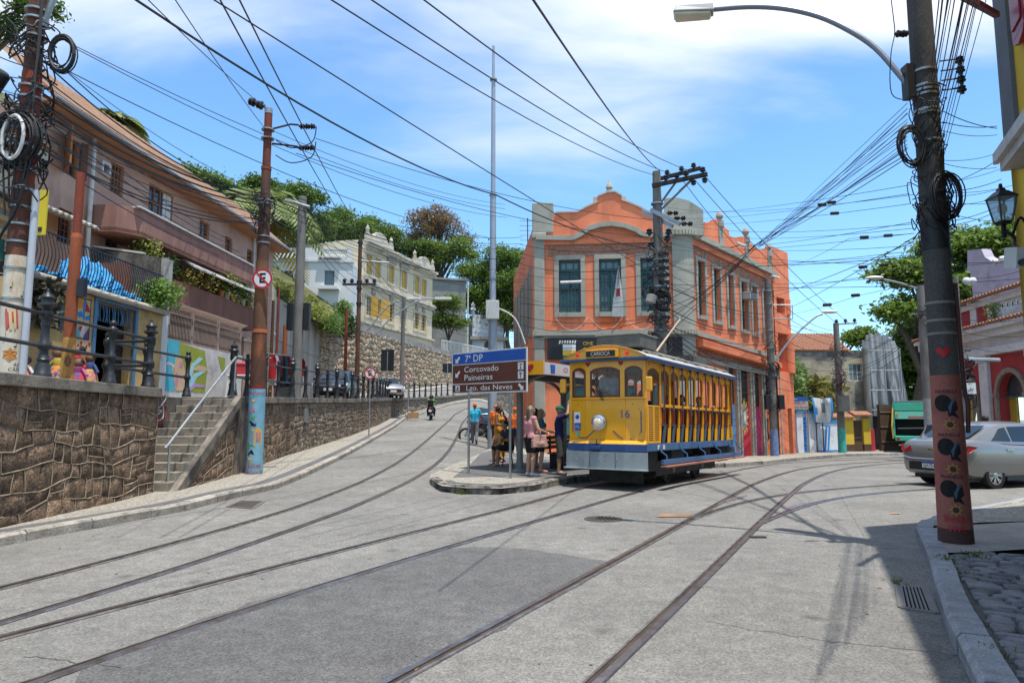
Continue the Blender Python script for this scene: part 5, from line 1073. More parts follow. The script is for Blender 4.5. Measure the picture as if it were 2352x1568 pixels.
for i,h in enumerate(wins):
 surround(f2,h,.16,.06,M_GRY,True,ob);zt=h[2]+(h[3]-h[2])*.78
 win(f2,ob,(h[0],h[1],zt,h[3]),M_GRN,M_PANE2,2,1,depth=-.2,fw=.08,name='transom')
 um=(h[0]+h[1])/2
 for a,b in((h[0]+.01,um),(um+.005,h[1]-.01)):win(f2,ob,(a,b,h[2]+.01,zt-.01),M_GRN2 if i==1 else M_GRN,M_GLASS,1,4,depth=-.22,fw=.07,name='door_leaf')
for h in doors:surround(f2,h,.14,.08,M_GRY,False,ob)
M_RED=mu('signal_red',(.50,.03,.06));M_MAG=mu('magenta',(.55,.06,.20));M_SUNY=mu('sun_yellow',(.72,.52,.08));M_GRYM=mu('grey',(.25,.25,.25))
for i,(h,m)in enumerate(zip(doors,(mu('blue2',(.10,.25,.45)),M_RED,M_MAG,mu('orange2',(.65,.16,.03)),mu('stone',(.28,.25,.2))))):
 mb=MB();f2.box(mb,h[0]+.01,h[1]-.01,GZ0+.35,h[2]+(h[3]-h[2])*.62,-.12,-.06);mb.build('painted_shutter',m,ob)
 mb=MB();f2.box(mb,h[0]+.01,h[1]-.01,h[2]+(h[3]-h[2])*.62,h[3]-.01,-.16,-.1);mb.build('fanlight',mat('shutter_dark',()),ob)
h=doors[1];cu,cz,r_=(h[0]+h[1])/2,1.55,.34
for k in range(14):
 a=2*PI*k/14;patch(f2,ob,[(cu+.25*math.cos(a-.16),cz+1.5*.25*math.sin(a-.16)*1.6),(cu+.46*math.cos(a),cz+.95*math.sin(a)),(cu+.25*math.cos(a+.16),cz+.6*math.sin(a+.16))],M_SUNY,-.055,'sun_ray')
patch(f2,ob,[(cu+.27*math.cos(a),cz+.62*math.sin(a))for a in lin(0,2*PI,18)[:-1]],M_GRYM,-.05,'painted_face');patch(f2,ob,[(cu-.05,cz-.3),(cu+.2,cz-.35),(cu+.12,cz+.3),(cu-.1,cz+.2)],mu('white',(.6,.6,.58)),-.047,'painted_face')
h=doors[3];patch(f2,ob,[(h[0]+.1,.3),(h[0]+.3,.6),(h[0]+.15,1.0),(h[0]+.35,1.5),(h[1]-.15,1.45),(h[1]-.25,.9),(h[1]-.1,.5)],mu('black',()),-.05,'painted_figure')
par=p5(f2,((1066,440),(1068,325),(1104,340),(1104,322),(1128,318),(1128,310),(1168,322),(1172,350),(1196,370),(1198,395),(1245,418),(1246,402),(1275,398),(1300,400),(1305,430),(1330,455),(1370,478),(1372,465),(1400,462),(1412,490),(1425,500),(1425,615),(1066,450)))
mb=MB();f2.poly(mb,par,-.3,.012);mb.build('parapet',M_ORG,ob)
for x,y in((1148,318),(1285,400),(1403,478)):
 u,z=f2.uz(*zz(x,y));MB().lathe(f2.pt(u,z-.3,0),[(.2,0),(.2,.28),(.08,.32),(.12,.40),(.18,.50),(.15,.64),(.05,.74),(.02,.78)],10).build('finial',mat('finial_grey',(.33,.30,.26),.9),ob,True)
 mb=MB();f2.box(mb,u-.2,u+.2,cor(u)-.2,z-.25,.012,.08);mb.build('pilaster',M_GRY,ob)
ue1=f2.uz(*zz(1508,700))[0];zt=f2.uz(*zz(1460,470))[1];lg1,lg2=r5(f2,1440,720,1482,800),r5(f2,1442,905,1495,1105);lg1=(UE+.35,ue1-.7,lg1[2],lg1[3]);lg2=(UE+.35,ue1-.5,lg2[2],lg2[3]);dr=(UE+1.2,UE+1.75,GZ0,2.0)
mb=MB();f2.wall(mb,UE,ue1,GZ0,zt,[lg1,lg2,dr],.5,.05);mb.quad(f2.pt(ue1,GZ0,.05),f2.pt(ue1,zt,.05),f2.pt(ue1,zt,-6),f2.pt(ue1,GZ0,-6));mb.quad(f2.pt(UE,GZ0,.05),f2.pt(ue1,GZ0,.05),f2.pt(ue1,GZ0,-6),f2.pt(UE,GZ0,-6));mb.build('end_block',M_ORG,ob)
MB().quad(f2.pt(lg2[0],lg2[2],-.5),f2.pt(lg2[1],lg2[2],-.5),f2.pt(lg2[1],lg2[3],-.5),f2.pt(lg2[0],lg2[3],-.5)).build('loggia_back',mat('plaster_lilac',(.42,.36,.40)),ob);MB().quad(f2.pt(dr[0],GZ0,-.3),f2.pt(dr[1],GZ0,-.3),f2.pt(dr[1],2,-.3),f2.pt(dr[0],2,-.3)).build('door',M_GRN,ob)
MB().lathe(f2.pt(ue1-.25,0,.0),[(.27,lg2[2]-.05),(.27,lg2[3]+.05)],14).build('column',M_ORG,ob,True);MB().lathe(f2.pt(ue1-.3,0,.0),[(.2,lg1[2]),(.2,lg1[3])],12).build('column',M_ORG,ob,True)
mb=MB();ht=UPC+.6;mb.quad((1.0,29.65,GZ0),(.1,42,GZ0),(.1,42,ht),(1.0,29.65,ht));mb.quad((.1,42,GZ0),(6,44,GZ0),(6,44,ht),(.1,42,ht));mb.build('side_wall',M_ORG,ob)
mb=MB();mb.prism([(1.1,29.8,ht-.9),(7.0,29.2,ht-.9),(14.6,36.6,ht-2.0),(10,43,ht-1.5),(.2,42,ht-.9)],(0,0,.1));mb.build('roof',M_COPE,ob)
for k in range(5):
 y=31.5+k*2.0;x=1.02-(y-29.6)*.075;MB().box(x-.12,x+.1,y-.5,y+.5,5.2,8.4).build('side_window',M_GRY,ob);MB().box(x-.14,x-.121,y-.36,y+.36,5.4,8.2).build('side_window_pane',M_GRN,ob)
sgn=thing('cinema_banner','black banner with clapperboard logo and yellow letters on the orange building','banner',f1.pt(2,LOWC-.6,.2),world=True);M_BLK=paint('banner_black',(.014,.014,.016),.5);M_WT=paint('print_white',(.75,.75,.73),.6);M_YT=paint('print_yellow',(.75,.50,.05),.6)
b1=r5(f1,248,928,520,1045);mb=MB();f1.box(mb,b1[0],b1[1]-.1,LOWC-1.15,LOWC-.22,.16,.19);mb.build('board',M_BLK,sgn);ux=f1.u;o=lambda u,z:f1.pt(u,z,.195)
text('lettering','CINE',.2,M_YT,o(b1[0]+1.75,LOWC-.47),ux,(0,0,1),sgn);text('lettering','SANTA',.27,M_YT,o(b1[0]+1.98,LOWC-.74),ux,(0,0,1),sgn);text('lettering','DESDE 2003',.1,M_WT,o(b1[0]+.95,LOWC-1.07),ux,(0,0,1),sgn)
mb=MB();cu=b1[0]+.95;f1.box(mb,cu-.28,cu+.28,LOWC-.75,LOWC-.5,.19,.198);mb.build('clapper',M_WT,sgn);mb=MB();f1.box(mb,cu-.28,cu+.28,LOWC-.98,LOWC-.76,.19,.198);mb.build('clapper_box',M_YT,sgn)
for k in range(7):mb=MB();f1.poly(mb,[(cu-.42+k*.11,LOWC-.32),(cu-.36+k*.11,LOWC-.32),(cu-.39+k*.11,LOWC-.46),(cu-.45+k*.11,LOWC-.46)],.19,.198);mb.build('clapper_stripe',M_WT,sgn)
sg2=thing('cafe_banner','black banner with white letters and round logo near the building corner','banner',f1.pt(5.2,LOWC-.6,.2),world=True);b2=r5(f1,690,930,905,1015);mb=MB();f1.box(mb,b2[0]-.3,f1.L+.2,LOWC-1.05,LOWC-.22,.16,.19);mb.build('board',M_BLK,sg2)
text('lettering','DEL ME',.26,M_WT,o(b2[0]+.2,LOWC-.66),ux,(0,0,1),sg2);text('lettering','R',.4,M_WT,o(b2[0]+1.3,LOWC-.6),ux,(0,0,1),sg2,font_bold=.02);text('lettering','PREFS',.1,M_WT,o(b2[0]+1.15,LOWC-.9),ux,(0,0,1),sg2)
mb=MB();f1.poly(mb,[(b2[0]+.98+.2*math.cos(a),LOWC-.58+.2*math.sin(a))for a in lin(0,2*PI,15)[:-1]],.19,.196);mb.build('round_logo',M_WT,sg2)
fb=Fac((7.9,29.0),(9.6,30.8));
fg_=thing('window_flag','white flag with red print hanging from the middle upper window','flag',f1.pt(3.4,6,.3),world=True);u,z=f1.uz(*zz(612,580));mb=MB();mb.tube([f1.pt(u-.1,z-2.3,.1),f1.pt(u+.05,z+.1,.6)],.018,5);mb.build('pole',M_PIPE,fg_)
mb=MB();nn=12
for j in range(nn+1):
 for i in range(5):t=j/nn;mb.v.append(tuple(f1.pt(u+.02-.12*t+(.05+.42*min(1,t*1.3))*(i/4-.35),z-2.05*t,.55-.25*t+.05*math.sin(i*1.8+j*.5))))
mb.f=[[j*5+i,j*5+i+1,(j+1)*5+i+1,(j+1)*5+i]for j in range(nn)for i in range(4)];mb.m=[1 if 4<(k//4)<7 and k%4 in(1,2)else 0 for k in range(len(mb.f))];mb.build('cloth',[M_WHITEM,mu('flagred',(.4,.06,.06))],fg_,True)
ac=thing('air_conditioner','small grey air conditioner unit under a window on the orange right face','air conditioner',f2.pt(4,6.5,.2),world=True);q=r5(f2,1262,700,1316,748);mb=MB();f2.box(mb,q[0],q[0]+.7,q[2]+.1,q[3],.03,.45);mb.build('case',paint('ac_grey',(.36,.35,.34),.5),ac,bevel=.02);mb=MB()
for k in range(6):f2.box(mb,q[0]+.05,q[0]+.65,q[2]+.14+k*.07,q[2]+.17+k*.07,.45,.456)
mb.build('grille',M_IRON,ac)
for k,(x,y,fc)in enumerate(((372,655,f1),(1185,455,f2),(1370,622,f2))):
 u,z=fc.uz(*zz(x,y));t=thing('flood_lamp',('white tube lamp bracketed before the left green window of the orange building','white tube lamp on the cornice of the orange right face','white tube lamp beside the concrete pole on the orange right face')[k],'lamp',fc.pt(u,z,.6),world=True);mb=MB();mb.tube([fc.pt(u-.45,z,.7),fc.pt(u+.45,z+.02,.7)],.06,8);mb.build('tube',M_WHITEM,t,True);mb=MB();mb.tube([fc.pt(u,z,.7),fc.pt(u,z-.1,.01)],.02,5);mb.build('bracket',M_IRON,t)
tv=thing('tv_aerial','thin rod television aerial beside the orange pediment','aerial',P(1212,545,38),world=True);mb=MB();c=P(1212,540,38);mb.tube([c-Vector((0,0,1.6)),c+Vector((0,0,1.0))],.03,5)
for k in range(5):z=c.z-.3+k*.28;mb.tube([(c.x-.45,c.y,z),(c.x+.45,c.y,z)],.012,4)
mb.build('rods',M_IRON,tv)
# right side of the square
# ---- yellow building at the near right
M_YEL=mat('plaster_strong_yellow',(.68,.43,.04),.85,scale=1.5,c2=(.60,.37,.035),fine=.05,bump=.15);M_GRYP=mat('pier_grey',(.13,.14,.155),.8,scale=2,c2=(.10,.11,.12));M_ROUGH=mat('rough_render',(.27,.185,.105),.95,scale=5,c2=(.15,.10,.06),fine=.3,fscale=25,bump=1,bscale=9,bdist=.06)
yb=thing('yellow_corner_house','yellow house with grey corner pier, white moulding, red shutter and rough stone base','house',(6.4,8.5,.1),world=True)
cY=Vector((6.42,8.5));dY=Vector((.402,.916)).normalized();fy=Fac((cY-dY*11)[:],cY[:]);MZ=4.75
if fy.n.x>0:fy.n=-fy.n
e0=.55
mb=MB();fy.wall(mb,0,fy.L-e0,MZ+.3,8.9);mb.build('wall',M_YEL,yb)
mb=MB();fy.box(mb,fy.L-e0,fy.L,MZ+.25,8.9,-.5,.05);mb.build('corner_pier',M_GRYP,yb)
fy2=Fac(cY[:],(cY+Vector((.93,.37))*9)[:])
mb=MB();mb.quad(fy.pt(fy.L-.02,0,0),fy2.pt(9,0,0),fy2.pt(9,8.9,0),fy.pt(fy.L-.02,8.9,0));mb.prism([fy.pt(0,8.9,0),fy.pt(fy.L,8.9,0),fy2.pt(9,8.9,0),(10,-4,8.9)],(0,0,.2));mb.build('back_wall',M_YEL,yb)
mb=MB();us=lin(0,fy.L,60);zs=lin(-.1,MZ,26);rr=random.Random(3)
for z in zs:
 for u in us:mb.v.append(tuple(fy.pt(u,z,-.16+rr.uniform(-.05,.05)+(.0 if u<fy.L-.01 else-.05))))
k=len(us);mb.f=[[j*k+i,j*k+i+1,(j+1)*k+i+1,(j+1)*k+i]for j in range(len(zs)-1)for i in range(k-1)];mb.m=[0]*len(mb.f);mb.build('stone_base',M_ROUGH,yb,True)
mb=MB();fy.box(mb,0,fy.L+.04,MZ,MZ+.28,-.3,.10);fy.box(mb,0,fy.L+.1,MZ+.12,MZ+.26,.101,.16);mb.build('moulding',mat('mould_white',(.60,.585,.56),.8,stain=(.4,.38,.36),sscale=2),yb)
u,z=fy.uz(2318,112,.12);sh=fy.uz(2352,112,.12)[0];M_REDS=paint('shutter_red',(.28,.012,.022),.4)
for k in range(2):
 u1_=u-.02-k*.52;mb=MB();fy.box(mb,u1_-.48,u1_,z+.05,z+1.9,.03,.09);fy.box(mb,u1_-.42,u1_-.06,z+.15,z+.9,.09,.11);fy.box(mb,u1_-.42,u1_-.06,z+1.0,z+1.8,.09,.11);fy.poly(mb,[(u1_-.48,z+.05),(u1_,z+.05),(u1_-.08,z-.03),(u1_-.24,z-.07),(u1_-.4,z-.03)],.03,.09);mb.build('shutter',M_REDS,yb,bevel=.006)
mb=MB();fy.box(mb,u-.6,u-.46,z+.9,z+1.02,.111,.13);mb.build('hinge',M_PIPE,yb)
L0=P(2302,480,7.7);ln=thing('wall_lantern','black iron wall lantern with glass panes on the rough corner wall','lantern',L0,world=True)
mb=MB();w0,w1=.075,.115
def frust(mb,c,w0,w1,z0,z1):mb.hexa([(c.x-w0,c.y-w0,c.z+z0),(c.x+w0,c.y-w0,c.z+z0),(c.x+w0,c.y+w0,c.z+z0),(c.x-w0,c.y+w0,c.z+z0)],[(c.x-w1,c.y-w1,c.z+z1),(c.x+w1,c.y-w1,c.z+z1),(c.x+w1,c.y+w1,c.z+z1),(c.x-w1,c.y+w1,c.z+z1)])
frust(mb,L0,.125,.05,.13,.21);frust(mb,L0,.04,.025,.21,.25);frust(mb,L0,.016,.012,.25,.30);frust(mb,L0,.05,.065,-.19,-.15);frust(mb,L0,.018,.018,-.34,-.19)
for sx in(-1,1):
 for sy in(-1,1):mb.bar(L0+Vector((sx*.062,sy*.062,-.16)),L0+Vector((sx*.104,sy*.104,.135)),.018,.018)
M_LBLK=paint('lantern_black',(.012,.012,.013),.45);mb.build('frame',M_LBLK,ln)
mb=MB();frust(mb,L0,.058,.098,-.15,.13);mb.build('glass_pane',mat('lantern_glass',(.35,.45,.45),.15,alpha=.55,fine=0),ln);MB().ball(L0+Vector((0,0,.0)),.05,.05,.07).build('bulb',M_WHITEM,ln,True)
wallp=fy.pt(fy.uz(2335,520)[0],L0.z-.3,-.05);mb=MB();mb.tube(smooth3([L0+Vector((0,0,-.25)),L0+Vector((.12,.02,-.33)),(L0+wallp)/2+Vector((0,0,-.2)),wallp],5),.022,6);mb.tube(smooth3([L0+Vector((.1,0,-.3)),L0+Vector((.2,0,-.1)),L0+Vector((.3,.02,-.22))],5),.016,6);mb.build('bracket',M_LBLK,ln)
cc=thing('security_camera','white box security camera on the rough corner wall below the lantern','camera',P(2322,590,7.9),world=True);c=P(2330,592,7.9);MB().obox(c,(.05,0,0),(0,.1,.02),(0,-.02,.12)).build('case',M_WHITEM,cc);MB().lathe(c+Vector((.0,-.1,-.08)),[(.04,0),(.04,.1)],10,(0,-1,0)).build('lens',M_LBLK,cc)
# ---- red arcaded building
M_REDW=mat('plaster_red',(.36,.045,.045),.85,scale=1.2,c2=(.30,.035,.036),fine=.06,stain=(.24,.04,.04),sscale=1);M_WTR=mat('trim_white',(.60,.585,.56),.85,scale=2,c2=(.50,.49,.47),stain=(.33,.31,.29),sscale=2,slo=.55,shi=.75);M_STN=mat('arch_stone',(.27,.215,.16),.9,scale=5,c2=(.19,.15,.115),bump=.4)
rb=thing('red_arcade_building','red building with stone arches, white pilasters and balustrade under a tiled edge','building',(20,28,-.3),world=True);fr=Fac((20.9,33.5),(19.2,22));zg=-.6
if fr.n.x>0:fr.n=-fr.n
def lev(y):return fr.uz(2290,y)[1]
z1,z2,z3,z4=lev(800),lev(745),lev(700),lev(672)
arches=[]
for xa,xb,yt in((2205,2227,866),(2292,2352,828)):
 a,b,c,d=fr.rect(xa,yt,xb,yt+100);arches.append((a,b,d))
arches[1]=(arches[1][0],arches[1][0]+1.9,arches[0][2]);arches[0]=(arches[1][0]-3.55,arches[1][0]-1.65,arches[0][2]);A0,A1=arches
arches.append((A1[1]+1.65,A1[1]+3.55,A1[2]))
holes_=[(a,b,zg,t)for a,b,t in arches];mb=MB();fr.wall(mb,-1,fr.L+2,zg,z1,holes_,.5);mb.build('wall',M_REDW,rb)
for a,b,t in arches:
 um=(a+b)/2;r_=(b-a)/2;zs_=t-r_;n=13;mb=MB()
 ring=[(um+r_*math.cos(q),zs_+r_*math.sin(q))for q in lin(PI,0,n)]
 cr_=[(a-.01,t+.01)]+[];mb2=MB();
 left=[p for p in ring if p[0]<=um+1e-6];right=[p for p in ring if p[0]>=um-1e-6]
 fr.poly(mb2,left+[(um,t+.02),(a-.02,t+.02),(a-.02,zs_)],-.3,.004);fr.poly(mb2,right+[(b+.02,zs_),(b+.02,t+.02),(um,t+.02)],-.3,.004);mb2.build('spandrel',M_REDW,rb)
 for(p0,p1)in zip(ring,ring[1:]):o0=(um+(p0[0]-um)*1.2,zs_+(p0[1]-zs_)*1.2);o1=(um+(p1[0]-um)*1.2,zs_+(p1[1]-zs_)*1.2);m3=MB();fr.poly(m3,[p0,p1,o1,o0],.005,.1);m3.build('arch_stone',M_STN,rb)
 for x0,x1 in((a-r_*.2,a),(b,b+r_*.2)):m3=MB();fr.box(m3,x0,x1,zg,zs_-.02,.002,.1);fr.box(m3,x0-.04,x1+.04,zs_-.02,zs_+.12,.002,.14);m3.build('jamb',M_STN,rb)
 m3=MB();fr.box(m3,a,b,zs_-.06,zs_+.02,-.3,-.2);m3.build('transom',M_GRN,rb);MB().quad(fr.pt(a,zs_,-.35),fr.pt(b,zs_,-.35),fr.pt(b,t,-.35),fr.pt(a,t,-.35)).build('fanlight',mat('fan_grey',(.06,.065,.07),.4),rb);MB().quad(fr.pt(a,zg,-1.6),fr.pt(b,zg,-1.6),fr.pt(b,zs_,-1.6),fr.pt(a,zs_,-1.6)).build('interior',M_DARKI,rb)
 m3=MB();fr.box(m3,a+.02,a+.5,zg,zs_-.06,-.42,-.36);m3.build('door_leaf',mat('door_ochre',(.42,.27,.04),.6),rb)
mids=[(A0[1]+A1[0])/2,(A1[1]+arches[2][0])/2,A0[0]-.85]
for um in mids:mb=MB();fr.box(mb,um-.33,um+.33,zg,z1-.25,.003,.14);fr.box(mb,um-.42,um+.42,z1-.5,z1-.25,.003,.2);mb.build('pilaster',M_WTR,rb)
for z0_,h_,d_ in((z1-.25,.3,.3),(z1+.05,.4,.12),(z1+.45,.3,.4),(z1+.75,.2,.6)):mb=MB();fr.box(mb,-1,fr.L+2,z0_,z0_+h_,.002 if z0_<z1 else-.3,d_);mb.build('cornice',M_WTR,rb)
zt_=z1+.95;M_TILE=mat('roof_tile_red',(.31,.135,.075),.9,scale=6,c2=(.19,.09,.055),stain=(.18,.13,.1),sscale=3)
for zz_,dd in((zt_,.68),(zt_+1.25,.35)):
 for i in range(58):u=-1+i*.25;mb=MB();mb.tube([fr.pt(u,zz_+.16,-.15),fr.pt(u,zz_+.04,dd)],.085,6);mb.build('tile',M_TILE,rb,True)
mb=MB();fr.box(mb,-1,fr.L+2,zt_,zt_+.25,-.3,0);fr.box(mb,-1,fr.L+2,zt_+.95,zt_+1.2,-.3,.05)
mb.build('parapet',M_WTR,rb)
bal_u=A1[0]-.1
for i,(ua,ub)in enumerate(((A0[0]-1.5,A0[1]-.2),(A0[1]+.35,A1[0]-.35))):mb=MB();fr.box(mb,ua,ub,zt_+.25,zt_+.95,-.28,-.04);mb.build('parapet_panel',M_REDW,rb)
for u in(A0[0]-1.8,A0[1]+.08,A1[0]-.15):mb=MB();fr.box(mb,u-.25,u+.25,zt_+.25,zt_+.95,-.3,0);mb.build('parapet_pier',M_WTR,rb)
for i in range(12):MB().lathe(fr.pt(A1[0]+.3+i*.36,zt_+.25,-.15),[(.1,0),(.14,.14),(.15,.28),(.07,.45),(.06,.56),(.12,.66),(.12,.70)],8).build('baluster',M_WTR,rb,True)
bush('parapet_weed',fr.pt(A1[0]+.2,zt_+.2,.1),.35,.8,160,.14,M_BUSHY,'weed with pale flowers growing on the red parapet','plant',None,5)
fgb=Fac((22.3,34.5),(20.6,22));
if fgb.n.x>0:fgb.n=-fgb.n
gb=thing('lilac_gable','pale lilac gable wall with curved shoulder rising behind the red parapet','wall',(21,30,6),world=True);pts=[fgb.uz(x,y)for x,y in((2236,690),(2228,625),(2222,620),(2222,575),(2254,572),(2262,590),(2284,604),(2330,596),(2352,588),(2352,690))];mb=MB();fgb.poly(mb,pts+[(pts[-1][0]+2,pts[-1][1]),(pts[-1][0]+2,5),(pts[0][0],5)]if False else pts,-.4,0);mb.build('wall',mat('plaster_lilac2',(.40,.36,.42),.9,scale=1,c2=(.33,.30,.35),stain=(.2,.18,.2),sscale=.9),gb)
for i in range(9):mb=MB();u0_=pts[6][0]+.1+i*.5;mb.tube([fgb.pt(u0_,pts[6][1]+.12+i*.02,-.5),fgb.pt(u0_+.0,pts[6][1]+.02+i*.02,.1)],.12,6);mb.build('tile',M_WTR,gb,True)
# ---- houses closing the street: ruin with plastic sheeting, tiled roof
fru=Fac((18.0,47),(28.5,47.5));rn=thing('ruined_house','weathered ochre house side with tiled roof and a grey plastic sheet over the corner','house',(20,47,-.8),world=True)
zrt=fru.uz(1900,822)[1];M_RUIN=mat('plaster_ruin',(.42,.345,.235),.95,scale=.9,c2=(.32,.265,.19),fine=.12,bump=.4,stain=(.10,.095,.085),sscale=.55,slo=.5,shi=.7)
mb=MB();fru.wall(mb,0,8.2,-1.2,zrt+.1,[(5.35,6.3,4.0,5.2)]);mb.build('wall',M_RUIN,rn);mb=MB();fru.box(mb,0,8.2,zrt+.1,zrt+.55,-.3,.02);mb.build('parapet',M_CONCD,rn)
win(fru,rn,(5.35,6.3,4.0,5.2),M_WHITEM,M_PANE2,3,2)
rz0,rz1=zrt+.5,fru.uz(1880,772)[1];
for i in range(26):u=.0+i*.21;mb=MB();mb.tube([fru.pt(u,rz0,.1),fru.pt(u+.1,rz1+.4,-2.2)],.10,6);mb.build('tile_course',M_TILE,rn,True)
mb=MB();mb.hexa([fru.pt(0,rz0-.1,.05),fru.pt(5.6,rz0-.1,.05),fru.pt(5.4,rz1+.3,-2.2),fru.pt(0,rz1+.3,-2.2)],[fru.pt(0,rz0-.02,.05),fru.pt(5.6,rz0-.02,.05),fru.pt(5.4,rz1+.38,-2.2),fru.pt(0,rz1+.38,-2.2)]);mb.build('roof',M_TILE,rn)
mb=MB();nx,nz=90,22;zt_s=fru.uz(2010,765)[1]
for j in range(nz+1):
 for i in range(nx+1):
  a,b=i/nx,j/nz;ua=fru.uz(1976+a*88+(18*b*a),900)[0];fold=.10*math.sin(a*31+b*1.1+.8*math.sin(b*3))+.06*math.sin(a*57-b*1.4+math.sin(b*5+a*9))+.05*math.sin(a*17+2);top_=zt_s-2.2*max(0,a-.55)**1.3-2.6*max(0,.22-a)-.18*abs(math.sin(a*14))
  mb.v.append(tuple(fru.pt(ua,top_+(1.6-top_)*b,.5+fold*(.4+.6*b)-.8*max(0,a-.7))))
mb.f=[[j*(nx+1)+i,j*(nx+1)+i+1,(j+1)*(nx+1)+i+1,(j+1)*(nx+1)+i]for j in range(nz)for i in range(nx)];mb.m=[0]*len(mb.f)
mb.build('plastic_sheet',mat('plastic_grey',(.33,.33,.33),.5,scale=1.1,c2=(.20,.20,.205),stretch=(2,2,.3),fine=.1,stain=(.06,.06,.06),sscale=.7,slo=.52,shi=.66,sstretch=(1.6,1.6,.25)),rn,True)
mb=MB();u9=fru.uz(1985,900)[0];fru.box(mb,u9,fru.uz(2075,900)[0],-1.2,1.9,-.1,.3);mb.build('hoarding',mat('hoarding_black',(.016,.016,.017),.8),rn)
for k in range(4):z=2.0+k*1.35;mb=MB();mb.tube([fru.pt(fru.uz(1978,900)[0],z,.78),fru.pt(fru.uz(2058,900)[0],z,.72)],.03,6);mb.build('scaffold_tube',M_PIPE,rn)
for k in range(3):u=fru.uz(1984+k*36,900)[0];mb=MB();mb.tube([fru.pt(u,-.9,.8),fru.pt(u,zt_s-.2-.9*(k==2),.8)],.035,6);mb.build('scaffold_tube',M_PIPE,rn)
# ---- low blue and white front, yellow front
fbw=Fac((15.6,38.3),(19.35,40.6));bw=thing('blue_white_gate','white front wall with blue stripes, blue gate and piers next to the orange building','wall',(18.9,39.5,-.6),world=True);M_WW=mat('wall_white',(.66,.67,.69),.85,scale=1.5,c2=(.58,.59,.61),stain=(.4,.4,.42),sscale=1.2);M_BL=paint('stripe_blue',(.035,.22,.52),.6)
def lv(y):return fbw.uz(1870,y)[1]
gzb=-.72;um_=fbw.uz(1872,1000)[0]
mb=MB();fbw.box(mb,um_,fbw.L,gzb,lv(972),-.2,0);mb.build('wall',M_WW,bw);mb=MB();fbw.box(mb,um_,fbw.L,lv(972),lv(965),-.22,.04);fbw.box(mb,um_,fbw.L,gzb,gzb+.35,.002,.02);mb.build('stripe',M_BL,bw)
for k in range(2):mb=MB();u=um_+.75+k*.28;fbw.poly(mb,[(u,lv(976)),(u+.18,lv(976)),(u+.45,1.0),(u+.22,-.4),(u+.04,-.4),(u+.27,1.0)],.002,.01);mb.build('chevron',M_BL,bw)
mb=MB();fbw.box(mb,-.3,fbw.L+.2,gzb,lv(918),-3.2,-3.0);mb.build('back_wall',M_WW,bw)
for u in(.55,1.62):mb=MB();fbw.box(mb,u-.28,u+.28,gzb,lv(948),-.3,.1);mb.build('pier',M_WW,bw);mb=MB();fbw.box(mb,u-.34,u+.34,lv(948),lv(943),-.36,.16);mb.build('pier_cap',M_BL,bw)
for ua,ub in((.02,.25),(.86,1.32)):
 mb=MB();fbw.box(mb,ua,ub,gzb+.1,1.55,-.12,-.06)
 for k in range(5):z=gzb+.3+k*.42;fbw.box(mb,ua+.03,ub-.03,z,z+.1,-.06,-.02);fbw.poly(mb,[(ua+.05,z+.12),(ub-.05,z+.28),(ub-.05,z+.34),(ua+.05,z+.18)],-.06,-.03)
 mb.build('gate_leaf',paint('gate_blue',(.02,.17,.45),.5),bw)
fye=Fac((18.9,40.7),(22.4,41.6));ye=thing('garden_wall','yellow and brown garden front with tile coping and brown gate','wall',(21,41,-.7),world=True);M_Y2=mat('wall_yellow',(.68,.47,.05),.85,scale=2,c2=(.6,.41,.045));M_BR=mat('wall_brown',(.11,.065,.045),.85)
def lv2(y):return fye.uz(1960,y)[1]
for ua,ub in((0,1.55),(2.25,2.75)):mb=MB();fye.box(mb,ua,ub,lv2(1020),lv2(960),-.2,0);mb.build('wall',M_Y2,ye);mb=MB();fye.box(mb,ua,ub,gzb,lv2(1020),-.2,.002);mb.build('plinth',M_BR,ye)
for ua,ub,zz_ in((-.1,1.7,lv2(960)),(1.5,2.8,lv2(955))):mb=MB();mb.hexa([fye.pt(ua,zz_,-.3),fye.pt(ub,zz_,-.3),fye.pt(ub,zz_,.2),fye.pt(ua,zz_,.2)],[fye.pt(ua,zz_+.3,-.3),fye.pt(ub,zz_+.3,-.3),fye.pt(ub,zz_+.08,.2),fye.pt(ua,zz_+.08,.2)]);mb.build('tile_coping',M_TILE,ye)
mb=MB();fye.box(mb,1.58,2.22,gzb,lv2(965),-.15,-.1)
for k in range(4):fye.box(mb,1.6,2.2,gzb+.3+k*.7,gzb+.38+k*.7,-.1,-.06)
mb.build('gate_leaf',M_BR,ye)
fsh=Fac((22.5,42),(25.5,43));dsh=thing('dark_gate','dark brown closed gate between the yellow front and the hoarding','gate',(24,42,-.7),world=True);mb=MB();fsh.box(mb,0,3,gzb,2.3,-.2,0);mb.build('panel',M_BR,dsh);mb=MB();[fsh.box(mb,0,3,z,z+.06,.001,.03)for z in(0,.9,1.8)];mb.build('batten',M_STN,dsh)
bush('palm_shrub',(19.6,44,1.0),1.8,3.2,700,.55,leafmat('shrub_mix',(.07,.13,.02),(.28,.20,.05)),'reddish green palm shrub behind the blue and white wall','shrub',None,61);bush('round_shrub',(17.4,43,1.5),1.3,4.0,1500,.28,M_BUSH,'rounded bright green shrub beside the orange end block','shrub',None,62)
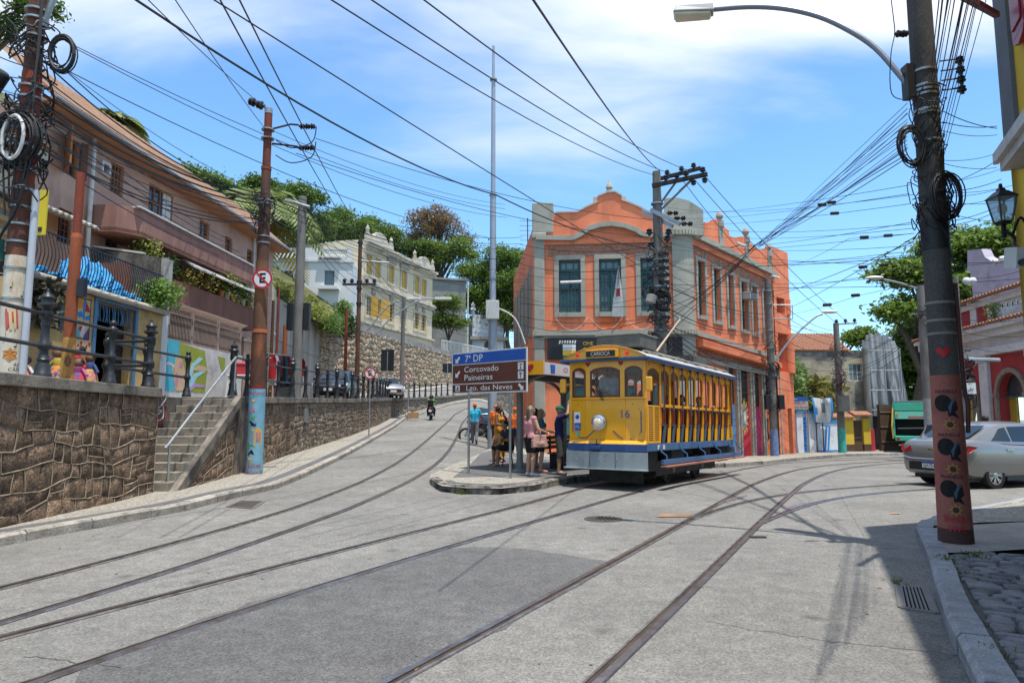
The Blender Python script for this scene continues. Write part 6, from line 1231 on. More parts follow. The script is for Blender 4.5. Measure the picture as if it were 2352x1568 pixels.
s1=thing('school_sign','pale pink street sign with blue header on a thin post by the orange building','sign',(16.5,37.6,-.6),world=True);fS=Fac((16.2,37.9),(17.6,37.6));r_=fS.rect(1818,911,1856,940);q=fS.rect(1818,911,1856,921);mb=MB();fS.box(mb,r_[0],r_[1],r_[2],q[2],0,.03);mb.build('board',paint('sign_pink',(.52,.42,.40),.6),s1);mb=MB();fS.box(mb,r_[0],r_[1],q[2],r_[3],0,.031);mb.build('header',paint('sign_blue',(.02,.11,.42),.5),s1);mb=MB();fS.box(mb,r_[1]-.14,r_[1]-.09,-.65,r_[2]+.2,-.06,-.01);mb.build('post',M_PIPE,s1)
text('lettering','GEL.VI',.2,mat('ink',(.03,.03,.05),.6),fS.pt((r_[0]+r_[1])/2,r_[2]+.37,.032),fS.u,(0,0,1),s1);text('lettering','Santa Teresa',.17,mat('ink',()),fS.pt((r_[0]+r_[1])/2,r_[2]+.12,.032),fS.u,(0,0,1),s1,width=.8);text('lettering','Rio',.13,M_WT,fS.pt(r_[0]+.22,q[2]+.12,.033),fS.u,(0,0,1),s1)
s2=thing('cloth_banner','white cloth banner with blue chevron edges and a drawing on two poles','banner',(17.6,39.3,1.5),world=True);fT=Fac((17.4,39.0),(19.3,40.0));b=fT.rect(1864,912,1912,968);mb=MB();nn=10
for j in range(nn+1):
 for i in range(nn+1):s_,t_=i/nn,j/nn;mb.v.append(tuple(fT.pt(b[0]+(b[1]-b[0])*(s_*(1-.12*t_)+.08*t_),b[3]+(b[2]-b[3])*t_-.06*math.sin(PI*s_),.08*math.sin(PI*t_))))
mb.f=[[j*(nn+1)+i,j*(nn+1)+i+1,(j+1)*(nn+1)+i+1,(j+1)*(nn+1)+i]for j in range(nn)for i in range(nn)];mb.m=[1 if(k%nn)in(0,9)or((k%nn)==1 and 3<k//nn<7)else(2 if(k%nn in(4,5)and 1<k//nn<6)else 0)for k in range(len(mb.f))];mb.build('cloth',[M_WTR,M_BL,mat('print_grey',(.2,.18,.16))],s2,True)
for u in(b[0]+.45,b[0]+1.0):mb=MB();mb.tube([fT.pt(u,-.5,-.1),fT.pt(u,b[3],-.1)],.03,6);mb.build('pole',M_IRON,s2)
# the tram
M_TY=paint('tram_yellow',(.80,.365,.006),.34,var=.06,coat=.25,stain=(.66,.28,.008),sscale=2.2,slo=.58,shi=.85,sstretch=(1,1,.5));M_TB=paint('tram_blue',(.022,.065,.19),.4,var=.2);M_TB2=paint('tram_blue_pale',(.05,.13,.28),.45,var=.2);M_TG=paint('bumper_grey',(.26,.30,.31),.45,var=.15)
M_TW=paint('tram_wood',(.12,.03,.012),.35,scale=5,stretch=(6,6,1));M_TR=mat('tram_roof',(.44,.42,.38),.7,scale=2,c2=(.34,.325,.30),stain=(.3,.28,.25),sscale=2);M_SEAT=paint('seat_red',(.20,.045,.02),.4);M_SEATO=paint('seat_orange',(.55,.15,.03),.4);M_UND=mat('undercarriage',(.03,.029,.028),.8,scale=6,c2=(.06,.055,.05));M_CHR=mat('chrome',(.6,.6,.6),.25,metal=.9,fine=0);M_TGL=glass('tram_glass',(.10,.12,.12),.03,.28);M_PURP=paint('tram_line',(.09,.05,.16),.5);M_BOXG=mat('box_grey',(.12,.12,.105),.7,scale=4,c2=(.085,.085,.08));M_CEIL=mat('tram_ceiling',(.40,.37,.31),.7)
tram=thing('tram','yellow open sided tram with blue roof edge standing at the stop','tram',(TF.x,TF.y,gz(TF.x,TF.y)+.125));tram.scale=(.925,)*3;tram.rotation_euler=(0,.016,math.atan2(TD.y,TD.x))
TL=7.45;HW=1.0
def tb(name,m,*boxes,parent=tram,bevel=0,smooth=False):
 return[MB().box(*b).build(name,m,parent,bevel=bevel)for b in boxes][0]
def fx(y):return .10*max(0,abs(y)-.52)/.5
# ---- front
def fband(mb,z0,z1,off0,off1,ys,th=.05):
 for a,b in zip(ys,ys[1:]):
  mb.hexa([(fx(a)-off0,a,z0),(fx(b)-off0,b,z0),(fx(b)-off0+th,b,z0),(fx(a)-off0+th,a,z0)],[(fx(a)-off1,a,z1),(fx(b)-off1,b,z1),(fx(b)-off1+th,b,z1),(fx(a)-off1+th,a,z1)])
YS=[-HW,-.52,.52,HW]
def endwall(rear=False):
 p=thing('tram_end','','')if False else None
mb=MB();fband(mb,1.02,1.98,0,0,YS);fband(mb,.93,1.02,.07,0,YS);fp=mb.build('front_panel',M_TY,tram,bevel=.01)
mb=MB();fband(mb,1.98,2.03,.03,.03,YS,.08);mb.build('window_sill',M_TY,tram,bevel=.008)
mb=MB();fband(mb,.76,.93,.08,.08,YS,.1);mb.build('front_beam',M_TB,tram,bevel=.008)
mb=MB()
for a,b in zip([-1.04,-.5,.5,1.04],[-.5,.5,1.04]):mb.hexa([(fx(a)-.11,a,.36),(fx(b)-.11,b,.36),(fx(b)-.05,b,.36),(fx(a)-.05,a,.36)],[(fx(a)-.11,a,.745),(fx(b)-.11,b,.745),(fx(b)-.05,b,.745),(fx(a)-.05,a,.745)])
bum=mb.build('bumper',M_TG,tram);mb=MB();mb.box(-.135,.06,-1.05,1.05,.335,.36);mb.build('bumper_lip',paint('lip_pale',(.36,.42,.41),.4),bum)
for y in(-.35,.1,.7):MB().ball((-.118,y,.58),.012).build('rivet',M_CHR,bum)
for y in(-HW+.05,HW-.05):MB().box(fx(y)-.0,fx(y)+.12,y-.05,y+.05,.93,2.9).build('corner_post',M_TY,tram,bevel=.008)
for y in(-.45,.45):MB().box(fx(y)-.004,fx(y)+.06,y-.06,y+.06,2.03,2.9).build('front_post',M_TY,tram,bevel=.008)
def arch_plate(mb,y0,y1,zb,zs,zt,xf,th):
 n=8;pts=[]
 for i in range(n+1):t=i/n;y=y0+(y1-y0)*t;pts.append((y,zb+(zs-zb)*math.sin(PI*t)**.6))
 for(a,za),(b,zb_)in zip(pts,pts[1:]):mb.hexa([(xf(a),a,za),(xf(b),b,zb_),(xf(b)+th,b,zb_),(xf(a)+th,a,za)],[(xf(a),a,zt),(xf(b),b,zt),(xf(b)+th,b,zt),(xf(a)+th,a,zt)])
mb=MB();WN=[(-.92,-.51),(-.39,.39),(.51,.92)]
for y0,y1 in WN:arch_plate(mb,y0,y1,2.66,2.76,2.92,lambda y:fx(y),.05)
mb.build('window_header',M_TY,tram)
for k,(y0,y1)in enumerate(WN):
 w=MB();n=10;top_=[(y0+(y1-y0)*i/n,2.655+.10*math.sin(PI*i/n)**.6)for i in range(n+1)];fr_=.035
 w.box(fx(y0)-.006,fx(y0)+.03,y0,y0+fr_,2.035,2.66);w.box(fx(y1)-.006,fx(y1)+.03,y1-fr_,y1,2.035,2.66)
 a,b=y0+fr_,y1-fr_;w.hexa([(fx(a)-.006,a,2.035),(fx(b)-.006,b,2.035),(fx(b)+.03,b,2.035),(fx(a)+.03,a,2.035)],[(fx(a)-.006,a,2.075),(fx(b)-.006,b,2.075),(fx(b)+.03,b,2.075),(fx(a)+.03,a,2.075)])
 for(p,zp_),(q,zq)in zip(top_,top_[1:]):w.hexa([(fx(p)-.006,p,zp_-.04),(fx(q)-.006,q,zq-.04),(fx(q)+.03,q,zq-.04),(fx(p)+.03,p,zp_-.04)],[(fx(p)-.006,p,zp_),(fx(q)-.006,q,zq),(fx(q)+.03,q,zq),(fx(p)+.03,p,zp_)])
 wo=w.build('window',M_TW,tram);g=MB();g.add([(fx(p)+.012,p,z)for p,z in[(y0+.02,2.05),(y1-.02,2.05)]]+[(fx(p)+.012,p,z-.02)for p,z in top_[::-1]],[list(range(2+len(top_)))]);g.build('pane',M_TGL,wo)
RS=[(-1.13,2.90),(-1.10,2.98),(-.9,3.08),(-.6,3.18),(-.3,3.24),(0,3.26),(.3,3.24),(.6,3.18),(.9,3.08),(1.10,2.98),(1.13,2.90)]
mb=MB();x0,x1=-.12,TL+.12
for(a,za),(b,zb_)in zip(RS,RS[1:]):mb.quad((x0,a,za),(x1,a,za),(x1,b,zb_),(x0,b,zb_))
for(a,za),(b,zb_)in zip(RS,RS[1:]):mb.quad((x0,a,za-.04),(x1,a,za-.04),(x1,b,zb_-.04),(x0,b,zb_-.04))
roof=mb.build('roof',[M_TR],tram,True);
MB().box(.06,TL-.06,-1.0,1.0,2.875,2.89).build('ceiling',M_CEIL,roof)
tb('roof_edge',M_TB,(x0,x1,-1.15,-1.09,2.885,2.955),(x0,x1,1.09,1.15,2.885,2.955),(x0-.02,x0+.05,-1.15,1.15,2.885,2.95),(x1-.05,x1+.02,-1.15,1.15,2.885,2.95),bevel=.01)
for xa in(-.10,TL+.06):
 mb=MB();pts=[(xa,y,z)for y,z in([(-1.08,2.955)]+[(y*.97,z+.015)for y,z in RS[1:-1]]+[(1.08,2.955)])];mb.prism(pts,(.05,0,0));mb.build('roof_fascia',M_TY,tram,bevel=.004)
db=tb('destination_box',M_TY,(-.20,-.1,-.42,.42,2.96,3.16),bevel=.01);tb('destination_blind',paint('blind_black',(.012,.012,.012),.5),(-.206,-.2,-.36,.40,2.985,3.13),parent=db)
text('lettering','CARIOCA',.135,paint('blind_cream',(.55,.53,.47),.6),(-.21,.02,3.055),(0,-1,0),(0,0,1),db,ext=.002,width=.50)
for y in(.68,-.62):MB().lathe((-.1,y,3.06),[(.045,0),(.045,.03),(.03,.05)],12,(-1,0,0)).build('marker_lamp',mat('lamp_red',(.5,.01,.01),.3,emit=.6),tram,True)
def heart(c,s,m,parent,u=(0,1,0),n=(-1,0,0)):
 u=Vector(u);pts=[Vector(c)+u*(s*.055*16*math.sin(t)**3/1.0*.06)+Vector((0,0,s*.06*(13*math.cos(t)-5*math.cos(2*t)-2*math.cos(3*t)-math.cos(4*t))*.055))for t in lin(0,2*PI,17)[:-1]]
 return MB().prism(pts,Vector(n)*.004).build('heart',m,parent)
M_HRT=paint('heart_red',(.38,.012,.012),.5)
for y in(.45,-.42):heart((-.002,y,2.83),1.3,M_HRT,tram)
mb=MB();mb.lathe((0,.15,1.43),[(.19,0),(.20,.03),(.19,.06),(.165,.075),(.165,.10),(.14,.12),(.10,.125)],24,(-1,0,0));hl=mb.build('headlight',M_CHR,tram,True);MB().lathe((-.122,.15,1.43),[(.105,0),(.09,.02),(.04,.035),(.01,.038)],18,(-1,0,0)).build('lens',mat('lens_warm',(.50,.40,.26),.06,fine=0,scale=30,c2=(.70,.62,.5),emit=.12),hl,True)
def strip_y(y0,z0,y1,z1,w=.026):
 d=Vector((0,y1-y0,z1-z0)).normalized();s_=Vector((0,-d.z,d.y))*w/2;a=Vector((fx(y0)-.003,y0,z0));b=Vector((fx(y1)-.003,y1,z1));MB().hexa([a-s_,b-s_,b+s_,a+s_],[v+Vector((-.002,0,0))for v in(a-s_,b-s_,b+s_,a+s_)]).build('trim_line',M_PURP,fp)
for q in((.75,1.86,-.7,1.86),(.9,1.72,.9,1.2),(-.88,1.7,-.88,1.2),(.72,1.06,.5,1.06),(.5,1.06,.28,1.24),(-.68,1.06,-.42,1.06),(-.42,1.06,-.2,1.24)):strip_y(*q)
for y,z in((.88,1.84),(-.86,1.84),(.88,1.08),(-.86,1.08)):
 mb=MB();sy=-1 if y>0 else 1;sz=-1 if z>1.4 else 1
 for k in range(3):mb.tube(smooth3([(fx(y)-.004,y+sy*.02*k,z+sz*(.12-.03*k)),(fx(y)-.004,y+sy*(.05+.02*k),z+sz*.06),(fx(y)-.004,y+sy*(.14-.03*k),z+sz*.015*k)],4),.005,4)
 mb.build('corner_scroll',M_PURP,fp)
text('lettering','16',.27,paint('number_blue',(.03,.08,.36),.5),(-.003,-.5,1.62),(0,-1,0),(0,0,1),fp)
b1_=tb('notice',M_WT,(.018,.026,.67,.83,1.42,1.68),parent=fp);b2_=tb('notice',paint('sign_blue',()),(.018,.026,.66,.83,1.24,1.41),parent=fp);tb('sticker',paint('sticker_green',(.1,.45,.36),.5),(.018,.026,.70,.78,1.10,1.20),parent=fp)
mb=MB();mb.lathe((.017,.75,1.56),[(.055,0),(.055,.003),(.04,.003),(.04,.001)],16,(-1,0,0));mb.build('crest',paint('number_blue',()),fp);text('lettering','BONDE DE\nSANTA TERESA',.035,M_WT,(.016,.745,1.325),(0,-1,0),(0,0,1),fp,width=.14)
for k in(0,.04):MB().tube([(-.05,.06-k,1.95),(-.03,.20-k*1.5,2.25),(-.02,.30-k,2.55)],.009,5).build('wiper',M_LBLK,tram)
tb('coupler',M_TB,(-.16,-.08,.08,.32,.80,.88),bevel=.01);MB().tube(smooth3([(-.1,.17,.9),(-.13,.17,.97),(-.1,.19,1.03)],4),.012,6).build('hook',M_LBLK,tram)
for s_ in(-1,1):
 mb=MB();mb.box(-.14,.02,s_*1.08-.03 if s_<0 else 1.05,s_*1.08+.03 if s_<0 else 1.11,2.12,2.46);mi=MB().obox((-.02,s_*1.12,2.32),(.045,0,0),(0,.08,0),(0,0,.17)).build('mirror',M_TY,tram,bevel=.03);MB().tube([(.06,s_*1.0,2.36),(-.02,s_*1.10,2.36)],.012,6).build('mirror_arm',M_CHR,mi)
# ---- floor, side beams
tb('floor',M_UND,(.1,TL-.1,-.98,.98,.86,.95))
for s_ in(-1,1):
 beam=tb('side_beam',M_TB2,(.05,TL-.05,s_*1.0-.03,s_*1.0+.03,.77,.94),bevel=.006)
 for k in range(7):x=1.2+k*1.0;tb('beam_joint',M_UND,(x,x+.012,s_*1.0-.034,s_*1.0+.034,.78,.93),parent=beam)
 for x in(.7,1.05):tb('plate',M_WHITEM,(x,x+.15,s_*1.032-.004,s_*1.032+.004,.80,.91),parent=beam)
 st_=tb('step_board',M_TB2,(.55,TL+.1,s_*1.20-.03,s_*1.20+.03,.46,.57));MB().box(.5,TL+.15,s_*1.26-.08,s_*1.26+.08,.40,.435).build('step_plank',mat('plank_red',(.36,.15,.09),.7),st_)
 for x in(.8,2.3,3.8,5.3,6.8,7.7):MB().tube([(x,s_*1.02,.88),(x+.02,s_*1.06,.76),(x+.1,s_*1.17,.66),(x+.1,s_*1.2,.5)],.02,6).build('step_hanger',M_TB2,st_)
# ---- louvred dashes beside the platforms
def dash(x0,x1,s_):
 d=MB();y=s_*1.0
 d.box(x0,x0+.035,y-.02,y+.02,.95,1.84);d.box(x1-.035,x1,y-.02,y+.02,.95,1.84);d.box(x0+.035,x1-.035,y-.02,y+.02,1.80,1.84);d.box(x0+.035,x1-.035,y-.02,y+.02,.95,.99)
 o=d.build('dash_frame',M_TY,tram,bevel=.008);MB().box(x0+.03,x1-.03,y-.004,y+.004,.98,1.81).build('dash_back',mat('dash_brown',(.10,.045,.02),.6),o)
 for k in range(17):z=1.0+k*.047;MB().box(x0+.035,x1-.035,y-.014 if s_>0 else y-.016,y+.016 if s_>0 else y+.014,z,z+.022).build('slat',M_TY,o)
for s_ in(-1,1):
 dash(.16,.52,s_);dash(.55,.92,s_);dash(TL-.5,TL-.14,s_)
# ---- side posts, valance, mid rail, grab poles, seats
PX=[.98+i*.67 for i in range(10)]+[TL-.50]
for s_ in(-1,1):
 for x in PX:
  mb=MB();pr=[(0,2.9),(0,1.55),(-.02,1.3),(-.06,1.1),(-.09,.95)]
  for(a,za),(b,zb_)in zip(pr,pr[1:]):mb.hexa([(x+b-.03,s_*1.0-.03,zb_),(x+b+.03,s_*1.0-.03,zb_),(x+b+.03,s_*1.0+.03,zb_),(x+b-.03,s_*1.0+.03,zb_)],[(x+a-.03,s_*1.0-.03,za),(x+a+.03,s_*1.0-.03,za),(x+a+.03,s_*1.0+.03,za),(x+a-.03,s_*1.0+.03,za)])
  mb.build('side_post',M_TY,tram);mb=MB();mb.tube([(x+.10,s_*1.085,2.84),(x+.10,s_*1.085,1.38)],.019,8);gp=mb.build('grab_pole',M_TW,tram,True)
  [MB().box(*q_).build('pole_clip',M_TB,gp)for q_ in((x-.01,x+.13,s_*1.06-.035,s_*1.06+.035,1.76,1.80),(x-.01,x+.13,s_*1.06-.035,s_*1.06+.035,1.39,1.425),(x+.06,x+.14,s_*1.085-.03,s_*1.085+.03,2.80,2.86))]
  mb=MB();mb.tube([(x-.035,s_*.985,2.8),(x-.035,s_*.985,1.0)],.016,6);mb.build('inner_post',M_TW,tram)
 xs_=[.14]+PX+[TL-.1]
 for a,b in zip(xs_,xs_[1:]):
  mb=MB();n=8
  for i in range(n):
   t0,t1=i/n,(i+1)/n;zf=lambda t:2.60+.13*math.sin(PI*t)**.7;xa,xb=a+(b-a)*t0,a+(b-a)*t1
   mb.hexa([(xa,s_*1.0-.02,zf(t0)),(xb,s_*1.0-.02,zf(t1)),(xb,s_*1.0+.02,zf(t1)),(xa,s_*1.0+.02,zf(t0))],[(xa,s_*1.0-.02,2.88),(xb,s_*1.0-.02,2.88),(xb,s_*1.0+.02,2.88),(xa,s_*1.0+.02,2.88)])
  mb.build('valance',M_TY,tram);heart(((a+b)/2-.3,s_*1.02,2.80),.7,M_HRT,tram,(1,0,0),(0,s_,0))
 tb('mid_rail',M_TY,(.95,TL-.5,s_*1.03-.02,s_*1.03+.02,1.81,1.88),bevel=.006)
for i,x in enumerate(PX[:-1]):
 s0=tb('bench',M_SEATO,(x+.12,x+.46,-.93,.93,1.36,1.40));tb('seat_front',mat('seat_grey',(.13,.13,.125),.6),(x+.14,x+.17,-.92,.92,.97,1.35),parent=s0)
 MB().obox((x+.52,0,1.62),(.02,0,.0),(0,.93,0),(.03,0,.22)).build('backrest',M_SEAT,s0)
 for s_ in(-1,1):MB().hexa([(x+.30,s_*.94-.015,.96),(x+.42,s_*.94-.015,.96),(x+.42,s_*.94+.015,.96),(x+.30,s_*.94+.015,.96)],[(x+.42,s_*.94-.015,1.37),(x+.58,s_*.94-.015,1.37),(x+.58,s_*.94+.015,1.37),(x+.42,s_*.94+.015,1.37)]).build('seat_end',paint('seat_end_blue',(.045,.075,.12),.5),s0)
tb('rear_panel',M_TY,(TL-.06,TL,-HW,HW,.95,1.98));tb('rear_post',M_TY,(TL-.06,TL,-1.02,-.92,1.98,2.9),(TL-.06,TL,.92,1.02,1.98,2.9),(TL-.06,TL,-.5,-.4,1.98,2.9),(TL-.06,TL,.4,.5,1.98,2.9));tb('rear_bumper',M_TG,(TL+.02,TL+.1,-1.05,1.05,.36,.75));tb('bulkhead',M_TW,(.92,.95,-.95,-.35,.95,1.5),(.92,.95,.35,.95,.95,1.5))
# ---- truck and wheels
tb('truck_frame',M_UND,(1.2,6.1,-.80,-.68,.14,.50),(1.2,6.1,.68,.80,.14,.50),(1.2,1.4,-.72,.72,.1,.5),(5.9,6.1,-.72,.72,.1,.5));tb('underframe',M_UND,(.3,7.6,-.55,.55,.55,.86),(2.0,3.0,-.9,.9,.5,.8),(4.9,5.5,-.85,.85,.35,.8));tb('motor',M_UND,(2.6,4.5,-.45,.45,.0,.55));tb('battery_box',M_UND,(.35,1.15,-.85,.85,.28,.8),(6.3,7.3,-.85,.85,.3,.8));tb('lifeguard',M_UND,(.55,.6,-.7,.7,.0,.40))
for x in(2.35,4.75):
 for s_ in(-1,1):
  w=MB().lathe((x,s_*.55,.24),[(.34,0),(.37,.01),(.37,.03),(.34,.035),(.33,.11),(.28,.115),(.26,.07),(.10,.07),(.10,.14),(.06,.15)],22,(0,s_,0)).build('wheel',M_UND,tram,True);MB().lathe((x,s_*.78,.26),[(.09,0),(.09,.06),(.05,.07)],10,(0,s_,0)).build('axle_box',mat('iron_frame',()),w)
 for s_ in(-1,1):
  mb=MB()
  for k in range(6):mb.lathe((x-.32,s_*.7,.32+k*.035),[(.06,0),(.06,.018)],8)
  mb.build('spring',M_UND,tram)
# ---- roof equipment
tb('resistor_box',M_BOXG,(.8,1.9,-.60,.60,3.30,3.62),bevel=.015);tb('box_lid',mat('box_lid',(.34,.30,.25),.8),(.78,1.92,-.62,.62,3.622,3.65));tb('resistor_box',M_BOXG,(5.7,6.7,-.45,.45,3.28,3.52),bevel=.015);MB().tube([(5.9,-.3,3.52),(5.9,-.3,3.7),(6.4,-.3,3.7),(6.4,-.3,3.52)],.014,5).build('box_handle',M_LBLK,tram)
tb('roof_board',M_TR,(.3,TL-.3,-.92,-.84,3.12,3.15),(.3,TL-.3,.84,.92,3.12,3.15),(2.2,TL-.2,-.5,-.42,3.26,3.29))
for k in range(8):tb('roof_cleat',M_TR,(.5+k*.95,.53+k*.95,-.95,-.8,3.05,3.12))
MB().lathe((3.4,0,3.26),[(.16,0),(.16,.06),(.08,.1),(.08,.18),(.05,.2)],12).build('trolley_base',M_UND,tram,True);MB().tube([(3.4,0,3.42),(6.0,.15,4.75)],[.035,.02],8).build('trolley_pole',mat('pole_wood',(.42,.31,.21),.7),tram,True);MB().lathe((6.0,.15,4.78),[(.05,-.02),(.05,.02)],10,(0,1,0)).build('trolley_wheel',M_CHR,tram)
mb=MB();rr=random.Random(2)
for k in range(5):mb.tube(smooth3([(2.2+k*.3,rr.uniform(-.5,0),3.27),(2.8+k*.2,rr.uniform(-.4,.1),3.36),(3.3,rr.uniform(-.2,.2),3.33)],4),.018,5)
mb.build('roof_cable',M_UND,tram);tb('horn_box',M_UND,(4.4,4.75,-.65,-.35,3.22,3.42))
for i in range(15):
 y=-.93+i*.133
 for z in(1.05,1.93):MB().ball((fx(y)-.003,y,z),.009,.009,.009,6,4).build('rivet',M_TY,fp)
for y in(-.30,.36):MB().box(-.114,-.110,y-.004,y+.004,.37,.74).build('bumper_seam',M_UND,bum)
mb=MB();rr=random.Random(77)
for i in range(16):y=rr.uniform(-.95,.95);z=rr.uniform(.40,.70);mb.tube([(-.1125,y,z),(-.1125,y+rr.uniform(-.12,.12),z+rr.uniform(-.03,.03))],rr.uniform(.0015,.004),4)
o=mb.build('scuff_marks',mat('scuff',(.12,.13,.13),.8),bum);o['kind']='stuff'
# tram shelter, direction sign
M_SHG=paint('shelter_grey',(.16,.18,.175),.5);sh=thing('tram_shelter','tram stop shelter with yellow heart fascia and printed pale fascia','shelter',(*tr(2.15,2.95),.13));sh.rotation_euler=(0,0,math.atan2(TD.y,TD.x))
zt=2.62
MB().box(-1.5,4.6,-1.05,1.15,zt+.02,zt+.06).build('roof_slab',mat('shelter_roof',(.33,.34,.33),.6),sh);MB().box(-1.45,4.55,-1.0,1.1,zt-.02,zt+.015).build('roof_lining',paint('lining',(.11,.115,.11),.6),sh)
yf=MB().box(-1.54,-1.5,-1.05,1.15,zt-.14,zt+.20).build('end_fascia',M_TY,sh)
for k in range(4):heart((-1.542,.85-k*.5,zt+.04),2.3,M_HRT,yf)
pf=MB().box(-1.54,4.6,-1.09,-1.05,zt-.14,zt+.16).build('side_fascia',paint('fascia_pale',(.62,.55,.53),.6),sh)
text('lettering','O bonde é de Santa',.17,paint('script_red',(.45,.06,.08),.6),(.7,-1.092,zt+.01),(1,0,0),(0,0,1),pf,width=2.6);MB().prism([(-1.25,-1.092,zt-.1),(-1.05,-1.092,zt-.1),(-1.02,-1.092,zt+.12),(-1.28,-1.092,zt+.12)],(0,-.003,0)).build('crest',paint('sign_blue',()),pf)
for x in(-.8,1.6,4.0):
 mb=MB();mb.tube([(x,.1,0),(x,.1,zt-.28)],.085,10);mb.tube(smooth3([(x,.1,zt-.6),(x,-.2,zt-.25),(x,-.85,zt-.04)],5),.05,8);mb.tube(smooth3([(x,.1,zt-.6),(x,.4,zt-.25),(x,.95,zt-.04)],5),.05,8);mb.lathe((x,.1,0),[(.22,0),(.22,.05),(.12,.12),(.09,.3)],12);mb.build('post',M_SHG,sh,True)
MB().box(-1.3,4.4,.02,.18,zt-.2,zt-.02).build('roof_beam',M_SHG,sh)
bn=thing('wooden_bench','brown slatted bench under the tram shelter','bench',(*tr(4.4,2.9),.13));bn.rotation_euler=sh.rotation_euler
for k in range(4):MB().box(-1.5,1.5,-.2+k*.11,-.11+k*.11,.42,.46).build('seat_slat',mat('bench_wood',(.22,.09,.035),.6),bn)
for k in range(3):MB().box(-1.5,1.5,.26,.29,.55+k*.13,.65+k*.13).build('back_slat',mat('bench_wood',()),bn)
for x in(-1.3,1.3):mb=MB();mb.box(x-.03,x+.03,-.2,.24,0,.42);mb.box(x-.03,x+.03,.22,.26,.42,.92);mb.build('leg',M_IRON,bn)
a=G(1076,1087,.13);b=G(1172,1098,.13);ds=thing('direction_sign','blue and brown direction sign on two grey posts at the island tip','road sign',(a+b)/2,world=True)
fd=Fac((a.x,a.y),(b.x,b.y));ul=fd.uz(1037,850,.1)[0];ur=fd.uz(1209,850,.1)[0];z0=fd.uz(1120,902,.1)[1];z1=fd.uz(1120,804,.1)[1];M_SB=paint('road_blue',(.018,.085,.36),.5);M_SBR=paint('road_brown',(.115,.035,.022),.5);M_SW=paint('road_white',(.68,.68,.66),.5)
for p in(a,b):u=(Vector((p.x,p.y,0))-fd.A).dot(fd.u);MB().tube([fd.pt(u,.1,0),fd.pt(u,z1-.1,0)],.03,10).build('post',M_PIPE,ds,True)
bd=MB();fd.box(bd,ul,ur,z0,z1,.05,.08);bd=bd.build('board',M_SW,ds);H_=z1-z0;W_=ur-ul;uu=lambda t:ul+W_*t;vv=lambda t:z1-H_*t
for nm,m,q in(('panel',M_SB,(.012,.988,.03,.285)),('panel',M_SBR,(.012,.988,.305,.755)),('panel',M_SBR,(.012,.988,.78,.97))):k=MB();fd.box(k,uu(q[0]),uu(q[1]),vv(q[3]),vv(q[2]),.08,.083);k.build(nm,m,bd)
def st_(t,x,y,size,w=None):text('lettering',t,size,M_SW,fd.pt(uu(x),vv(y),.0835),fd.u,(0,0,1),bd,ext=.001,align='LEFT',width=w)
st_('7ª DP',.185,.17,.24,W_*.245);st_('Corcovado',.175,.43,.20,W_*.465);st_('Paineiras',.175,.625,.20,W_*.385);st_('Lgo. das Neves',.205,.875,.18,W_*.61)
def arrow(x,y,s,sx):
 c=(uu(x),vv(y));P2=[(-.5,-.5),(.15,-.5),(-.02,-.3),(.5,.22),(.26,.46),(-.28,-.06),(-.5,.15)];k=MB();fd.poly(k,[(c[0]+p[0]*s*sx,c[1]+p[1]*s)for p in P2],.083,.086);k.build('arrow',M_SW,bd)
arrow(.085,.17,.17,1);arrow(.085,.52,.17,1);arrow(.925,.875,.16,-1)
def icon(x,y,s,shapes):
 k=MB();fd.box(k,uu(x)-s,uu(x)+s,vv(y)-s,vv(y)+s,.083,.086);o=k.build('icon',M_SW,bd)
 for sh_ in shapes:k=MB();fd.poly(k,[(uu(x)+p*s,vv(y)+q*s)for p,q in sh_],.086,.088);k.build('icon_shape',M_SBR,o)
icon(.925,.42,.085,[[(-.7,.35),(-.1,.4),(.1,.4),(.7,.35),(.7,.5),(.12,.55),(.1,.8),(-.1,.8),(-.12,.55),(-.7,.5)],[(-.12,-.5),(.12,-.5),(.1,.45),(-.1,.45)],[(-.4,-.8),(.4,-.8),(.3,-.5),(-.3,-.5)]])
icon(.925,.62,.085,[[(-.15,-.8),(.15,-.8),(.1,0),(.6,.5),(.45,.65),(0,.2),(-.45,.65),(-.6,.5),(-.1,0)],[(-.3,.5),(0,.8),(.3,.5),(0,.35)]])
icon(.085,.875,.075,[[(-.7,-.7),(.7,-.7),(.7,-.3),(-.7,-.3)],[(-.5,0),(-.2,.6),(.4,.65),(.6,.1),(.1,-.1)],[(-.1,-.3),(.05,-.3),(.05,.1),(-.1,.1)]])
# poles
M_RUST=mat('rust_brown',(.13,.052,.032),.8,scale=2.5,c2=(.06,.035,.026),fine=.2,bump=.4,stretch=(1,1,.35),stain=(.30,.10,.035),sscale=2,slo=.55,shi=.75,sstretch=(1,1,.4))
M_RUSTR=mat('rust_red',(.24,.045,.022),.75,scale=2,c2=(.13,.035,.02),fine=.15,bump=.3,stretch=(1,1,.4));M_RUSTO=mat('rust_orange',(.34,.09,.03),.75,scale=2,c2=(.2,.055,.025),fine=.15,stretch=(1,1,.4))
M_CPOL=mat('pole_concrete',(.20,.185,.165),.9,scale=3,c2=(.12,.115,.105),fine=.2,bump=.3,stretch=(1,1,.3));M_CPOLD=mat('pole_concrete_dark',(.085,.078,.070),.85,scale=2,c2=(.045,.042,.039),fine=.25,bump=.4,stretch=(1,1,.3),stain=(.11,.10,.09),sscale=3,slo=.6,shi=.75,sstretch=(1,1,.3));M_STEEL=paint('mast_steel',(.33,.36,.40),.45,metal=.4,var=.12)
M_BLKC=paint('cable_black',(.010,.010,.011),.55);M_INS=paint('insulator',(.022,.015,.014),.2);M_BAND=mat('steel_band',(.36,.36,.35),.4,metal=.7)
def vx(x955,Y):return(x955-1176)/FPX*(Y*math.cos(PITCH))
def zat(x,y,Y):return P(x,y,Y).z
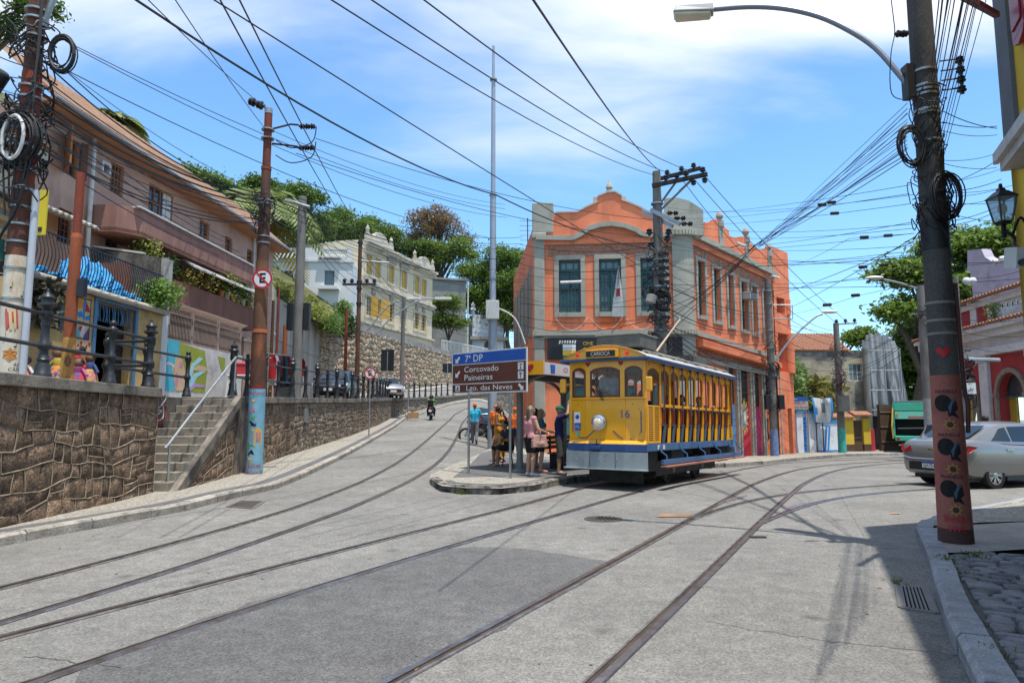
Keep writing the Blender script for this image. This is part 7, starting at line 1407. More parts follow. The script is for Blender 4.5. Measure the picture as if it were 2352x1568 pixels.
def pole(name,label,X,Y,z0,segs,cat='pole',group=None,n=14):
 """segs: (z top, radius, material, part name)"""
 t=thing(name,label,cat,(X,Y,z0),world=True,group=group);z=z0
 for zt,r0,r1,m,pn in segs:MB().lathe((X,Y,0),[(r0,z),(r1,zt)],n).build(pn,m,t,True,sharp=.9);z=zt
 return t
def bands(t,X,Y,zs,r,m=None,h=.05):
 for z in zs:MB().lathe((X,Y,z),[(r,0),(r,h)],14).build('band',m or M_BAND,t,True)
def coil(t,c,R_,n,rr,sq=1.3,tilt=(0,-1,0),r=.012,m=None):
 mb=MB();u=Vector((1,0,0));
 for k in range(n):
  o=Vector((rr.uniform(-.03,.03),rr.uniform(-.03,.03),rr.uniform(-.04,.04)));q=R_*rr.uniform(.85,1.1);ph=rr.uniform(-.25,.25)
  mb.tube([Vector(c)+o+Vector((q*math.cos(a)*math.cos(ph),q*math.cos(a)*math.sin(ph),q*sq*math.sin(a)))for a in lin(0,2*PI,22)],r,5,cap=False)
 mb.build('cable_coil',m or M_BLKC,t,True)
def tangle(t,X,Y,z0,z1,rad,n,rr,r=.010):
 mb=MB()
 for k in range(n):
  pts=[];a=rr.uniform(0,6.3);z=rr.uniform(z0,z1)
  for i in range(5):pts.append((X+rad*rr.uniform(.75,1.6)*math.cos(a),Y+rad*rr.uniform(.75,1.6)*math.sin(a),z));a+=rr.uniform(.4,1.2);z+=rr.uniform(-.35,.25)
  mb.tube(smooth3(pts,4),r,4)
 mb.build('cable_tangle',M_BLKC,t)
def insul(mb,c,ax=(0,0,1),s=1.0):mb.lathe(c,[(.03*s,0),(.03*s,.03*s),(.075*s,.05*s),(.075*s,.075*s),(.04*s,.09*s),(.065*s,.11*s),(.065*s,.13*s),(.025*s,.16*s)],9,ax)
rr=random.Random(19)
# ---- rusty pole at the left with cables, meters and painted foot
LX,LY=-8.27,11.2;zA,zB=zat(40,590,LY),zat(60,420,LY)
lp=pole('rusty_cable_pole','thick rusty iron pole wrapped in cable tangles with white painted foot',LX,LY,2.05,[(zA,.185,.175,mat('foot_white',(.62,.57,.47),.85,scale=2.5,c2=(.52,.46,.34),stain=(.42,.22,.06),sscale=1.8,slo=.52,shi=.7,sstretch=(1,1,.35)),'painted_foot'),(zB,.17,.165,M_RUST,'shaft'),(zat(75,170,LY),.155,.15,M_RUSTR,'shaft'),(10.2,.14,.13,M_RUST,'shaft')])
bands(lp,LX,LY,[zat(60,y,LY)for y in(560,520,480,440,395,230,205,90,50,30,690,620)],.19,None,.035);bands(lp,LX,LY,[zat(60,y,LY)for y in(300,345)],.185,None,.05)
tangle(lp,LX,LY,zat(60,400,LY),zat(60,60,LY),.26,60,rr,.013);coil(lp,(LX-.02,LY-.24,zat(55,330,LY)),.40,14,rr,1.15,r=.013);coil(lp,(LX+.55,LY-.1,zat(140,130,LY)),.20,12,rr,1.5,r=.012)
coil(lp,(LX,LY-.28,zat(55,330,LY)),.24,1,random.Random(4),1.75,r=.03,m=M_WHITEM);mb=MB();[mb.box(LX-.25,LX+.25,LY-.24,LY-.2,z,z+.05)for z in(zat(55,345,LY),zat(55,305,LY))];mb.build('cable_rack',M_BAND,lp)
mb=MB();mb.tube([(LX+.27,LY-.05,2.06),(LX+.26,LY-.05,zat(80,440,LY))],.055,10);mb.build('conduit',paint('conduit_grey',(.45,.48,.52),.5),lp,True);mb=MB();mb.tube([(LX+.12,LY,zat(85,60,LY)),(LX+.75,LY-.1,10.2)],.05,8);mb.build('brace',M_BAND,lp,True)
for k in range(5):MB().tube(smooth3([(LX-.1+k*.06,LY-.23,4.9+k*.1),(LX-.15+.1*k,LY-.28,6.2),(LX+.22,LY-.22,7.3+.1*k),(LX+.2,LY-.2,9.6)],6),.016,5).build('riser_cable',M_BLKC,lp)
MB().tube(smooth3([(LX-.28,LY-.2,3.2),(LX-.2,LY-.25,4.3),(LX+.1,LY-.25,5.0),(LX+.25,LY-.2,5.9)],6),.022,6).build('riser_cable',M_BLKC,lp)
mb=MB();mb.box(LX-.48,LX-.22,LY-.18,LY-.02,zat(5,600,LY),zat(5,600,LY)+.36);mb.build('junction_box',paint('box_teal',(.05,.25,.22),.5),lp);mb=MB();mb.lathe((LX-.5,LY-.2,zat(10,210,LY)),[(.12,-.3),(.14,-.25),(.14,.25),(.1,.3)],10,(.6,-.2,.7));mb.build('splice_closure',M_BLKC,lp,True)
def onpole(X,Y,r,zc_,name,shapes,m,t,s=1.0):
 mb=MB();a0=math.atan2(-Y,-X)
 for sh_ in shapes:
  pts=[]
  for(p,q)in sh_:a=a0-(-p*s)/r*-1 if False else a0+p*s/r;pts.append((X+(r+.004)*math.cos(a),Y+(r+.004)*math.sin(a),zc_+q*s))
  c=sum((Vector(p)for p in pts),Vector())/len(pts);d=Vector((c.x-X,c.y-Y,0)).normalized();c=Vector((X,Y,c.z))+d*(r+.005);k=len(pts);mb.add(pts+[c],[(i,(i+1)%k,k)for i in range(k)])
 return mb.build(name,m,t)
def poltext(t,body,X,Y,r,zc_,size,m,off=0.0):
 o=text('lettering',body,size,m,(0,0,0),(1,0,0),(0,1,0),None,ext=0);a0=math.atan2(-Y,-X)
 for v in o.data.vertices:a=a0+(v.co.x+off)/r;z=zc_+v.co.y;v.co=(X+(r+.005)*math.cos(a),Y+(r+.005)*math.sin(a),z)
 attach(o,t);return o
INK=mat('paint_ink',(.012,.012,.012),.8)
z_=zat(30,740,LY);
onpole(LX,LY,.183,z_,'painted_bag',[[(-.12,.2),(.05,.24),(.09,-.12),(-.08,-.16)]],mu('bagred',(.5,.10,.10)),lp);onpole(LX,LY,.185,z_,'painted_stripe',[[(-.07,.2),(-.03,.2),(.01,-.14),(-.03,-.14)],[(.0,.2),(.03,.21),(.06,-.12),(.03,-.13)]],mu('bagcream',(.65,.5,.25)),lp)
for q,zz_ in((-.06,.55),(.1,.42),(-.1,-.3),(.06,-.42)):onpole(LX,LY,.184,z_+zz_,'painted_note',[[(q-.02,0),(q+.0,.02),(q+.02,.0),(q,-.02)],[(q+.015,0),(q+.022,0),(q+.022,.1),(q+.015,.1)]],INK,lp)
onpole(LX,LY,.184,z_-.55,'painted_flower',[[(.12*math.cos(a)*(1 if k%2 else .6),.12*math.sin(a)*(1 if k%2 else .6))for k,a in enumerate(lin(0,2*PI,13)[:-1])]],mu('rusty',(.5,.2,.05)),lp);poltext(lp,'ANA\nCAROLE',LX,LY,.183,z_-.75,.08,INK,.14)
# ---- thin orange red post
rp2=pole('orange_iron_post','slim orange red iron post rising behind the railing at the shop',vx(142,10.7),10.75,2.05,[(zat(155,775,10.7),.095,.092,mat('post_ochre',(.48,.25,.06),.8,scale=5,c2=(.36,.16,.05)),'painted_foot'),(zat(170,545,10.7),.088,.085,M_RUSTO,'shaft'),(zat(172,535,10.7),.085,.07,M_RUSTO,'collar'),(zat(185,395,10.7),.066,.064,M_RUSTR,'shaft')])
onpole(vx(142,10.7),10.75,.096,zat(150,830,10.7),'painted_face',[[(.045*math.cos(a),.09*math.sin(a))for a in lin(0,2*PI,11)[:-1]]],mu('facebrown',(.2,.09,.05)),rp2);MB().box(vx(142,10.7)+.09,vx(142,10.7)+.2,10.7,10.8,zat(180,680,10.7),zat(180,640,10.7)).build('lamp_box',M_LBLK,rp2)
# ---- tram pole with blue painted foot and no parking sign
MX,MY=-6.16,16.55;zz1=lambda y:zat(600,y,MY)
mp_=pole('rusty_tram_pole','rusty iron tram pole with blue painted foot beside the stone wall',MX,MY,gz(MX,MY)+.13,[(zz1(893),.195,.19,mat('foot_blue',(.20,.40,.50),.8,scale=3,c2=(.15,.33,.44),stain=(.35,.28,.2),sscale=4,slo=.6,shi=.75),'painted_foot'),(zz1(765),.185,.175,M_RUST,'shaft'),(zz1(755),.185,.16,M_RUSTO,'collar'),(zz1(600),.165,.15,mat('rust_ochre',(.22,.10,.04),.8,scale=2,c2=(.09,.045,.03),stretch=(1,1,.4)),'shaft'),(zz1(470),.145,.14,M_RUST,'shaft'),(zz1(390),.12,.115,M_RUST,'shaft'),(zz1(383),.125,.125,M_RUSTO,'collar'),(zz1(262),.10,.095,M_RUSTR,'shaft'),(zz1(250),.10,.10,M_BAND,'cap')])
bands(mp_,MX,MY,[zz1(y)for y in(462,470,300,320,545,560)],.16,M_BAND,.03);tangle(mp_,MX,MY,zz1(500),zz1(440),.22,16,rr,.012)
for yy,sgn_ in((296,1),(330,1)):mb=MB();c=Vector((MX+.12,MY,zz1(yy)));mb.tube([c,c+Vector((.45,0,.12 if yy==296 else-.05)),c+Vector((.65,0,.1 if yy==296 else-.08))],.025,6);[insul(mb,c+Vector((.66+.13*k,0,.07 if yy==296 else-.1)),(1,0,-.1),1.0)for k in range(3)];mb.build('insulator_arm',M_INS,mp_,True);mb=MB();mb.tube(smooth3([c+Vector((1.1,0,.05)),c+Vector((1.0,0,-.35)),c+Vector((.5,0,-.5)),c+Vector((.1,0,-.3))],5),.014,5);mb.build('jumper_wire',M_BLKC,mp_)
mb=MB();c=Vector((MX-.1,MY,zz1(245)));insul(mb,c,(-1,0,.3),1.5);insul(mb,c+Vector((-.2,0,.08)),(-1,0,.3),1.5);mb.build('insulator',M_INS,mp_,True)
rd=paint('sign_red',(.45,.012,.02),.45);inkp=[(-.07,.16),(.02,.16),(.07,.05),(.05,-.1),(-.04,-.12),(-.1,.0)]
for k in range(9):zc2=.45+k*.17;onpole(MX,MY,.192,gz(MX,MY)+zc2,'painted_doodle',[[(random.uniform(-.16,-.02)+p*.6,q*.5)for p,q in inkp]],(mu('doodle_y',(.6,.35,.08)),INK,mu('doodle_g',(.1,.35,.15)),mu('doodle_p',(.5,.2,.3)))[k%4],mp_)
onpole(MX,MY,.193,gz(MX,MY)+1.0,'painted_house',[[(-.02,-.22),(.14,-.2),(.15,.14),(.06,.24),(-.02,.16)]],mu('house_y',(.62,.38,.08)),mp_);onpole(MX,MY,.196,gz(MX,MY)+1.02,'painted_window',[[(.01,-.1),(.06,-.1),(.06,.1),(.01,.1)],[(.08,-.1),(.12,-.1),(.12,.1),(.08,.1)]],mu('house_p',(.45,.2,.25)),mp_)
poltext(mp_,'Juliet',MX,MY,.19,zz1(888),.16,rd);poltext(mp_,'PRESENTE',MX,MY,.195,zz1(904),.10,rd);poltext(mp_,'Juliet',MX,MY,.196,zz1(1068),.16,rd);poltext(mp_,'PRESENTE',MX,MY,.196,zz1(1084),.10,rd)
def nopark(t,c,r,nrm=(0,-1,0)):
 c=Vector(c);n_=Vector(nrm).normalized();ux=Vector((0,0,1)).cross(n_)*-1;ux=n_.cross(Vector((0,0,1)))*1.0;ux=Vector((1,0,0))if abs(n_.y)>.9 else ux
 d=MB().lathe(c,[(r,0),(r,.012)],28,n_).build('disc',M_SW,t);mb=MB();k=28
 ri,ro=r*.80,r*1.0;vs_=[]
 for i in range(k):a=2*PI*i/k;e=ux*math.cos(a)+Vector((0,0,1))*math.sin(a);vs_+=[c+n_*.015+e*ri,c+n_*.015+e*ro]
 mb.add(vs_,[(2*i,2*i+1,(2*i+3)%(2*k),(2*i+2)%(2*k))for i in range(k)]);w=r*.09;d1=(ux*.707-Vector((0,0,1))*.707);d2=(ux*.707+Vector((0,0,1))*.707)
 mb.quad(c+n_*.018-d1*ri-d2*w,c+n_*.018+d1*ri-d2*w,c+n_*.018+d1*ri+d2*w,c+n_*.018-d1*ri+d2*w);mb.build('ring',rd,d)
 text('lettering','E',r*1.35,INK,c+n_*.014,ux,(0,0,1),d,ext=.0,font_bold=.03)
s_=thing('no_parking_sign','round no parking sign strapped to the rusty tram pole with blue foot','road sign',P(603,640,MY-.2),world=True);nopark(s_,P(603,640,MY-.2),.25)
for k,(x,y,yb,Y,rad,lb)in enumerate(((850,857,994,29.5,.255,'round no parking sign on a thin post beside the long stone wall'),(938,864,945,42,.22,'small round no parking sign on a thin post near the upper parked car'))):
 c=P(x,y,Y);t=thing('no_parking_sign',lb,'road sign',(c.x,c.y,gz(c.x,c.y)),world=True);nopark(t,c,rad);MB().tube([(c.x,c.y+.03,gz(c.x,c.y)+.12),(c.x,c.y+.03,c.z+rad)],.03,8).build('post',M_PIPE,t,True)
# ---- concrete pole with signal heads, thin poles of the upper street
def upole(name,label,xh,Y,ytop,r,m,foot=None,footy=None,dz=0):
 X=vx(xh,Y);z0=zu(Y)+dz;segs=[]
 if foot:segs.append((zat(xh,footy,Y),r*1.05,r,foot,'painted_foot'))
 segs.append((zat(xh,ytop,Y),r,r*.8,m,'shaft'));return pole(name,label,X,Y,z0,segs),X
cp2,X=upole('concrete_pole','grey concrete pole carrying black signal heads above the railing',678,24.5,452,.185,M_CPOL)
for dx in(-.3,.3):z_=zat(690,730,24.5);MB().box(X+dx-.11,X+dx+.11,24.4,24.65,z_-.45,z_+.55).build('signal_head',M_LBLK,cp2,bevel=.02)
mb=MB();mb.tube([(X-.6,24.4,zat(690,462,24.5)),(X+.3,24.4,zat(690,478,24.5))],.07,8);mb.build('crossarm',M_PIPE,cp2)
upole('thin_iron_pole','thin dark iron pole left of the orange rusty post by the cream house',618,27,690,.075,M_RUST);upole('thin_iron_pole','thin tall reddish pole with round mirror by the cream house',630,29,660,.06,M_RUSTR);o,X=upole('thin_iron_pole','short orange rusty post behind the clothes rack',648,28,747,.10,M_RUSTO)
mr=thing('traffic_mirror','round black convex mirror back by the cream house','mirror',P(634,830,29),world=True);MB().lathe(P(634,832,28.9),[(.22,0),(.22,.03),(.12,.08)],18,(0,1,0)).build('disc',M_LBLK,mr,True);MB().tube([P(634,832,28.95),P(631,832,29.0)],.02,5).build('arm',M_LBLK,mr)
up1,X1=upole('thin_iron_pole','tall rusty pole with insulators before the cream mansion',818,36,547,.13,M_RUST);bands(up1,X1,36,[zat(820,y,36)for y in(650,665,700,560)],.15,M_INS,.12)
mb=MB();z_=zat(825,655,36);mb.box(X1-.9,X1+.9,35.9,36.1,z_,z_+.1);[insul(mb,(X1+dx,36,z_+.1),s=1.6)for dx in(-.8,-.4,.4,.8)];mb.build('crossarm',M_INS,up1,True);mb=MB();mb.tube([(X1+.1,35.9,zat(825,600,36)),(X1+1.6,35.9,zat(825,605,36))],.05,6);mb.build('lamp_arm',M_PIPE,up1)
mb=MB();mb.tube(smooth3([(X1+.1,36,zat(825,820,36)),(X1+1.5,36,zat(825,740,36)),(X1+3.2,36,zat(825,690,36)),(X1+4.1,36,zat(825,686,36))],6),.04,6);mb.build('lamp_arm',M_PIPE,up1,True);mb=MB();mb.obox((X1+4.5,36,zat(825,686,36)),(.45,0,0),(0,.12,0),(0,0,.07));mb.build('lamp_head',M_WHITEM,up1,bevel=.03)
upole('thin_iron_pole','slim rusty pole with a small mirror left of the tall rusty one',790,37,708,.10,M_RUSTR);up2,X2=upole('concrete_pole','slim grey pole with curved lamp arm before the rubble wall',922,45,682,.15,M_CPOL)
mb=MB();mb.tube(smooth3([(X2,45,zat(930,690,45)),(X2-.9,45,zat(930,700,45)),(X2-2.4,45,zat(930,760,45))],5),.05,6);mb.build('lamp_arm',M_PIPE,up2,True);mb=MB();mb.obox((X2+.7,45,zat(930,686,45)),(.5,0,0),(0,.14,0),(0,0,.08));mb.build('lamp_head',M_WHITEM,up2,bevel=.03)
for k,(xx,yy,Y,w,h,lb)in enumerate(((890,827,44,.42,.7,'black back of a rectangular street sign before the rubble wall'),(1028,845,62,.45,.42,'small dark sign back on a thin post by the upper street'))):c=P(xx,yy,Y);t=thing('street_sign_back',lb,'road sign',(c.x,c.y,zu(Y)),world=True);MB().obox(c,(w,0,0),(0,.02,0),(0,0,h)).build('board',M_LBLK,t,bevel=.03);MB().tube([(c.x,c.y-.03,zu(Y)),(c.x,c.y-.03,c.z+h*.8)],.035,6).build('post',M_PIPE,t)
# ---- tall steel mast
TX,TY=vx(1131,28),28.0;mz=lambda y:zat(1140,y,TY)
ms=pole('steel_mast','very tall slim grey steel mast with a pale control box',TX,TY,.2,[(mz(700),.20,.17,M_STEEL,'shaft'),(mz(450),.135,.125,M_STEEL,'shaft'),(mz(185),.10,.085,M_STEEL,'shaft'),(17.5,.06,.055,M_STEEL,'tip')]);bands(ms,TX,TY,[mz(y)for y in(185,450,640)],.16,M_BAND,.06)
MB().box(TX-.27,TX+.27,TY-.42,TY-.18,mz(735),mz(693)).build('control_box',paint('box_pale',(.52,.52,.48),.5),ms,bevel=.02);MB().lathe((TX,TY,.2),[(.4,0),(.4,.04),(.3,.06)],12).build('base_plate',M_STEEL,ms)
mb=MB();mb.tube(smooth3([(TX+.1,TY,mz(705)),(TX+.9,TY,mz(730)),(TX+1.35,TY,mz(790))],5),.03,6);mb.build('curved_arm',M_WHITEM,ms,True)
# ---- concrete pole in front of the orange building
CX,CY=vx(1521,24.3),24.3;cz=lambda y:zat(1515,y,CY)
cpl=pole('concrete_power_pole','tall concrete power pole crowded with crossarms and cables before the orange building',CX,CY,gz(CX,CY)+.13,[(cz(650),.24,.2,M_CPOL,'shaft'),(cz(395),.2,.15,M_CPOL,'shaft')])
def arm(t,a,b,w,h,m,ins,s=1.5,nm='crossarm'):
 a,b=Vector(a),Vector(b);o=MB().bar(a,b,w,h).build(nm,m,t)
 for q,up_ in ins:mb=MB();insul(mb,a.lerp(b,q)+Vector((0,0,h/2 if up_ else-h/2)),(0,0,1 if up_ else-1),s);mb.build('insulator',M_INS,o,True)
 return o
M_TIM=mat('timber_dark',(.035,.03,.028),.9,scale=5,stretch=(.5,4,4))
arm(cpl,P(1498,427,24.2),P(1625,400,23.4),.12,.14,M_TIM,((.25,1),(.45,1),(.62,1),(.92,1),(.95,0),(.75,0)),1.45);arm(cpl,P(1500,415,24.5),P(1610,386,23.9),.12,.12,M_TIM,((.3,1),(.6,1),(.85,1)),1.3)
for a,b in(((1515,485,24.2),(1590,412,23.7)),((1515,470,24.4),(1560,408,24)),((1560,440,24),(1590,412,23.7))):MB().bar(P(*a),P(*b),.06,.06).build('arm_brace',M_CPOL,cpl)
arm(cpl,P(1475,485,24.8),P(1545,520,24.0),.1,.14,M_BAND,(),1);arm(cpl,P(1495,482,24.3),P(1562,515,23.6),.1,.14,M_BAND,(),1)
for k,(x,y)in enumerate(((1523,488),(1540,500),(1556,513))):mb=MB();[insul(mb,P(x+8+14*q,y+1,23.9),(1,0,0),1.3)for q in range(2)];mb.build('insulator',M_INS,cpl,True)
for y,dx in((545,-.35),(545,.35),(560,.3),(575,-.3)):mb=MB();insul(mb,(CX+dx,CY-.2,cz(y)),(0,0,1),1.7);mb.build('insulator',M_INS,cpl,True)
tangle(cpl,CX,CY,cz(800),cz(560),.3,70,rr,.016);coil(cpl,(CX+.02,CY-.3,cz(690)),.3,10,rr,1.1,r=.016);coil(cpl,(CX-.45,CY-.1,cz(672)),.16,3,rr,1.0,r=.025);mb=MB();mb.lathe((CX-.35,CY-.3,cz(690)),[(.12,-.16),(.19,-.13),(.19,.13),(.12,.16)],12,(.3,0,1));mb.build('junction_drum',mat('drum_grey',(.28,.27,.25),.6),cpl,True)
for k in range(10):y0=590+k*16;MB().box(CX-.05,CX+.32,CY-.26,CY-.2,cz(y0),cz(y0)+.12).build('cable_clamp',M_BLKC,cpl)
bands(cpl,CX,CY,[cz(y)for y in(470,600,620,660,720,760)],.235,M_BAND,.05)
# ---- poles along the right face and the far corner
EX,EY=vx(1776,33),33.0;ez=lambda y:zat(1772,y,EY);ep=pole('street_pole','concrete pole with blue painted foot and curved lamp beside the orange right face',EX,EY,gz(EX,EY)+.12,[(ez(985),.2,.19,mat('foot_blue2',(.10,.17,.33),.8,scale=6,c2=(.16,.25,.4),stain=(.4,.3,.3),sscale=6,slo=.58,shi=.68),'painted_foot'),(ez(640),.19,.15,M_CPOL,'shaft')])
mb=MB();mb.tube(smooth3([(EX+.1,EY,ez(835)),(EX+1.0,EY,ez(780)),(EX+2.2,EY,ez(730)),(EX+2.6,EY,ez(722))],6),.05,7);mb.build('lamp_arm',M_PIPE,ep,True);mb=MB();mb.ball((EX+2.95,EY,ez(716)),.42,.14,.09,12,6);mb.build('lamp_head',M_WHITEM,ep,True)
mb=MB();mb.tube([(EX,EY,ez(700)),(EX+1.15,EY,ez(700)),(EX+1.15,EY,ez(732)),(EX,EY,ez(732))],.03,5);mb.build('bracket_frame',M_PIPE,ep);[MB().box(EX+dx-.13,EX+dx+.13,EY-.35,EY-.1,ez(940),ez(907)).build('signal_head',M_LBLK,ep,bevel=.02)for dx in(-.32,.32)];tangle(ep,EX,EY,ez(930),ez(780),.25,24,rr,.015);coil(ep,(EX+.05,EY-.25,ez(843)),.22,5,rr,1,r=.02);bands(ep,EX,EY,[ez(y)for y in(670,700,760,800)],.2,M_BAND,.05)
FX_,FY_=vx(1931,38.5),38.5;fz2=lambda y:zat(1925,y,FY_);fpo=pole('street_pole','concrete pole with teal flowered foot and grey box before the yellow front',FX_,FY_,gz(FX_,FY_)+.12,[(fz2(982),.22,.21,mat('foot_teal',(.04,.36,.30),.8,scale=5,c2=(.05,.30,.27),stain=(.5,.2,.25),sscale=7,slo=.6,shi=.66),'painted_foot'),(fz2(742),.2,.15,M_CPOL,'shaft')]);MB().box(FX_-.35,FX_+.3,FY_-.5,FY_-.25,fz2(945),fz2(908)).build('meter_box',M_BOXG,fpo);arm(fpo,(FX_-.1,FY_,fz2(745)),(FX_+1.2,FY_,fz2(742)),.08,.08,M_PIPE,((.1,1),(.5,1),(.9,1)),1.5);tangle(fpo,FX_,FY_,fz2(890),fz2(780),.28,30,rr,.018);MB().tube([(FX_,FY_-.22,fz2(900)),(FX_+.05,FY_-.24,fz2(870)),(FX_-.1,FY_-.24,fz2(850))],.04,5).build('red_ribbon',M_REDS,fpo)
X3,Y3=vx(1995,42),42;pole('painted_post','short post painted pink and red before the black hoarding',X3,Y3,-.65,[(zat(1995,985,42),.28,.27,mu('postred',(.55,.05,.08)),'painted_foot'),(zat(1990,800,42),.2,.17,M_CPOL,'shaft')])
X4,Y4=vx(2133,30),30;z4_=lambda y:zat(2120,y,Y4);p4=pole('lamp_pole','concrete lamp pole with stickers beside the green truck',X4,Y4,gz(X4,Y4),[(z4_(915),.2,.19,mat('foot_sticker',(.30,.25,.2),.8,scale=6,c2=(.2,.3,.4),stain=(.5,.35,.15),sscale=5,slo=.55,shi=.62),'painted_foot'),(z4_(655),.19,.15,M_CPOL,'shaft')]);mb=MB();mb.tube(smooth3([(X4,Y4,z4_(665)),(X4-.9,Y4,z4_(650)),(X4-1.6,Y4,z4_(642))],5),.045,7);mb.build('lamp_arm',M_PIPE,p4,True);mb=MB();mb.ball((X4-2.0,Y4,z4_(638)),.42,.15,.09,12,6);mb.build('lamp_head',M_WHITEM,p4,True);tangle(p4,X4,Y4,z4_(740),z4_(690),.25,16,rr,.018);[MB().box(X4+.22,X4+.36,Y4-.1,Y4+.1,z4_(y),z4_(y)+.25).build('clamp_box',M_CPOL,p4)for y in(690,705)]
X5,Y5=vx(2213,23),23;z5_=lambda y:zat(2200,y,Y5);p5_=pole('lamp_pole','square concrete pole with cable boxes before the red building',X5,Y5,gz(X5,Y5),[(z5_(640),.2,.16,M_CPOL,'shaft')],n=4);tangle(p5_,X5,Y5,z5_(900),z5_(820),.3,30,rr,.016);MB().box(X5-.05,X5+.25,Y5-.35,Y5-.15,z5_(905),z5_(880)).build('meter_box',M_WHITEM,p5_);mb=MB();mb.tube([(X5+.15,Y5-.2,z5_(826)),(X5+1.2,Y5-.2,z5_(828))],.07,7);mb.build('tube_lamp',M_PIPE,p5_,True);mb=MB();[mb.ball((X5+dx,Y5-.2,z5_(648)),.13)for dx in(.3,.5)];mb.build('globe_lamp',M_WHITEM,p5_,True)
# ---- big pole at the right with lamp
BX,BY=5.20,8.2;bz=lambda y:zat(2160,y,BY)
bp=pole('painted_lamp_pole','big dark concrete lamp pole with red painted foot and stencilled heads',BX,BY,.13,[(.3,.185,.18,mat('foot_soot',(.08,.04,.035),.9),'painted_foot'),(bz(862),.18,.156,mat('foot_red',(.30,.105,.08),.8,scale=2.5,c2=(.22,.065,.05),fine=.12,stain=(.13,.05,.04),sscale=2.5,slo=.56,shi=.74),'painted_foot'),(bz(380),.154,.145,M_CPOLD,'shaft'),(9.5,.145,.13,M_CPOLD,'shaft')],n=20)
bands(bp,BX,BY,[bz(y)for y in(740,770,700)],.158,mat('band_dirty',(.22,.20,.17),.8),.03);bands(bp,BX,BY,[bz(y)for y in(205,215,225,260,268,330,170)],.154,M_BAND,.03);MB().lathe((BX,BY,0),[(.158,bz(575)),(.156,bz(505))],20).build('black_wrap',M_BLKC,bp,True)
RIB=paint('brown_conduit',(.10,.035,.03),.6);MB().tube(smooth3([(BX+.20,BY-.05,1.4),(BX+.215,BY-.06,1.75),(BX+.19,BY-.05,2.0),(BX+.18,BY-.04,3.2)],5),.025,7).build('conduit',RIB,bp,True)
for yc,pc in((929,2168),(1030,2188),(1127,2196)):
 zc2=zat(pc,yc,BY-.2);rp_2=interp(zc2,(.3,2.0),(.183,.161));onpole(BX,BY,rp_2,zc2,'stencil_head',[[(-.04+.092*math.cos(a),.02+.10*math.sin(a))for a in lin(0,2*PI,15)[:-1]],[(.0,-.02),(.10,.05),(.115,-.05),(.07,-.09),(.12,-.16),(.01,-.13)]],INK,bp);onpole(BX,BY,rp_2+.002,zc2,'stencil_scarf',[[(.03,-.11),(.05,-.02),(.10,.08),(.07,.08),(.01,-.03)]],mu('scarf',(.06,.10,.14)),bp);poltext(bp,'MARIELLE',BX,BY,rp_2,zc2+.155,.055,INK)
for yc,pc in((975,2175),(1078,2192),(1172,2203)):zc2=zat(pc,yc,BY-.2);onpole(BX,BY,interp(zc2,(.3,2.0),(.184,.162)),zc2,'painted_flower',[[(.02+.04*math.cos(a-.5),.04*math.sin(a-.5)),(.02+(.078)*math.cos(a),.078*math.sin(a)),(.02+.04*math.cos(a+.5),.04*math.sin(a+.5))]for a in lin(0,2*PI,9)[:-1]],mu('petal',(.38,.20,.06)),bp);onpole(BX,BY,interp(zc2,(.3,2.0),(.186,.164)),zc2,'flower_eye',[[(.02+.03*math.cos(a),.03*math.sin(a))for a in lin(0,2*PI,11)[:-1]]],mu('eye',(.06,.03,.02)),bp)
poltext(bp,'lieta',BX,BY,.184,.42,.13,rd,.0);poltext(bp,'VIVE',BX,BY,.186,.30,.10,rd,.02)
zc2=bz(813);px_=.016;rows=['.XX...XX.','XXXX.XXXX','XXXXXXXXX','XXXXXXXXX','.XXXXXXX.','..XXXXX..','...XXX...','....X....']
onpole(BX,BY,.158,zc2,'pixel_heart',[[((c-4.5)*px_,(3.5-r)*px_),((c-3.5)*px_,(3.5-r)*px_),((c-3.5)*px_,(4.5-r)*px_),((c-4.5)*px_,(4.5-r)*px_)]for r,row in enumerate(rows)for c,q in enumerate(row)if q=='X'],mat('heart_tile',(.42,.015,.015),.4),bp)
A0_=Vector((BX-.16,BY+.02,bz(205)));tip=P(1640,22,9.4);am=thing('x','','')if False else None
pts=[A0_]+[P(x,y,BY+.02+(9.4-BY)*t)for x,y,t in((2060,165,.06),(2010,110,.18),(1950,70,.3),(1880,38,.46),(1800,20,.64),(1720,16,.82))]+[tip]
MB().tube(smooth3(pts,4),.036,9).build('lamp_arm',paint('arm_grey',(.22,.23,.27),.4,metal=.3),bp,True);MB().box(BX-.24,BX-.15,BY-.05,BY+.09,bz(225),bz(150)).build('arm_bracket',M_LBLK,bp)
d_=(P(1555,28,9.55)-tip);d_.normalize();c=tip+d_*.29;sd=d_.cross(Vector((0,0,1))).normalized();upv=sd.cross(d_)
hd_=MB();hd_.hexa([c-d_*.29-sd*.10-upv*.06,c+d_*.29-sd*.14-upv*.06,c+d_*.29+sd*.14-upv*.06,c-d_*.29+sd*.10-upv*.06],[c-d_*.27-sd*.08+upv*.07,c+d_*.25-sd*.10+upv*.06,c+d_*.25+sd*.10+upv*.06,c-d_*.27+sd*.08+upv*.07]);hd_=hd_.build('lamp_head',paint('head_grey',(.42,.42,.40),.5),bp,bevel=.02)
MB().hexa([c-d_*.24-sd*.08-upv*.12,c+d_*.25-sd*.11-upv*.11,c+d_*.25+sd*.11-upv*.11,c-d_*.24+sd*.08-upv*.12],[c-d_*.26-sd*.09-upv*.062,c+d_*.275-sd*.13-upv*.062,c+d_*.275+sd*.13-upv*.062,c-d_*.26+sd*.09-upv*.062]).build('lamp_glass',mat('lamp_glass',(.62,.58,.45),.25,fine=0),hd_,bevel=.02)
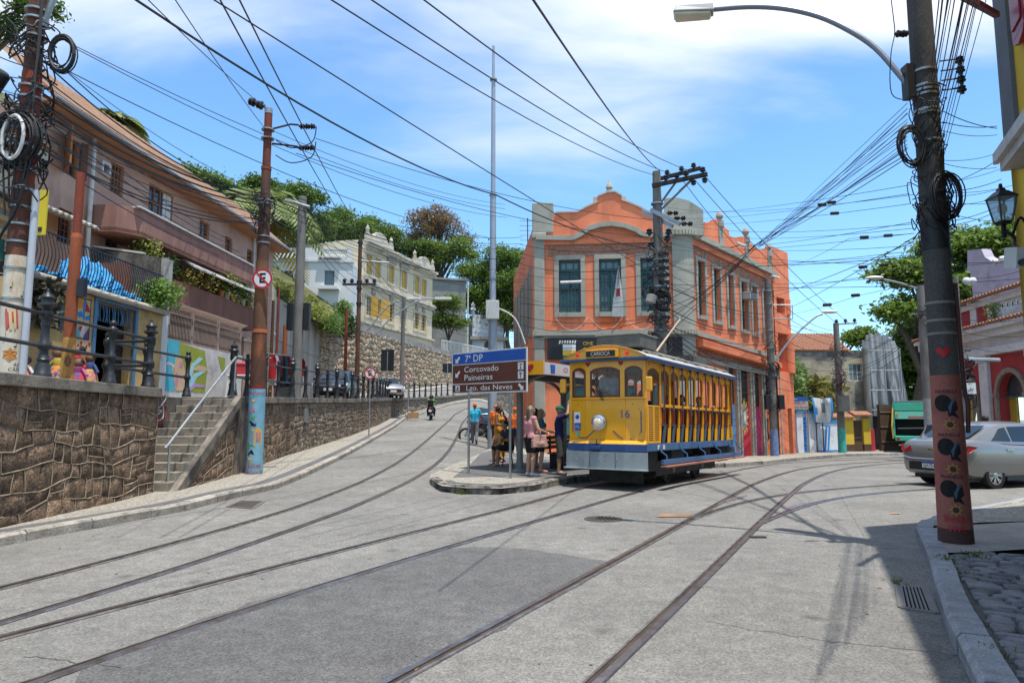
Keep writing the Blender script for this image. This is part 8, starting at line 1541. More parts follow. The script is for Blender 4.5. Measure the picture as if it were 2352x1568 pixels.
tangle(bp,BX,BY,bz(480),bz(240),.15,28,rr,.007);tangle(bp,BX,BY,bz(500),bz(430),.165,26,rr,.007);coil(bp,(BX-.30,BY-.12,bz(345)),.14,14,rr,1.65,r=.007);coil(bp,(BX+.02,BY-.22,bz(460)),.18,12,rr,1.5,r=.008)
for k in range(4):mb=MB();mb.tube([(BX+.15,BY-.1,bz(150+k*22)),(BX+.40,BY-.12,bz(146+k*22)),(BX+.40,BY-.12,bz(160+k*22))],.012,5);insul(mb,(BX+.38,BY-.12,bz(160+k*22)),(0,0,1),.7);mb.build('cable_bracket',M_LBLK,bp)
mb=MB();c=P(2055,78,7.9);insul(mb,c,(1,0,0),.6);insul(mb,c+Vector((.07,0,0)),(1,0,0),.6);mb.tube(smooth3([P(2047,0,7.8),P(2052,40,7.8),c,P(2046,130,7.9),P(2048,215,8),P(2085,230,8.1)],5),.006,5);mb.build('hanging_lead',M_BLKC,bp)
# overhead wires, each span its own object
def wire(a,b,sag,r,label,group,n=14,m=None):
 a,b=Vector(a),Vector(b);pts=[a.lerp(b,t)+Vector((0,0,-4*sag*t*(1-t)))for t in lin(0,1,n+1)]
 return tag(MB().tube(pts,r*.76,4,cap=False).build('overhead_wire',m or M_BLKC,None),label,'wire',group)
Q=P
def span(lst,label,group):
 for a,b,sag,r in lst:wire(Q(*a),Q(*b),sag,r,label,group)
rw=random.Random(6)
span([((1198,-40,5.5),(1515,392,24.2),.2,.016)],'taut black wire running from overhead down to the top of the concrete power pole',None)
span([((745,-10,8),(1502,402,24.2),.3,.014),((838,-10,8),(1560,405,23.9),.3,.014),((960,-10,8),(1592,395,23.8),.3,.014)],'black wire slanting across the sky to the concrete power pole crossarm','wires slanting to the power pole crossarm')
wire(Q(300,-8,8.5),Q(1140,448,19),.35,.024,'thick twisted black cable crossing the sky from top left',None);wire(Q(1140,448,19),Q(1512,575,24.2),.25,.024,'thick twisted black cable ending at the concrete power pole',None)
span([((500,-10,8),(818,545,35.8),.2,.016),((545,-10,8),(838,548,35.8),.2,.016)],'steep thin wire from overhead to the tall rusty pole by the mansion','wire pair to the mansion pole')
span([((330,-10,8),(600,240,16.4),.05,.010),((396,-10,8),(612,300,16.4),.05,.010)],'steep thin wire from overhead to the rusty tram pole top','wire pair to the tram pole top')
for k in range(16):y0=120+k*16+rw.uniform(-6,6);y1=440+k*5+rw.uniform(-10,10);wire(Q(100+rw.uniform(-10,20),y0,11.1),Q(608,y1,16.4),rw.uniform(.1,.55),rw.choice((.008,.010,.014,.018)),'black cable in the bundle strung from the rusty cable pole to the tram pole','cable bundle between the two rusty poles')
for k in range(7):wire(Q(-30,40+k*38+rw.uniform(-10,10),10.2),Q(95,100+k*30+rw.uniform(-15,15),11.1),.05,rw.choice((.008,.012)),'black cable coming in from beyond the frame to the rusty cable pole','cables reaching the rusty cable pole from outside')
for k in range(5):wire(Q(110,250+k*30,11.1),Q(560+8*k,560+k*12,28.5),.35,.014,'sagging cable from the rusty cable pole to the far end of the pink building','cables sagging along the pink building')
span([((150,95,11.2),(1160,480,24),.5,.010),((170,110,11.2),(1165,500,24),.55,.010),((130,150,11.2),(1120,545,24),.45,.012)],'long thin wire passing from the rusty cable pole across the sky to the mast','long thin wires toward the mast')
span([((725,318,16.5),(1505,505,24.2),.35,.012),((680,352,16.5),(1505,545,24.2),.4,.012),((625,300,16.5),(1160,470,27.9),.3,.010)],'wire from the tram pole insulators to the concrete power pole','wires between tram pole and power pole')
for k in range(7):wire(Q(615,445+k*9,16.5),Q(690+rw.uniform(-4,4),470+k*10,24.4),.15,.013,'cable from the rusty tram pole to the concrete pole with signal heads','cables from tram pole to signal pole')
for k in range(7):wire(Q(697,462+k*12,24.5),Q(824,560+k*20,35.9),.3,.014,'cable from the signal pole to the tall rusty pole by the mansion','cables from signal pole to mansion pole')
for k in range(7):wire(Q(826,560+k*22,36),Q(928,688+k*7,44.9),.3,.016,'cable crossing the mansion front between the slim poles','cables across the mansion front')
for k in range(6):wire(Q(700,470+k*14,24.5),Q(1200,560+k*22,30),.45,.014,'cable from the signal pole passing the mast to the orange building','cables from signal pole past the mast')
for k in range(6):wire(Q(932,690+k*8,45),Q(1210,720+k*14,42),.3,.014,'cable running on behind the direction sign up the side street','cables behind the direction sign')
for k in range(5):wire(Q(612,430+k*10,16.5),Q(1200+3*k,545+k*24,29.6),.45+.05*k,(.016,.012,.02,.014,.012)[k],'long cable from the rusty tram pole past the mast to the orange front','long cables from tram pole to the orange front')
for k in range(3):wire(Q(70,195+k*22,11.2),Q(612,455+k*8,16.4),.35,.026,'thick black cable between the rusty cable pole and the tram pole','thick cables between the rusty poles')
for k in range(11):wire(Q(1195,560+k*24+rw.uniform(-8,8),29),Q(1510,560+k*22+rw.uniform(-14,14),24.2),rw.uniform(.1,.45),rw.choice((.010,.012,.016)),'cable crossing the orange front to the concrete power pole','cables across the orange front')
for k in range(13):wire(Q(1520,590+k*17+rw.uniform(-8,8),24.2),Q(1768,660+k*15+rw.uniform(-8,8),32.8),rw.uniform(.1,.7),rw.choice((.010,.012,.016,.022)),'cable strung along the orange right face between the two poles','cables along the orange right face')
for k in range(5):wire(Q(1522,740+k*12,24.2),Q(1760,850+k*14,32.8),.5,.022,'thick sagging cable over the tram roof along the orange right face','sagging cables over the tram roof')
span([((1622,408,23.5),(1950,742,38.3),.3,.016),((1600,418,23.6),(1925,745,38.3),.3,.016),((1565,410,23.9),(1780,650,33),.3,.016)],'wire from the power pole crossarm down to the far right poles','wires from crossarm to the far poles')
for k in range(9):wire(Q(1776,680+k*26,33),Q(1924,760+k*18,38.3),rw.uniform(.15,.5),.016,'cable from the blue footed pole to the teal footed pole','cables between the blue and teal footed poles')
for k in range(6):wire(Q(1928,800+k*16,38.5),Q(2118,700+k*14,30),rw.uniform(.3,.8),.016,'cable from the teal footed pole toward the lamp pole by the truck','cables toward the lamp pole by the truck')
kn_=Q(1738,565,21)
for k in range(16):wire(Q(2084,240+k*8+rw.uniform(-4,4),8.1),kn_+Vector((rw.uniform(-.08,.08),0,rw.uniform(-.08,.08))),rw.uniform(-.05,.12),rw.choice((.005,.006,.008)),'thin cable fanning from the dark lamp pole into the tied bundle','fan of cables from the dark lamp pole')
for k in range(6):wire(kn_+Vector((rw.uniform(-.05,.05),0,rw.uniform(-.06,.06))),Q(1530,690+k*16,24.2),rw.uniform(.1,.3),.012,'cable of the tied bundle reaching the concrete power pole','bundle reaching the power pole')
span([((1562,490,23.8),(2090,425,8.2),.1,.006),((1565,502,23.8),(2088,445,8.2),.1,.006),((1568,515,23.8),(2092,468,8.2),.1,.006)],'thin span wire from power pole insulators to the dark lamp pole','span wires to the dark lamp pole')
span([((1530,540,24.2),(2092,565,8.2),.25,.006),((1540,560,24.2),(2350,600,12),.3,.010),((1520,600,24.2),(2100,590,8.2),.15,.010),((1735,690,30),(2098,555,8.2),.1,.008),((1780,720,33),(2100,545,8.2),.1,.008),((1530,652,24.2),(2350,640,20),.2,.014)],'nearly level cable crossing the open sky between the poles','level cables across the street')
span([((1950,548,13),(2092,537,8.2),0,.006),((1960,622,15),(2340,598,16),.05,.010),((1800,615,30),(1950,548,13),.1,.006),((1815,722,33),(1975,678,18),.05,.008),((1975,678,18),(2105,650,8.2),0,.006)],'thin tram span wire with strain insulators','tram span wires with insulators')
for x,y,Y in((1985,545,12),(2040,541,10),(1982,613,15),(2030,609,15.4),(1900,700,24),(1965,678,18.4),(1917,490,15),(1910,465,15),(1888,470,15)):
 mb=MB();mb.tube([Q(x-9,y+.5,Y),Q(x+9,y-.5,Y)],.03*Y/12,6);tag(mb.build('strain_insulator',M_INS),'small dark strain insulator threaded on a tram span wire','insulator','strain insulators on the span wires')
for k in range(14):wire(Q(2140+k*1.5+rw.uniform(-3,3),150+k*18,8.1),Q(2165+k*8+rw.uniform(-8,8),-40,3.6+.1*k),rw.uniform(-.02,.08),rw.choice((.005,.007,.010)),'cable rising steeply from the dark lamp pole over the pavement','cables rising from the dark lamp pole')
for k,(y0,x1,y1)in enumerate(((255,2290,295),(280,2290,290),(300,2290,310),(368,2290,352),(375,2290,385),(425,2295,365),(440,2300,412),(450,2300,432),(470,2292,452),(510,2300,470),(520,2302,480),(540,2305,490))):wire(Q(2165,y0,8.3),Q(x1,y1,8.6),.04,rw.choice((.004,.005,.007)),'short cable from the dark lamp pole to the yellow corner house','short cables to the yellow corner house')
MB_=MB();MB_.bar(Q(2210,-10,6.5),Q(2290,35,7.8),.06,.06);tag(MB_.build('iron_stay',paint('stay_red',(.16,.03,.02),.6)),'red brown iron stay bar reaching the yellow corner house','stay bar')
for k in range(6):wire(Q(2200,640+k*30,23),Q(2352,620+k*38,22),.1,.012,'cable along the red arcade front','cables along the red arcade front')
span([((1040,330,20),(1625,735,19.8),.0,.010)],'x','x')if False else None
wire(Vector((-9.3,-5,6.0)),Vector((5.9,20.3,4.85)),.1,.010,'tram contact wire above the yellow tram',None);wire(Vector((5.9,20.3,4.85)),Vector((20,34,5.0)),.1,.010,'tram contact wire continuing toward the far corner',None)
wire(Q(1240,660,29),Q(1800,688,33),.1,.012,'thin span wire over the tram before the orange building',None)
for k in range(9):wire(Q(1530,480+k*22+rw.uniform(-9,9),24.2),Q(2100,470+k*20+rw.uniform(-25,25),8.2),rw.uniform(.05,.3),.006,'thin cable in the web between the power pole and the dark lamp pole','web of thin cables to the dark lamp pole')
for k in range(6):wire(Q(2165,420+k*22,8.3),Q(2345,380+k*45+rw.uniform(-20,20),8.9+k*.1),.05,.005,'thin cable from the dark lamp pole to the rough corner wall','thin cables to the rough corner wall')
# trees
def leaves(lobes,n,size,rs,flat=.5):
 """lobes: (centre, rx, ry, rz); leaf quads gathered in clumps over the lobes"""
 w=np.array([l[1]*l[3]for l in lobes]);w=w/w.sum();idx=rs.choice(len(lobes),n//14,p=w);vs_=[]
 C=np.array([tuple(l[0])for l in lobes])[idx];Rr=np.array([l[1:4]for l in lobes])[idx]
 d=rs.normal(size=(len(idx),3));d[:,2]=np.abs(d[:,2])*1.0-.35;d/=np.linalg.norm(d,axis=1)[:,None]
 rad=rs.uniform(.55,1.06,len(idx))[:,None];rad*=1+.16*np.sin(d[:,:1]*7+C[:,:1])*np.sin(d[:,1:2]*6+2)
 c=C+d*Rr*rad
 k=14;c=np.repeat(c,k,0);cs=np.repeat(Rr.mean(1)*.17+size*.8,k)[:,None]
 p=c+rs.normal(size=c.shape)*cs*np.array((1,1,.6));m=len(p)
 nrm=rs.normal(size=(m,3));nrm[:,2]=np.abs(nrm[:,2])+flat;nrm/=np.linalg.norm(nrm,axis=1)[:,None]
 t=rs.normal(size=(m,3));t-=nrm*(t*nrm).sum(1)[:,None];t/=np.linalg.norm(t,axis=1)[:,None];b=np.cross(nrm,t);s=size*rs.uniform(.6,1.35,m)[:,None]
 v=np.stack([p-t*s*.5,p+b*s*.26+nrm*s*.06,p+t*s*.5-nrm*s*.10,p-b*s*.26+nrm*s*.06],1).reshape(-1,3);return v,np.arange(len(v)).reshape(-1,4)
def tree(name,label,base,lobes,n,size,m,trunk_r,seed,group=None,limbs=6):
 rs=np.random.RandomState(seed);rr=random.Random(seed);t=thing(name,label,'tree',base,world=True,group=group);base=Vector(base)
 cc=sum((Vector(l[0])for l in lobes),Vector())/len(lobes);mb=MB();fork=base.lerp(cc,.45);fork.x=base.x+(cc.x-base.x)*.3;fork.y=base.y+(cc.y-base.y)*.3
 mb.tube(smooth3([base,base.lerp(fork,.5)+Vector((rr.uniform(-.2,.2),0,0)),fork],4),[trunk_r*(1-.4*i/8)for i in range(9)],9)
 for l in lobes:
  for _ in range(max(1,limbs//len(lobes)+1)):
   e=Vector(l[0])+Vector((rr.uniform(-.6,.6)*l[1],rr.uniform(-.6,.6)*l[2],rr.uniform(-.1,.7)*l[3]));md=fork.lerp(e,.5)+Vector((rr.uniform(-.3,.3),rr.uniform(-.3,.3),.3));pts=smooth3([fork-Vector((0,0,.3)),md,e],4);mb.tube(pts,[trunk_r*.5*(1-.85*i/(len(pts)-1))for i in range(len(pts))],6)
 sub=[]
 for c,rx,ry,rz in lobes:
  sub.append((c,rx*.72,ry*.72,rz*.72))
  for _ in range(6):
   d=Vector((rr.gauss(0,1),rr.gauss(0,1),rr.gauss(.25,.7))).normalized();f_=rr.uniform(.28,.5);sub.append((Vector(c)+Vector((d.x*rx*.72,d.y*ry*.72,d.z*rz*.78)),rx*f_,ry*f_,rz*f_*.9))
 mb.build('trunk',M_BARK,t,True);v,q=leaves(sub,n,size,rs);npmesh('crown',v,q,m,t);return t
def L(x,y,Y,rpx,sx=1.0,sz=.8,sy=1.0):
 c=P(x,y,Y);r=rpx*Y/FPX;return(c,r*sx,r*sy,r*sz)
LG1=leafmat('leaf_a',(.055,.115,.016),(.17,.26,.042));LG2=leafmat('leaf_b',(.042,.092,.016),(.13,.21,.038));LG3=leafmat('leaf_c',(.05,.105,.016),(.18,.24,.042));LBR=leafmat('leaf_brown',(.11,.075,.042),(.26,.18,.08));LTM=leafmat('leaf_almond',(.06,.13,.018),(.22,.30,.052))
H_=lambda x,y,Y,dz:(P(x,y,Y).x,Y,P(x,y,Y).z-dz)
tree('hill_tree','broad green tree rising above the pink roof',H_(460,430,46,9),[L(420,420,46,60),L(480,430,46,55),L(530,455,47,50),L(400,450,46,40)],17100,0.28,LG1,.35,1)
tree('hill_tree','tall dark green tree behind the concrete pole',H_(680,480,56,10),[L(660,470,56,55,1,1),L(700,460,57,45),L(640,500,56,55),L(715,520,57,50),L(680,540,56,55)],17100,0.28,LG2,.35,2)
tree('hill_tree','dark evergreen tree left of the palm',H_(560,480,60,9),[L(560,460,60,55),L(600,440,60,45),L(540,500,60,50),L(590,520,60,60)],13300,0.30,LG2,.3,3)
tree('hill_tree','light green tree behind the mansion roof',H_(800,540,82,12),[L(770,520,82,50),L(830,530,82,50),L(880,545,84,40),L(740,525,80,40)],14250,0.33,LG1,.35,4)
tree('dry_tree','brown half bare tree with rounded crown beyond the mansion',H_(1005,560,96,12),[L(975,530,96,50,1.1,.9),L(1030,530,96,50,1.1,.9),L(1000,505,97,42),L(1060,560,96,38),L(950,560,96,30)],9880,0.33,LBR,.5,5,limbs=26)
tree('hill_tree','green tree under the brown tree beyond the mansion',H_(1020,590,92,8),[L(1000,580,92,45),L(1050,585,92,45),L(960,585,92,30)],11400,0.33,LTM,.35,6)
tree('hill_tree','bushy green tree behind the mast',H_(1130,640,90,9),[L(1090,625,90,50),L(1150,610,90,55),L(1180,640,92,50),L(1120,670,90,50),L(1200,600,92,40)],19000,0.33,LG1,.35,7)
tree('hill_tree','dark green tree above the white gatehouse',H_(1160,700,96,8),[L(1140,700,96,55),L(1190,700,96,50),L(1100,690,97,45)],13300,0.36,LG2,.35,8)
tree('hill_tree','green tree filling the gap beside the orange side wall',H_(1170,650,88,9),[L(1170,655,88,50),L(1200,690,88,45),L(1140,720,88,50),L(1090,690,89,45),L(1185,740,88,45)],15000,.34,LG1,.35,31)
tree('hill_tree','wide green tree between the palm and the mansion roof',H_(760,530,76,11),[L(730,515,76,45),L(770,525,76,50),L(815,540,76,45),L(700,530,76,45)],13000,.3,LG1,.35,32)
tree('hill_tree','green tree on the crest right of the mansion roof',H_(920,560,92,10),[L(900,560,92,40),L(945,575,92,40),L(870,555,92,35)],9000,.34,LG2,.35,33)
tree('young_tree','small leafy tree before the grey concrete house',H_(1030,735,76,4),[L(1030,705,76,35),L(1015,740,76,30),L(1050,745,76,28)],7600,0.26,LG3,.15,9)
tree('hill_tree','low green tree on the slope left of the palm',H_(500,470,40,6),[L(480,470,40,35),L(520,480,40,35)],6650,0.24,LG3,.2,10)
tree('almond_tree','large spreading green tree behind the dark lamp pole',(30,52,-1),[L(2120,640,50,70,1.3,.6),L(2200,580,50,70,1.3,.6),L(2280,560,48,60,1.3,.6),L(2080,720,50,55,1.3,.6),L(2160,740,50,60,1.2,.7),L(2230,660,48,60,1.2,.6),L(2330,540,48,40)],28500,0.41,LTM,.5,11,limbs=20)
tree('almond_tree','dark green tree behind the green truck',(28,55,-1),[L(2100,830,54,70,1.1,1),L(2150,880,54,70,1,1),L(2180,800,54,60),L(2080,910,54,50),L(2240,830,54,60),L(2065,850,54,40),L(2060,960,55,45),L(2120,950,55,55),L(2090,770,54,45)],20900,0.40,LG1,.5,12)
tree('almond_tree','small tree peeping over the plastic sheet',(24,58,-1),[L(1985,775,56,25),L(1960,780,56,18)],3040,0.33,LTM,.2,13)
tree('almond_tree','tree with shaded crown right of the truck behind the red building',(33,50,-1),[L(2260,760,52,60),L(2300,690,52,60),L(2330,760,52,60)],13300,0.40,LG2,.4,14)
tree('street_tree','leafy branches behind the top of the rusty cable pole',(-11.5,13,7.5),[L(60,30,13,40,1,.8),L(120,20,13,30),L(10,70,13,40,1,.8)],2090,0.09,LG2,.07,15)
M_FRD=leafmat('palm_frond',(.09,.16,.03),(.28,.32,.09));M_FRD2=leafmat('palm_yellow',(.16,.15,.03),(.40,.28,.06))
def palm(label,c,R_,nf,trunk_z,seed):
 rr=random.Random(seed);c=Vector(c);t=thing('palm_tree',label,'palm',(c.x,c.y,trunk_z),world=True);MB().tube(smooth3([(c.x+.3,c.y,trunk_z),(c.x+.1,c.y,(trunk_z+c.z)/2),c],5),.16,9).build('trunk',M_BARK,t,True)
 for k in range(nf):
  a=2*PI*k/nf+rr.uniform(-.2,.2);el=rr.uniform(-.35,1.1);Lf=R_*rr.uniform(.8,1.1);pts=[]
  for i in range(11):s=i/10;h=math.sin(el)*s*Lf-.75*Lf*s*s*(1 if el>0 else .55);r_=Lf*s*math.cos(el)*(1-.12*s);pts.append(c+Vector((math.cos(a)*r_,math.sin(a)*r_,h)))
  mb=MB();mb.tube(pts,[.035*(1-.8*i/10)for i in range(11)],4);sd=Vector((-math.sin(a),math.cos(a),0))
  for i in range(1,21):
   s=i/20*10;j=min(9,int(s));p=pts[j].lerp(pts[j+1],s-j);ln_=Lf*.34*math.sin(PI*(.12+.8*i/20));tang=(pts[j+1]-pts[j]).normalized()
   for sg_ in(-1,1):d=(sd*sg_*.8+tang*.45+Vector((0,0,-.45))).normalized()*ln_;w=tang*.085;mb.add([p-w,p+w,p+d*.6+w*.9-Vector((0,0,.02)),p+d,p+d*.6-w*.9-Vector((0,0,.02))],[(0,1,2,3),(0,3,4)]if False else[(0,1,2,3,4)])
  mb.build('frond',M_FRD2 if(el<-.05 and rr.random()<.7)else M_FRD,t)
 return t
palm('tall coconut palm with drooping fronds behind the rusty tram pole',P(606,478,35),4.2,38,7.6,3);palm('small palm crown peeping over the pink roof',P(262,283,26),1.7,14,7.0,5)
for k,(x,y,Y,r,h,m,lb)in enumerate(((760,735,44,1.2,1.5,M_BUSH,'green bush on the slope below the white house'),(800,745,46,1.0,1.6,M_BUSHD,'dark bush at the top of the rubble wall'),(720,715,42,1.1,1.1,M_BUSHY,'yellowish bush at the edge of the concrete wall'),(790,712,50,.8,2.2,M_BUSH,'upright bush against the mansion side'))):
 c=P(x,y,Y);bush('slope_bush',(c.x,c.y,c.z-h*.6),r,h,900,.2,m,lb,'bush',None,70+k)
# vehicles
M_TYRE=mat('tyre',(.018,.018,.018),.8);M_RIM=mat('alloy',(.45,.45,.46),.3,metal=.8,fine=0);M_CGL=glass('car_glass',(.015,.022,.028),.04);M_PLBK=paint('plastic_black',(.014,.014,.015),.5);M_TAIL=paint('tail_red',(.28,.008,.012),.2)
def loft(sections):
 """sections: list of (x, [(y, z) half ring from bottom centre to top centre]) -> closed mirrored body"""
 mb=MB();k=len(sections[0][1]);m=2*k-2;
 for x,ring in sections:
  full=[(y,z)for y,z in ring]+[(-y,z)for y,z in ring[-2:0:-1]]
  for y,z in full:mb.v.append((x,y,z))
 n=len(sections)
 for i in range(n-1):
  for j in range(m):mb.f.append([i*m+j,i*m+(j+1)%m,(i+1)*m+(j+1)%m,(i+1)*m+j]);mb.m.append(0)
 mb.f.append(list(range(m))[::-1]);mb.f.append([(n-1)*m+j for j in range(m)]);mb.m+=[0,0];return mb
def cut(o,cyls):
 """subtract wheel wells"""
 for c,r,w in cyls:
  k=MB().lathe((c[0],c[1]-w/2,c[2]),[(r,0),(r,w)],28,(0,1,0)).build('cutter',M_PLBK);b=o.modifiers.new('b','BOOLEAN');b.operation='DIFFERENCE';b.object=k;b.solver='EXACT'
  COL.objects.unlink(k);me=bake(o,k);o.modifiers.clear();o.data=me;bpy.data.objects.remove(k)
 me=o.data;me.polygons.foreach_set('use_smooth',[True]*len(me.polygons));me.set_sharp_from_angle(angle=.6)
def body_ring(w,zb,zs,zm,zt,crown,tuck=.06):
 return[(0,zb),(w-.16,zb),(w-tuck,zb+.06),(w-.01,zs),(w,zm),(w-.015,zm+.12),(w-.07,zt-.03),(w-.2,zt+crown*.5),(0,zt+crown)]
def wheel(p,c,r,side,spokes=7):
 w=MB().lathe(c,[(r*.62,-.09),(r*.93,-.09),(r,-.06),(r,.05),(r*.95,.085),(r*.68,.09),(r*.64,.06)],28,(0,side,0)).build('tyre',M_TYRE,p,True,sharp=1.0);c=Vector(c)
 mb=MB();mb.lathe(c,[(r*.64,.04),(r*.68,.085),(r*.62,.09),(r*.60,.05)],26,(0,side,0));mb.lathe(c,[(.07,.03),(.07,.085),(.04,.09)],12,(0,side,0))
 for k in range(spokes):
  a=2*PI*k/spokes
  for da in(-.14,.14):mb.bar(c+Vector((.05*math.cos(a),side*.07,.05*math.sin(a))),c+Vector((r*.63*math.cos(a+da),side*.078,r*.63*math.sin(a+da))),.028,.02,(0,1,0))
 mb.build('rim',M_RIM,w,True);MB().lathe(c,[(r*.62,-.03),(r*.62,.02)],20,(0,side,0)).build('brake_disc',M_PLBK,w);return w
def sedan(label,loc,rz,colr,nm,plate=None,hatch=False,lights=True):
 t=thing('parked_car' if not plate else 'car',label,'car',loc,rz);M=mat(nm,colr,.28,var=.04,fine=.02,metal=.55,spec=.5,coat=.5)
 S=[(-2.20,.70,.42,.55,.75,.90,.0),(-2.12,.80,.30,.5,.78,1.02,.03),(-1.9,.85,.24,.45,.80,1.08,.03),(-1.5,.865,.20,.4,.80,1.06,.03),(-.9,.87,.18,.38,.78,1.0,.02),(0,.87,.18,.38,.76,.96,.02),(.8,.87,.18,.38,.75,.95,.02),(1.3,.86,.20,.4,.73,.93,.05),(1.8,.82,.22,.42,.68,.84,.06),(2.1,.74,.25,.42,.62,.74,.05),(2.22,.62,.35,.45,.55,.62,.02)]
 b=loft([(x,body_ring(w,zb,zs,zm,zt,cr))for x,w,zb,zs,zm,zt,cr in S]).build('body',M,t,True,sharp=.5);cut(b,[((-1.33,.8,.31),.36,.5),((-1.33,-.8,.31),.36,.5),((1.3,.8,.31),.36,.5),((1.3,-.8,.31),.36,.5)])
 if hatch:C=[(-2.0,.74,.98,.60,1.10),(-1.75,.78,.99,.62,1.44),(-1.0,.8,.97,.62,1.48),(0,.8,.95,.60,1.46),(.5,.78,.94,.57,1.36),(1.15,.74,.93,.66,.96)]
 else:C=[(-1.78,.68,1.05,.60,1.08),(-1.15,.78,1.0,.60,1.38),(-.6,.8,.97,.60,1.46),(0,.8,.95,.60,1.47),(.45,.79,.94,.57,1.38),(1.2,.74,.93,.66,.97)]
 secs=[(x,[(0,zb),(wb,zb),(wb-.005,zb+.02),(wt+.04,zt-.07),(wt,zt-.02),(wt*.6,zt+.015),(0,zt+.025)])for x,wb,zb,wt,zt in C]
 loft(secs).build('cabin',M,t,True,sharp=.5)
 def cpt(x,v,s,off=.006):
  xs=[c[0]for c in C];wb,zb,wt,zt=(interp(x,xs,[c[k]for c in C])for k in(1,2,3,4));za,zt2=zb+.03,zt-.08;y=wb-.005+(wt+.04-wb+.005)*v;return Vector((x,s*(y+off),za+(zt2-za)*v))
 for s in(-1,1):
  segs_=((-.62 if not hatch else-.7,.0),(.05,.85));extra=((-1.25,-.68),)if not hatch else((-1.6,-.78),)
  for xa,xb in tuple(segs_)+extra:
   mb=MB();n=6;lo=[cpt(xa+(xb-xa)*i/n,.12,s)for i in range(n+1)];hi=[cpt(xa+(xb-xa)*i/n,.97,s)for i in range(n+1)]
   if xa<-1:hi=[cpt(xa+(xb-xa)*(i/n),.12+.85*min(1,(i/n)*1.5+.05),s)for i in range(n+1)]
   if xb>.6:hi=[cpt(xa+(xb-xa)*(i/n)*.72,.97,s)for i in range(n+1)]
   for i in range(n):mb.quad(lo[i],lo[i+1],hi[i+1],hi[i])
   mb.build('side_window',M_CGL,t)
  MB().obox((-.85,s*.873,.86),(.10,0,0),(0,.012,0),(0,0,.016)).build('door_handle',M_CHR,t);MB().obox((.15,s*.873,.84),(.10,0,0),(0,.012,0),(0,0,.016)).build('door_handle',M_CHR,t)
  for x in(-.33,.62):MB().box(x-.004,x+.004,s*.869-.004,s*.869+.004,.32,.93).build('door_seam',M_PLBK,t)
  MB().obox((.75,s*.96,1.0),(.06,0,0),(0,.09,0),(0,0,.06)).build('mirror',M,t,bevel=.02);MB().box(-1.0,.95,s*.845-.02,s*.845+.02,.19,.27).build('sill_trim',M_PLBK,t)
 def scr(a,b,f0,f1,nm_):
  (xa,wa,za,ta,zta),(xb,wb,zb,tb_,ztb)=a,b;mb=MB();p0=Vector((xa,ta*.94,zta));p1=Vector((xb,tb_*.94,ztb));nrm=Vector((-(ztb-zta),0,xb-xa)).normalized();nrm=nrm if nrm.z>0 else-nrm
  q=[p0.lerp(p1,f0),p0.lerp(p1,f1)];mb.quad(*(Vector((w_.x,sg*w_.y,w_.z))+nrm*.028 for w_,sg in((q[0],1),(q[1],1),(q[1],-1),(q[0],-1))));mb.build(nm_,M_CGL,t)
 scr(C[0],C[1],.10 if not hatch else .22,.97,'rear_window');scr(C[-1],C[-2],.06,.95,'windscreen')
 for s in(-1,1):
  mb=MB();mb.prism([(-2.215,s*.48,.80),(-2.215,s*.70,.78),(-2.10,s*.85,.80),(-1.86,s*.876,.93),(-2.08,s*.83,.96),(-2.19,s*.5,.92)],(-.008,s*.012,.0));mb.build('tail_lamp',M_TAIL,t)
  mb=MB();mb.prism([(2.14,s*.45,.58),(2.05,s*.78,.60),(1.8,s*.845,.74),(2.0,s*.72,.74),(2.15,s*.48,.66)],(.02,s*.015,.012));mb.build('headlight',mat('head_lens',(.7,.72,.74),.1,fine=0),t)
  for x in(-1.33,1.3):wheel(t,(x,s*.76,.31),.31,s)
 MB().box(-2.235,-2.12,-.55,.55,.38,.56).build('bumper_insert',M_PLBK,t);MB().box(2.12,2.235,-.5,.5,.40,.56).build('grille',M_PLBK,t);MB().box(-1.9,1.9,-.7,.7,.19,.25).build('floor_pan',M_PLBK,t);MB().obox((2.236,0,.45),(.004,0,0),(0,.2,0),(0,0,.065)).build('number_plate',M_SW,t)
 np_=MB().obox((-2.24,.0,.50),(.005,0,0),(0,.2,0),(0,0,.065)).build('number_plate',M_SW,t)
 MB().obox((-2.247,0,.55),(.002,0,0),(0,.2,0),(0,0,.016)).build('plate_band',M_SB,np_)
 if plate:text('lettering',plate,.10,INK,(-2.246,0,.485),(0,-1,0),(0,0,1),np_,width=.34);MB().prism([(-2.2,-.06,.85),(-2.2,-.02,.85),(-2.2,-.02,.862),(-2.2,.02,.862),(-2.2,.02,.85),(-2.2,.06,.85),(-2.2,.06,.875),(-2.2,.02,.875),(-2.2,.02,.888),(-2.2,-.02,.888),(-2.2,-.02,.875),(-2.2,-.06,.875)],(-.03,0,0)).build('badge',mat('badge_gold',(.6,.45,.12),.3,metal=.8),t);MB().tube([(-2.22,-.78,.70),(-2.245,-.5,.64),(-2.245,.5,.64),(-2.22,.78,.70)],.012,6).build('chrome_strip',M_CHR,t)
 return t
ca=math.atan2(.33,.944)
c0=G(2285,1122);fwd=Vector((math.cos(ca),math.sin(ca),0));rgt=Vector((fwd.y,-fwd.x,0));loc=c0+fwd*1.33-rgt*.80;loc.z=gz(loc.x,loc.y)
sedan('silver grey sedan parked behind the red painted pole',loc,ca,(.26,.26,.255),'car_silver','SJA7E48')
loc=Vector((13.55,19.6,0));loc.z=gz(loc.x,loc.y);sedan('pale grey car parked beside the silver sedan',loc,ca+.1,(.36,.36,.38),'car_pale',hatch=True)
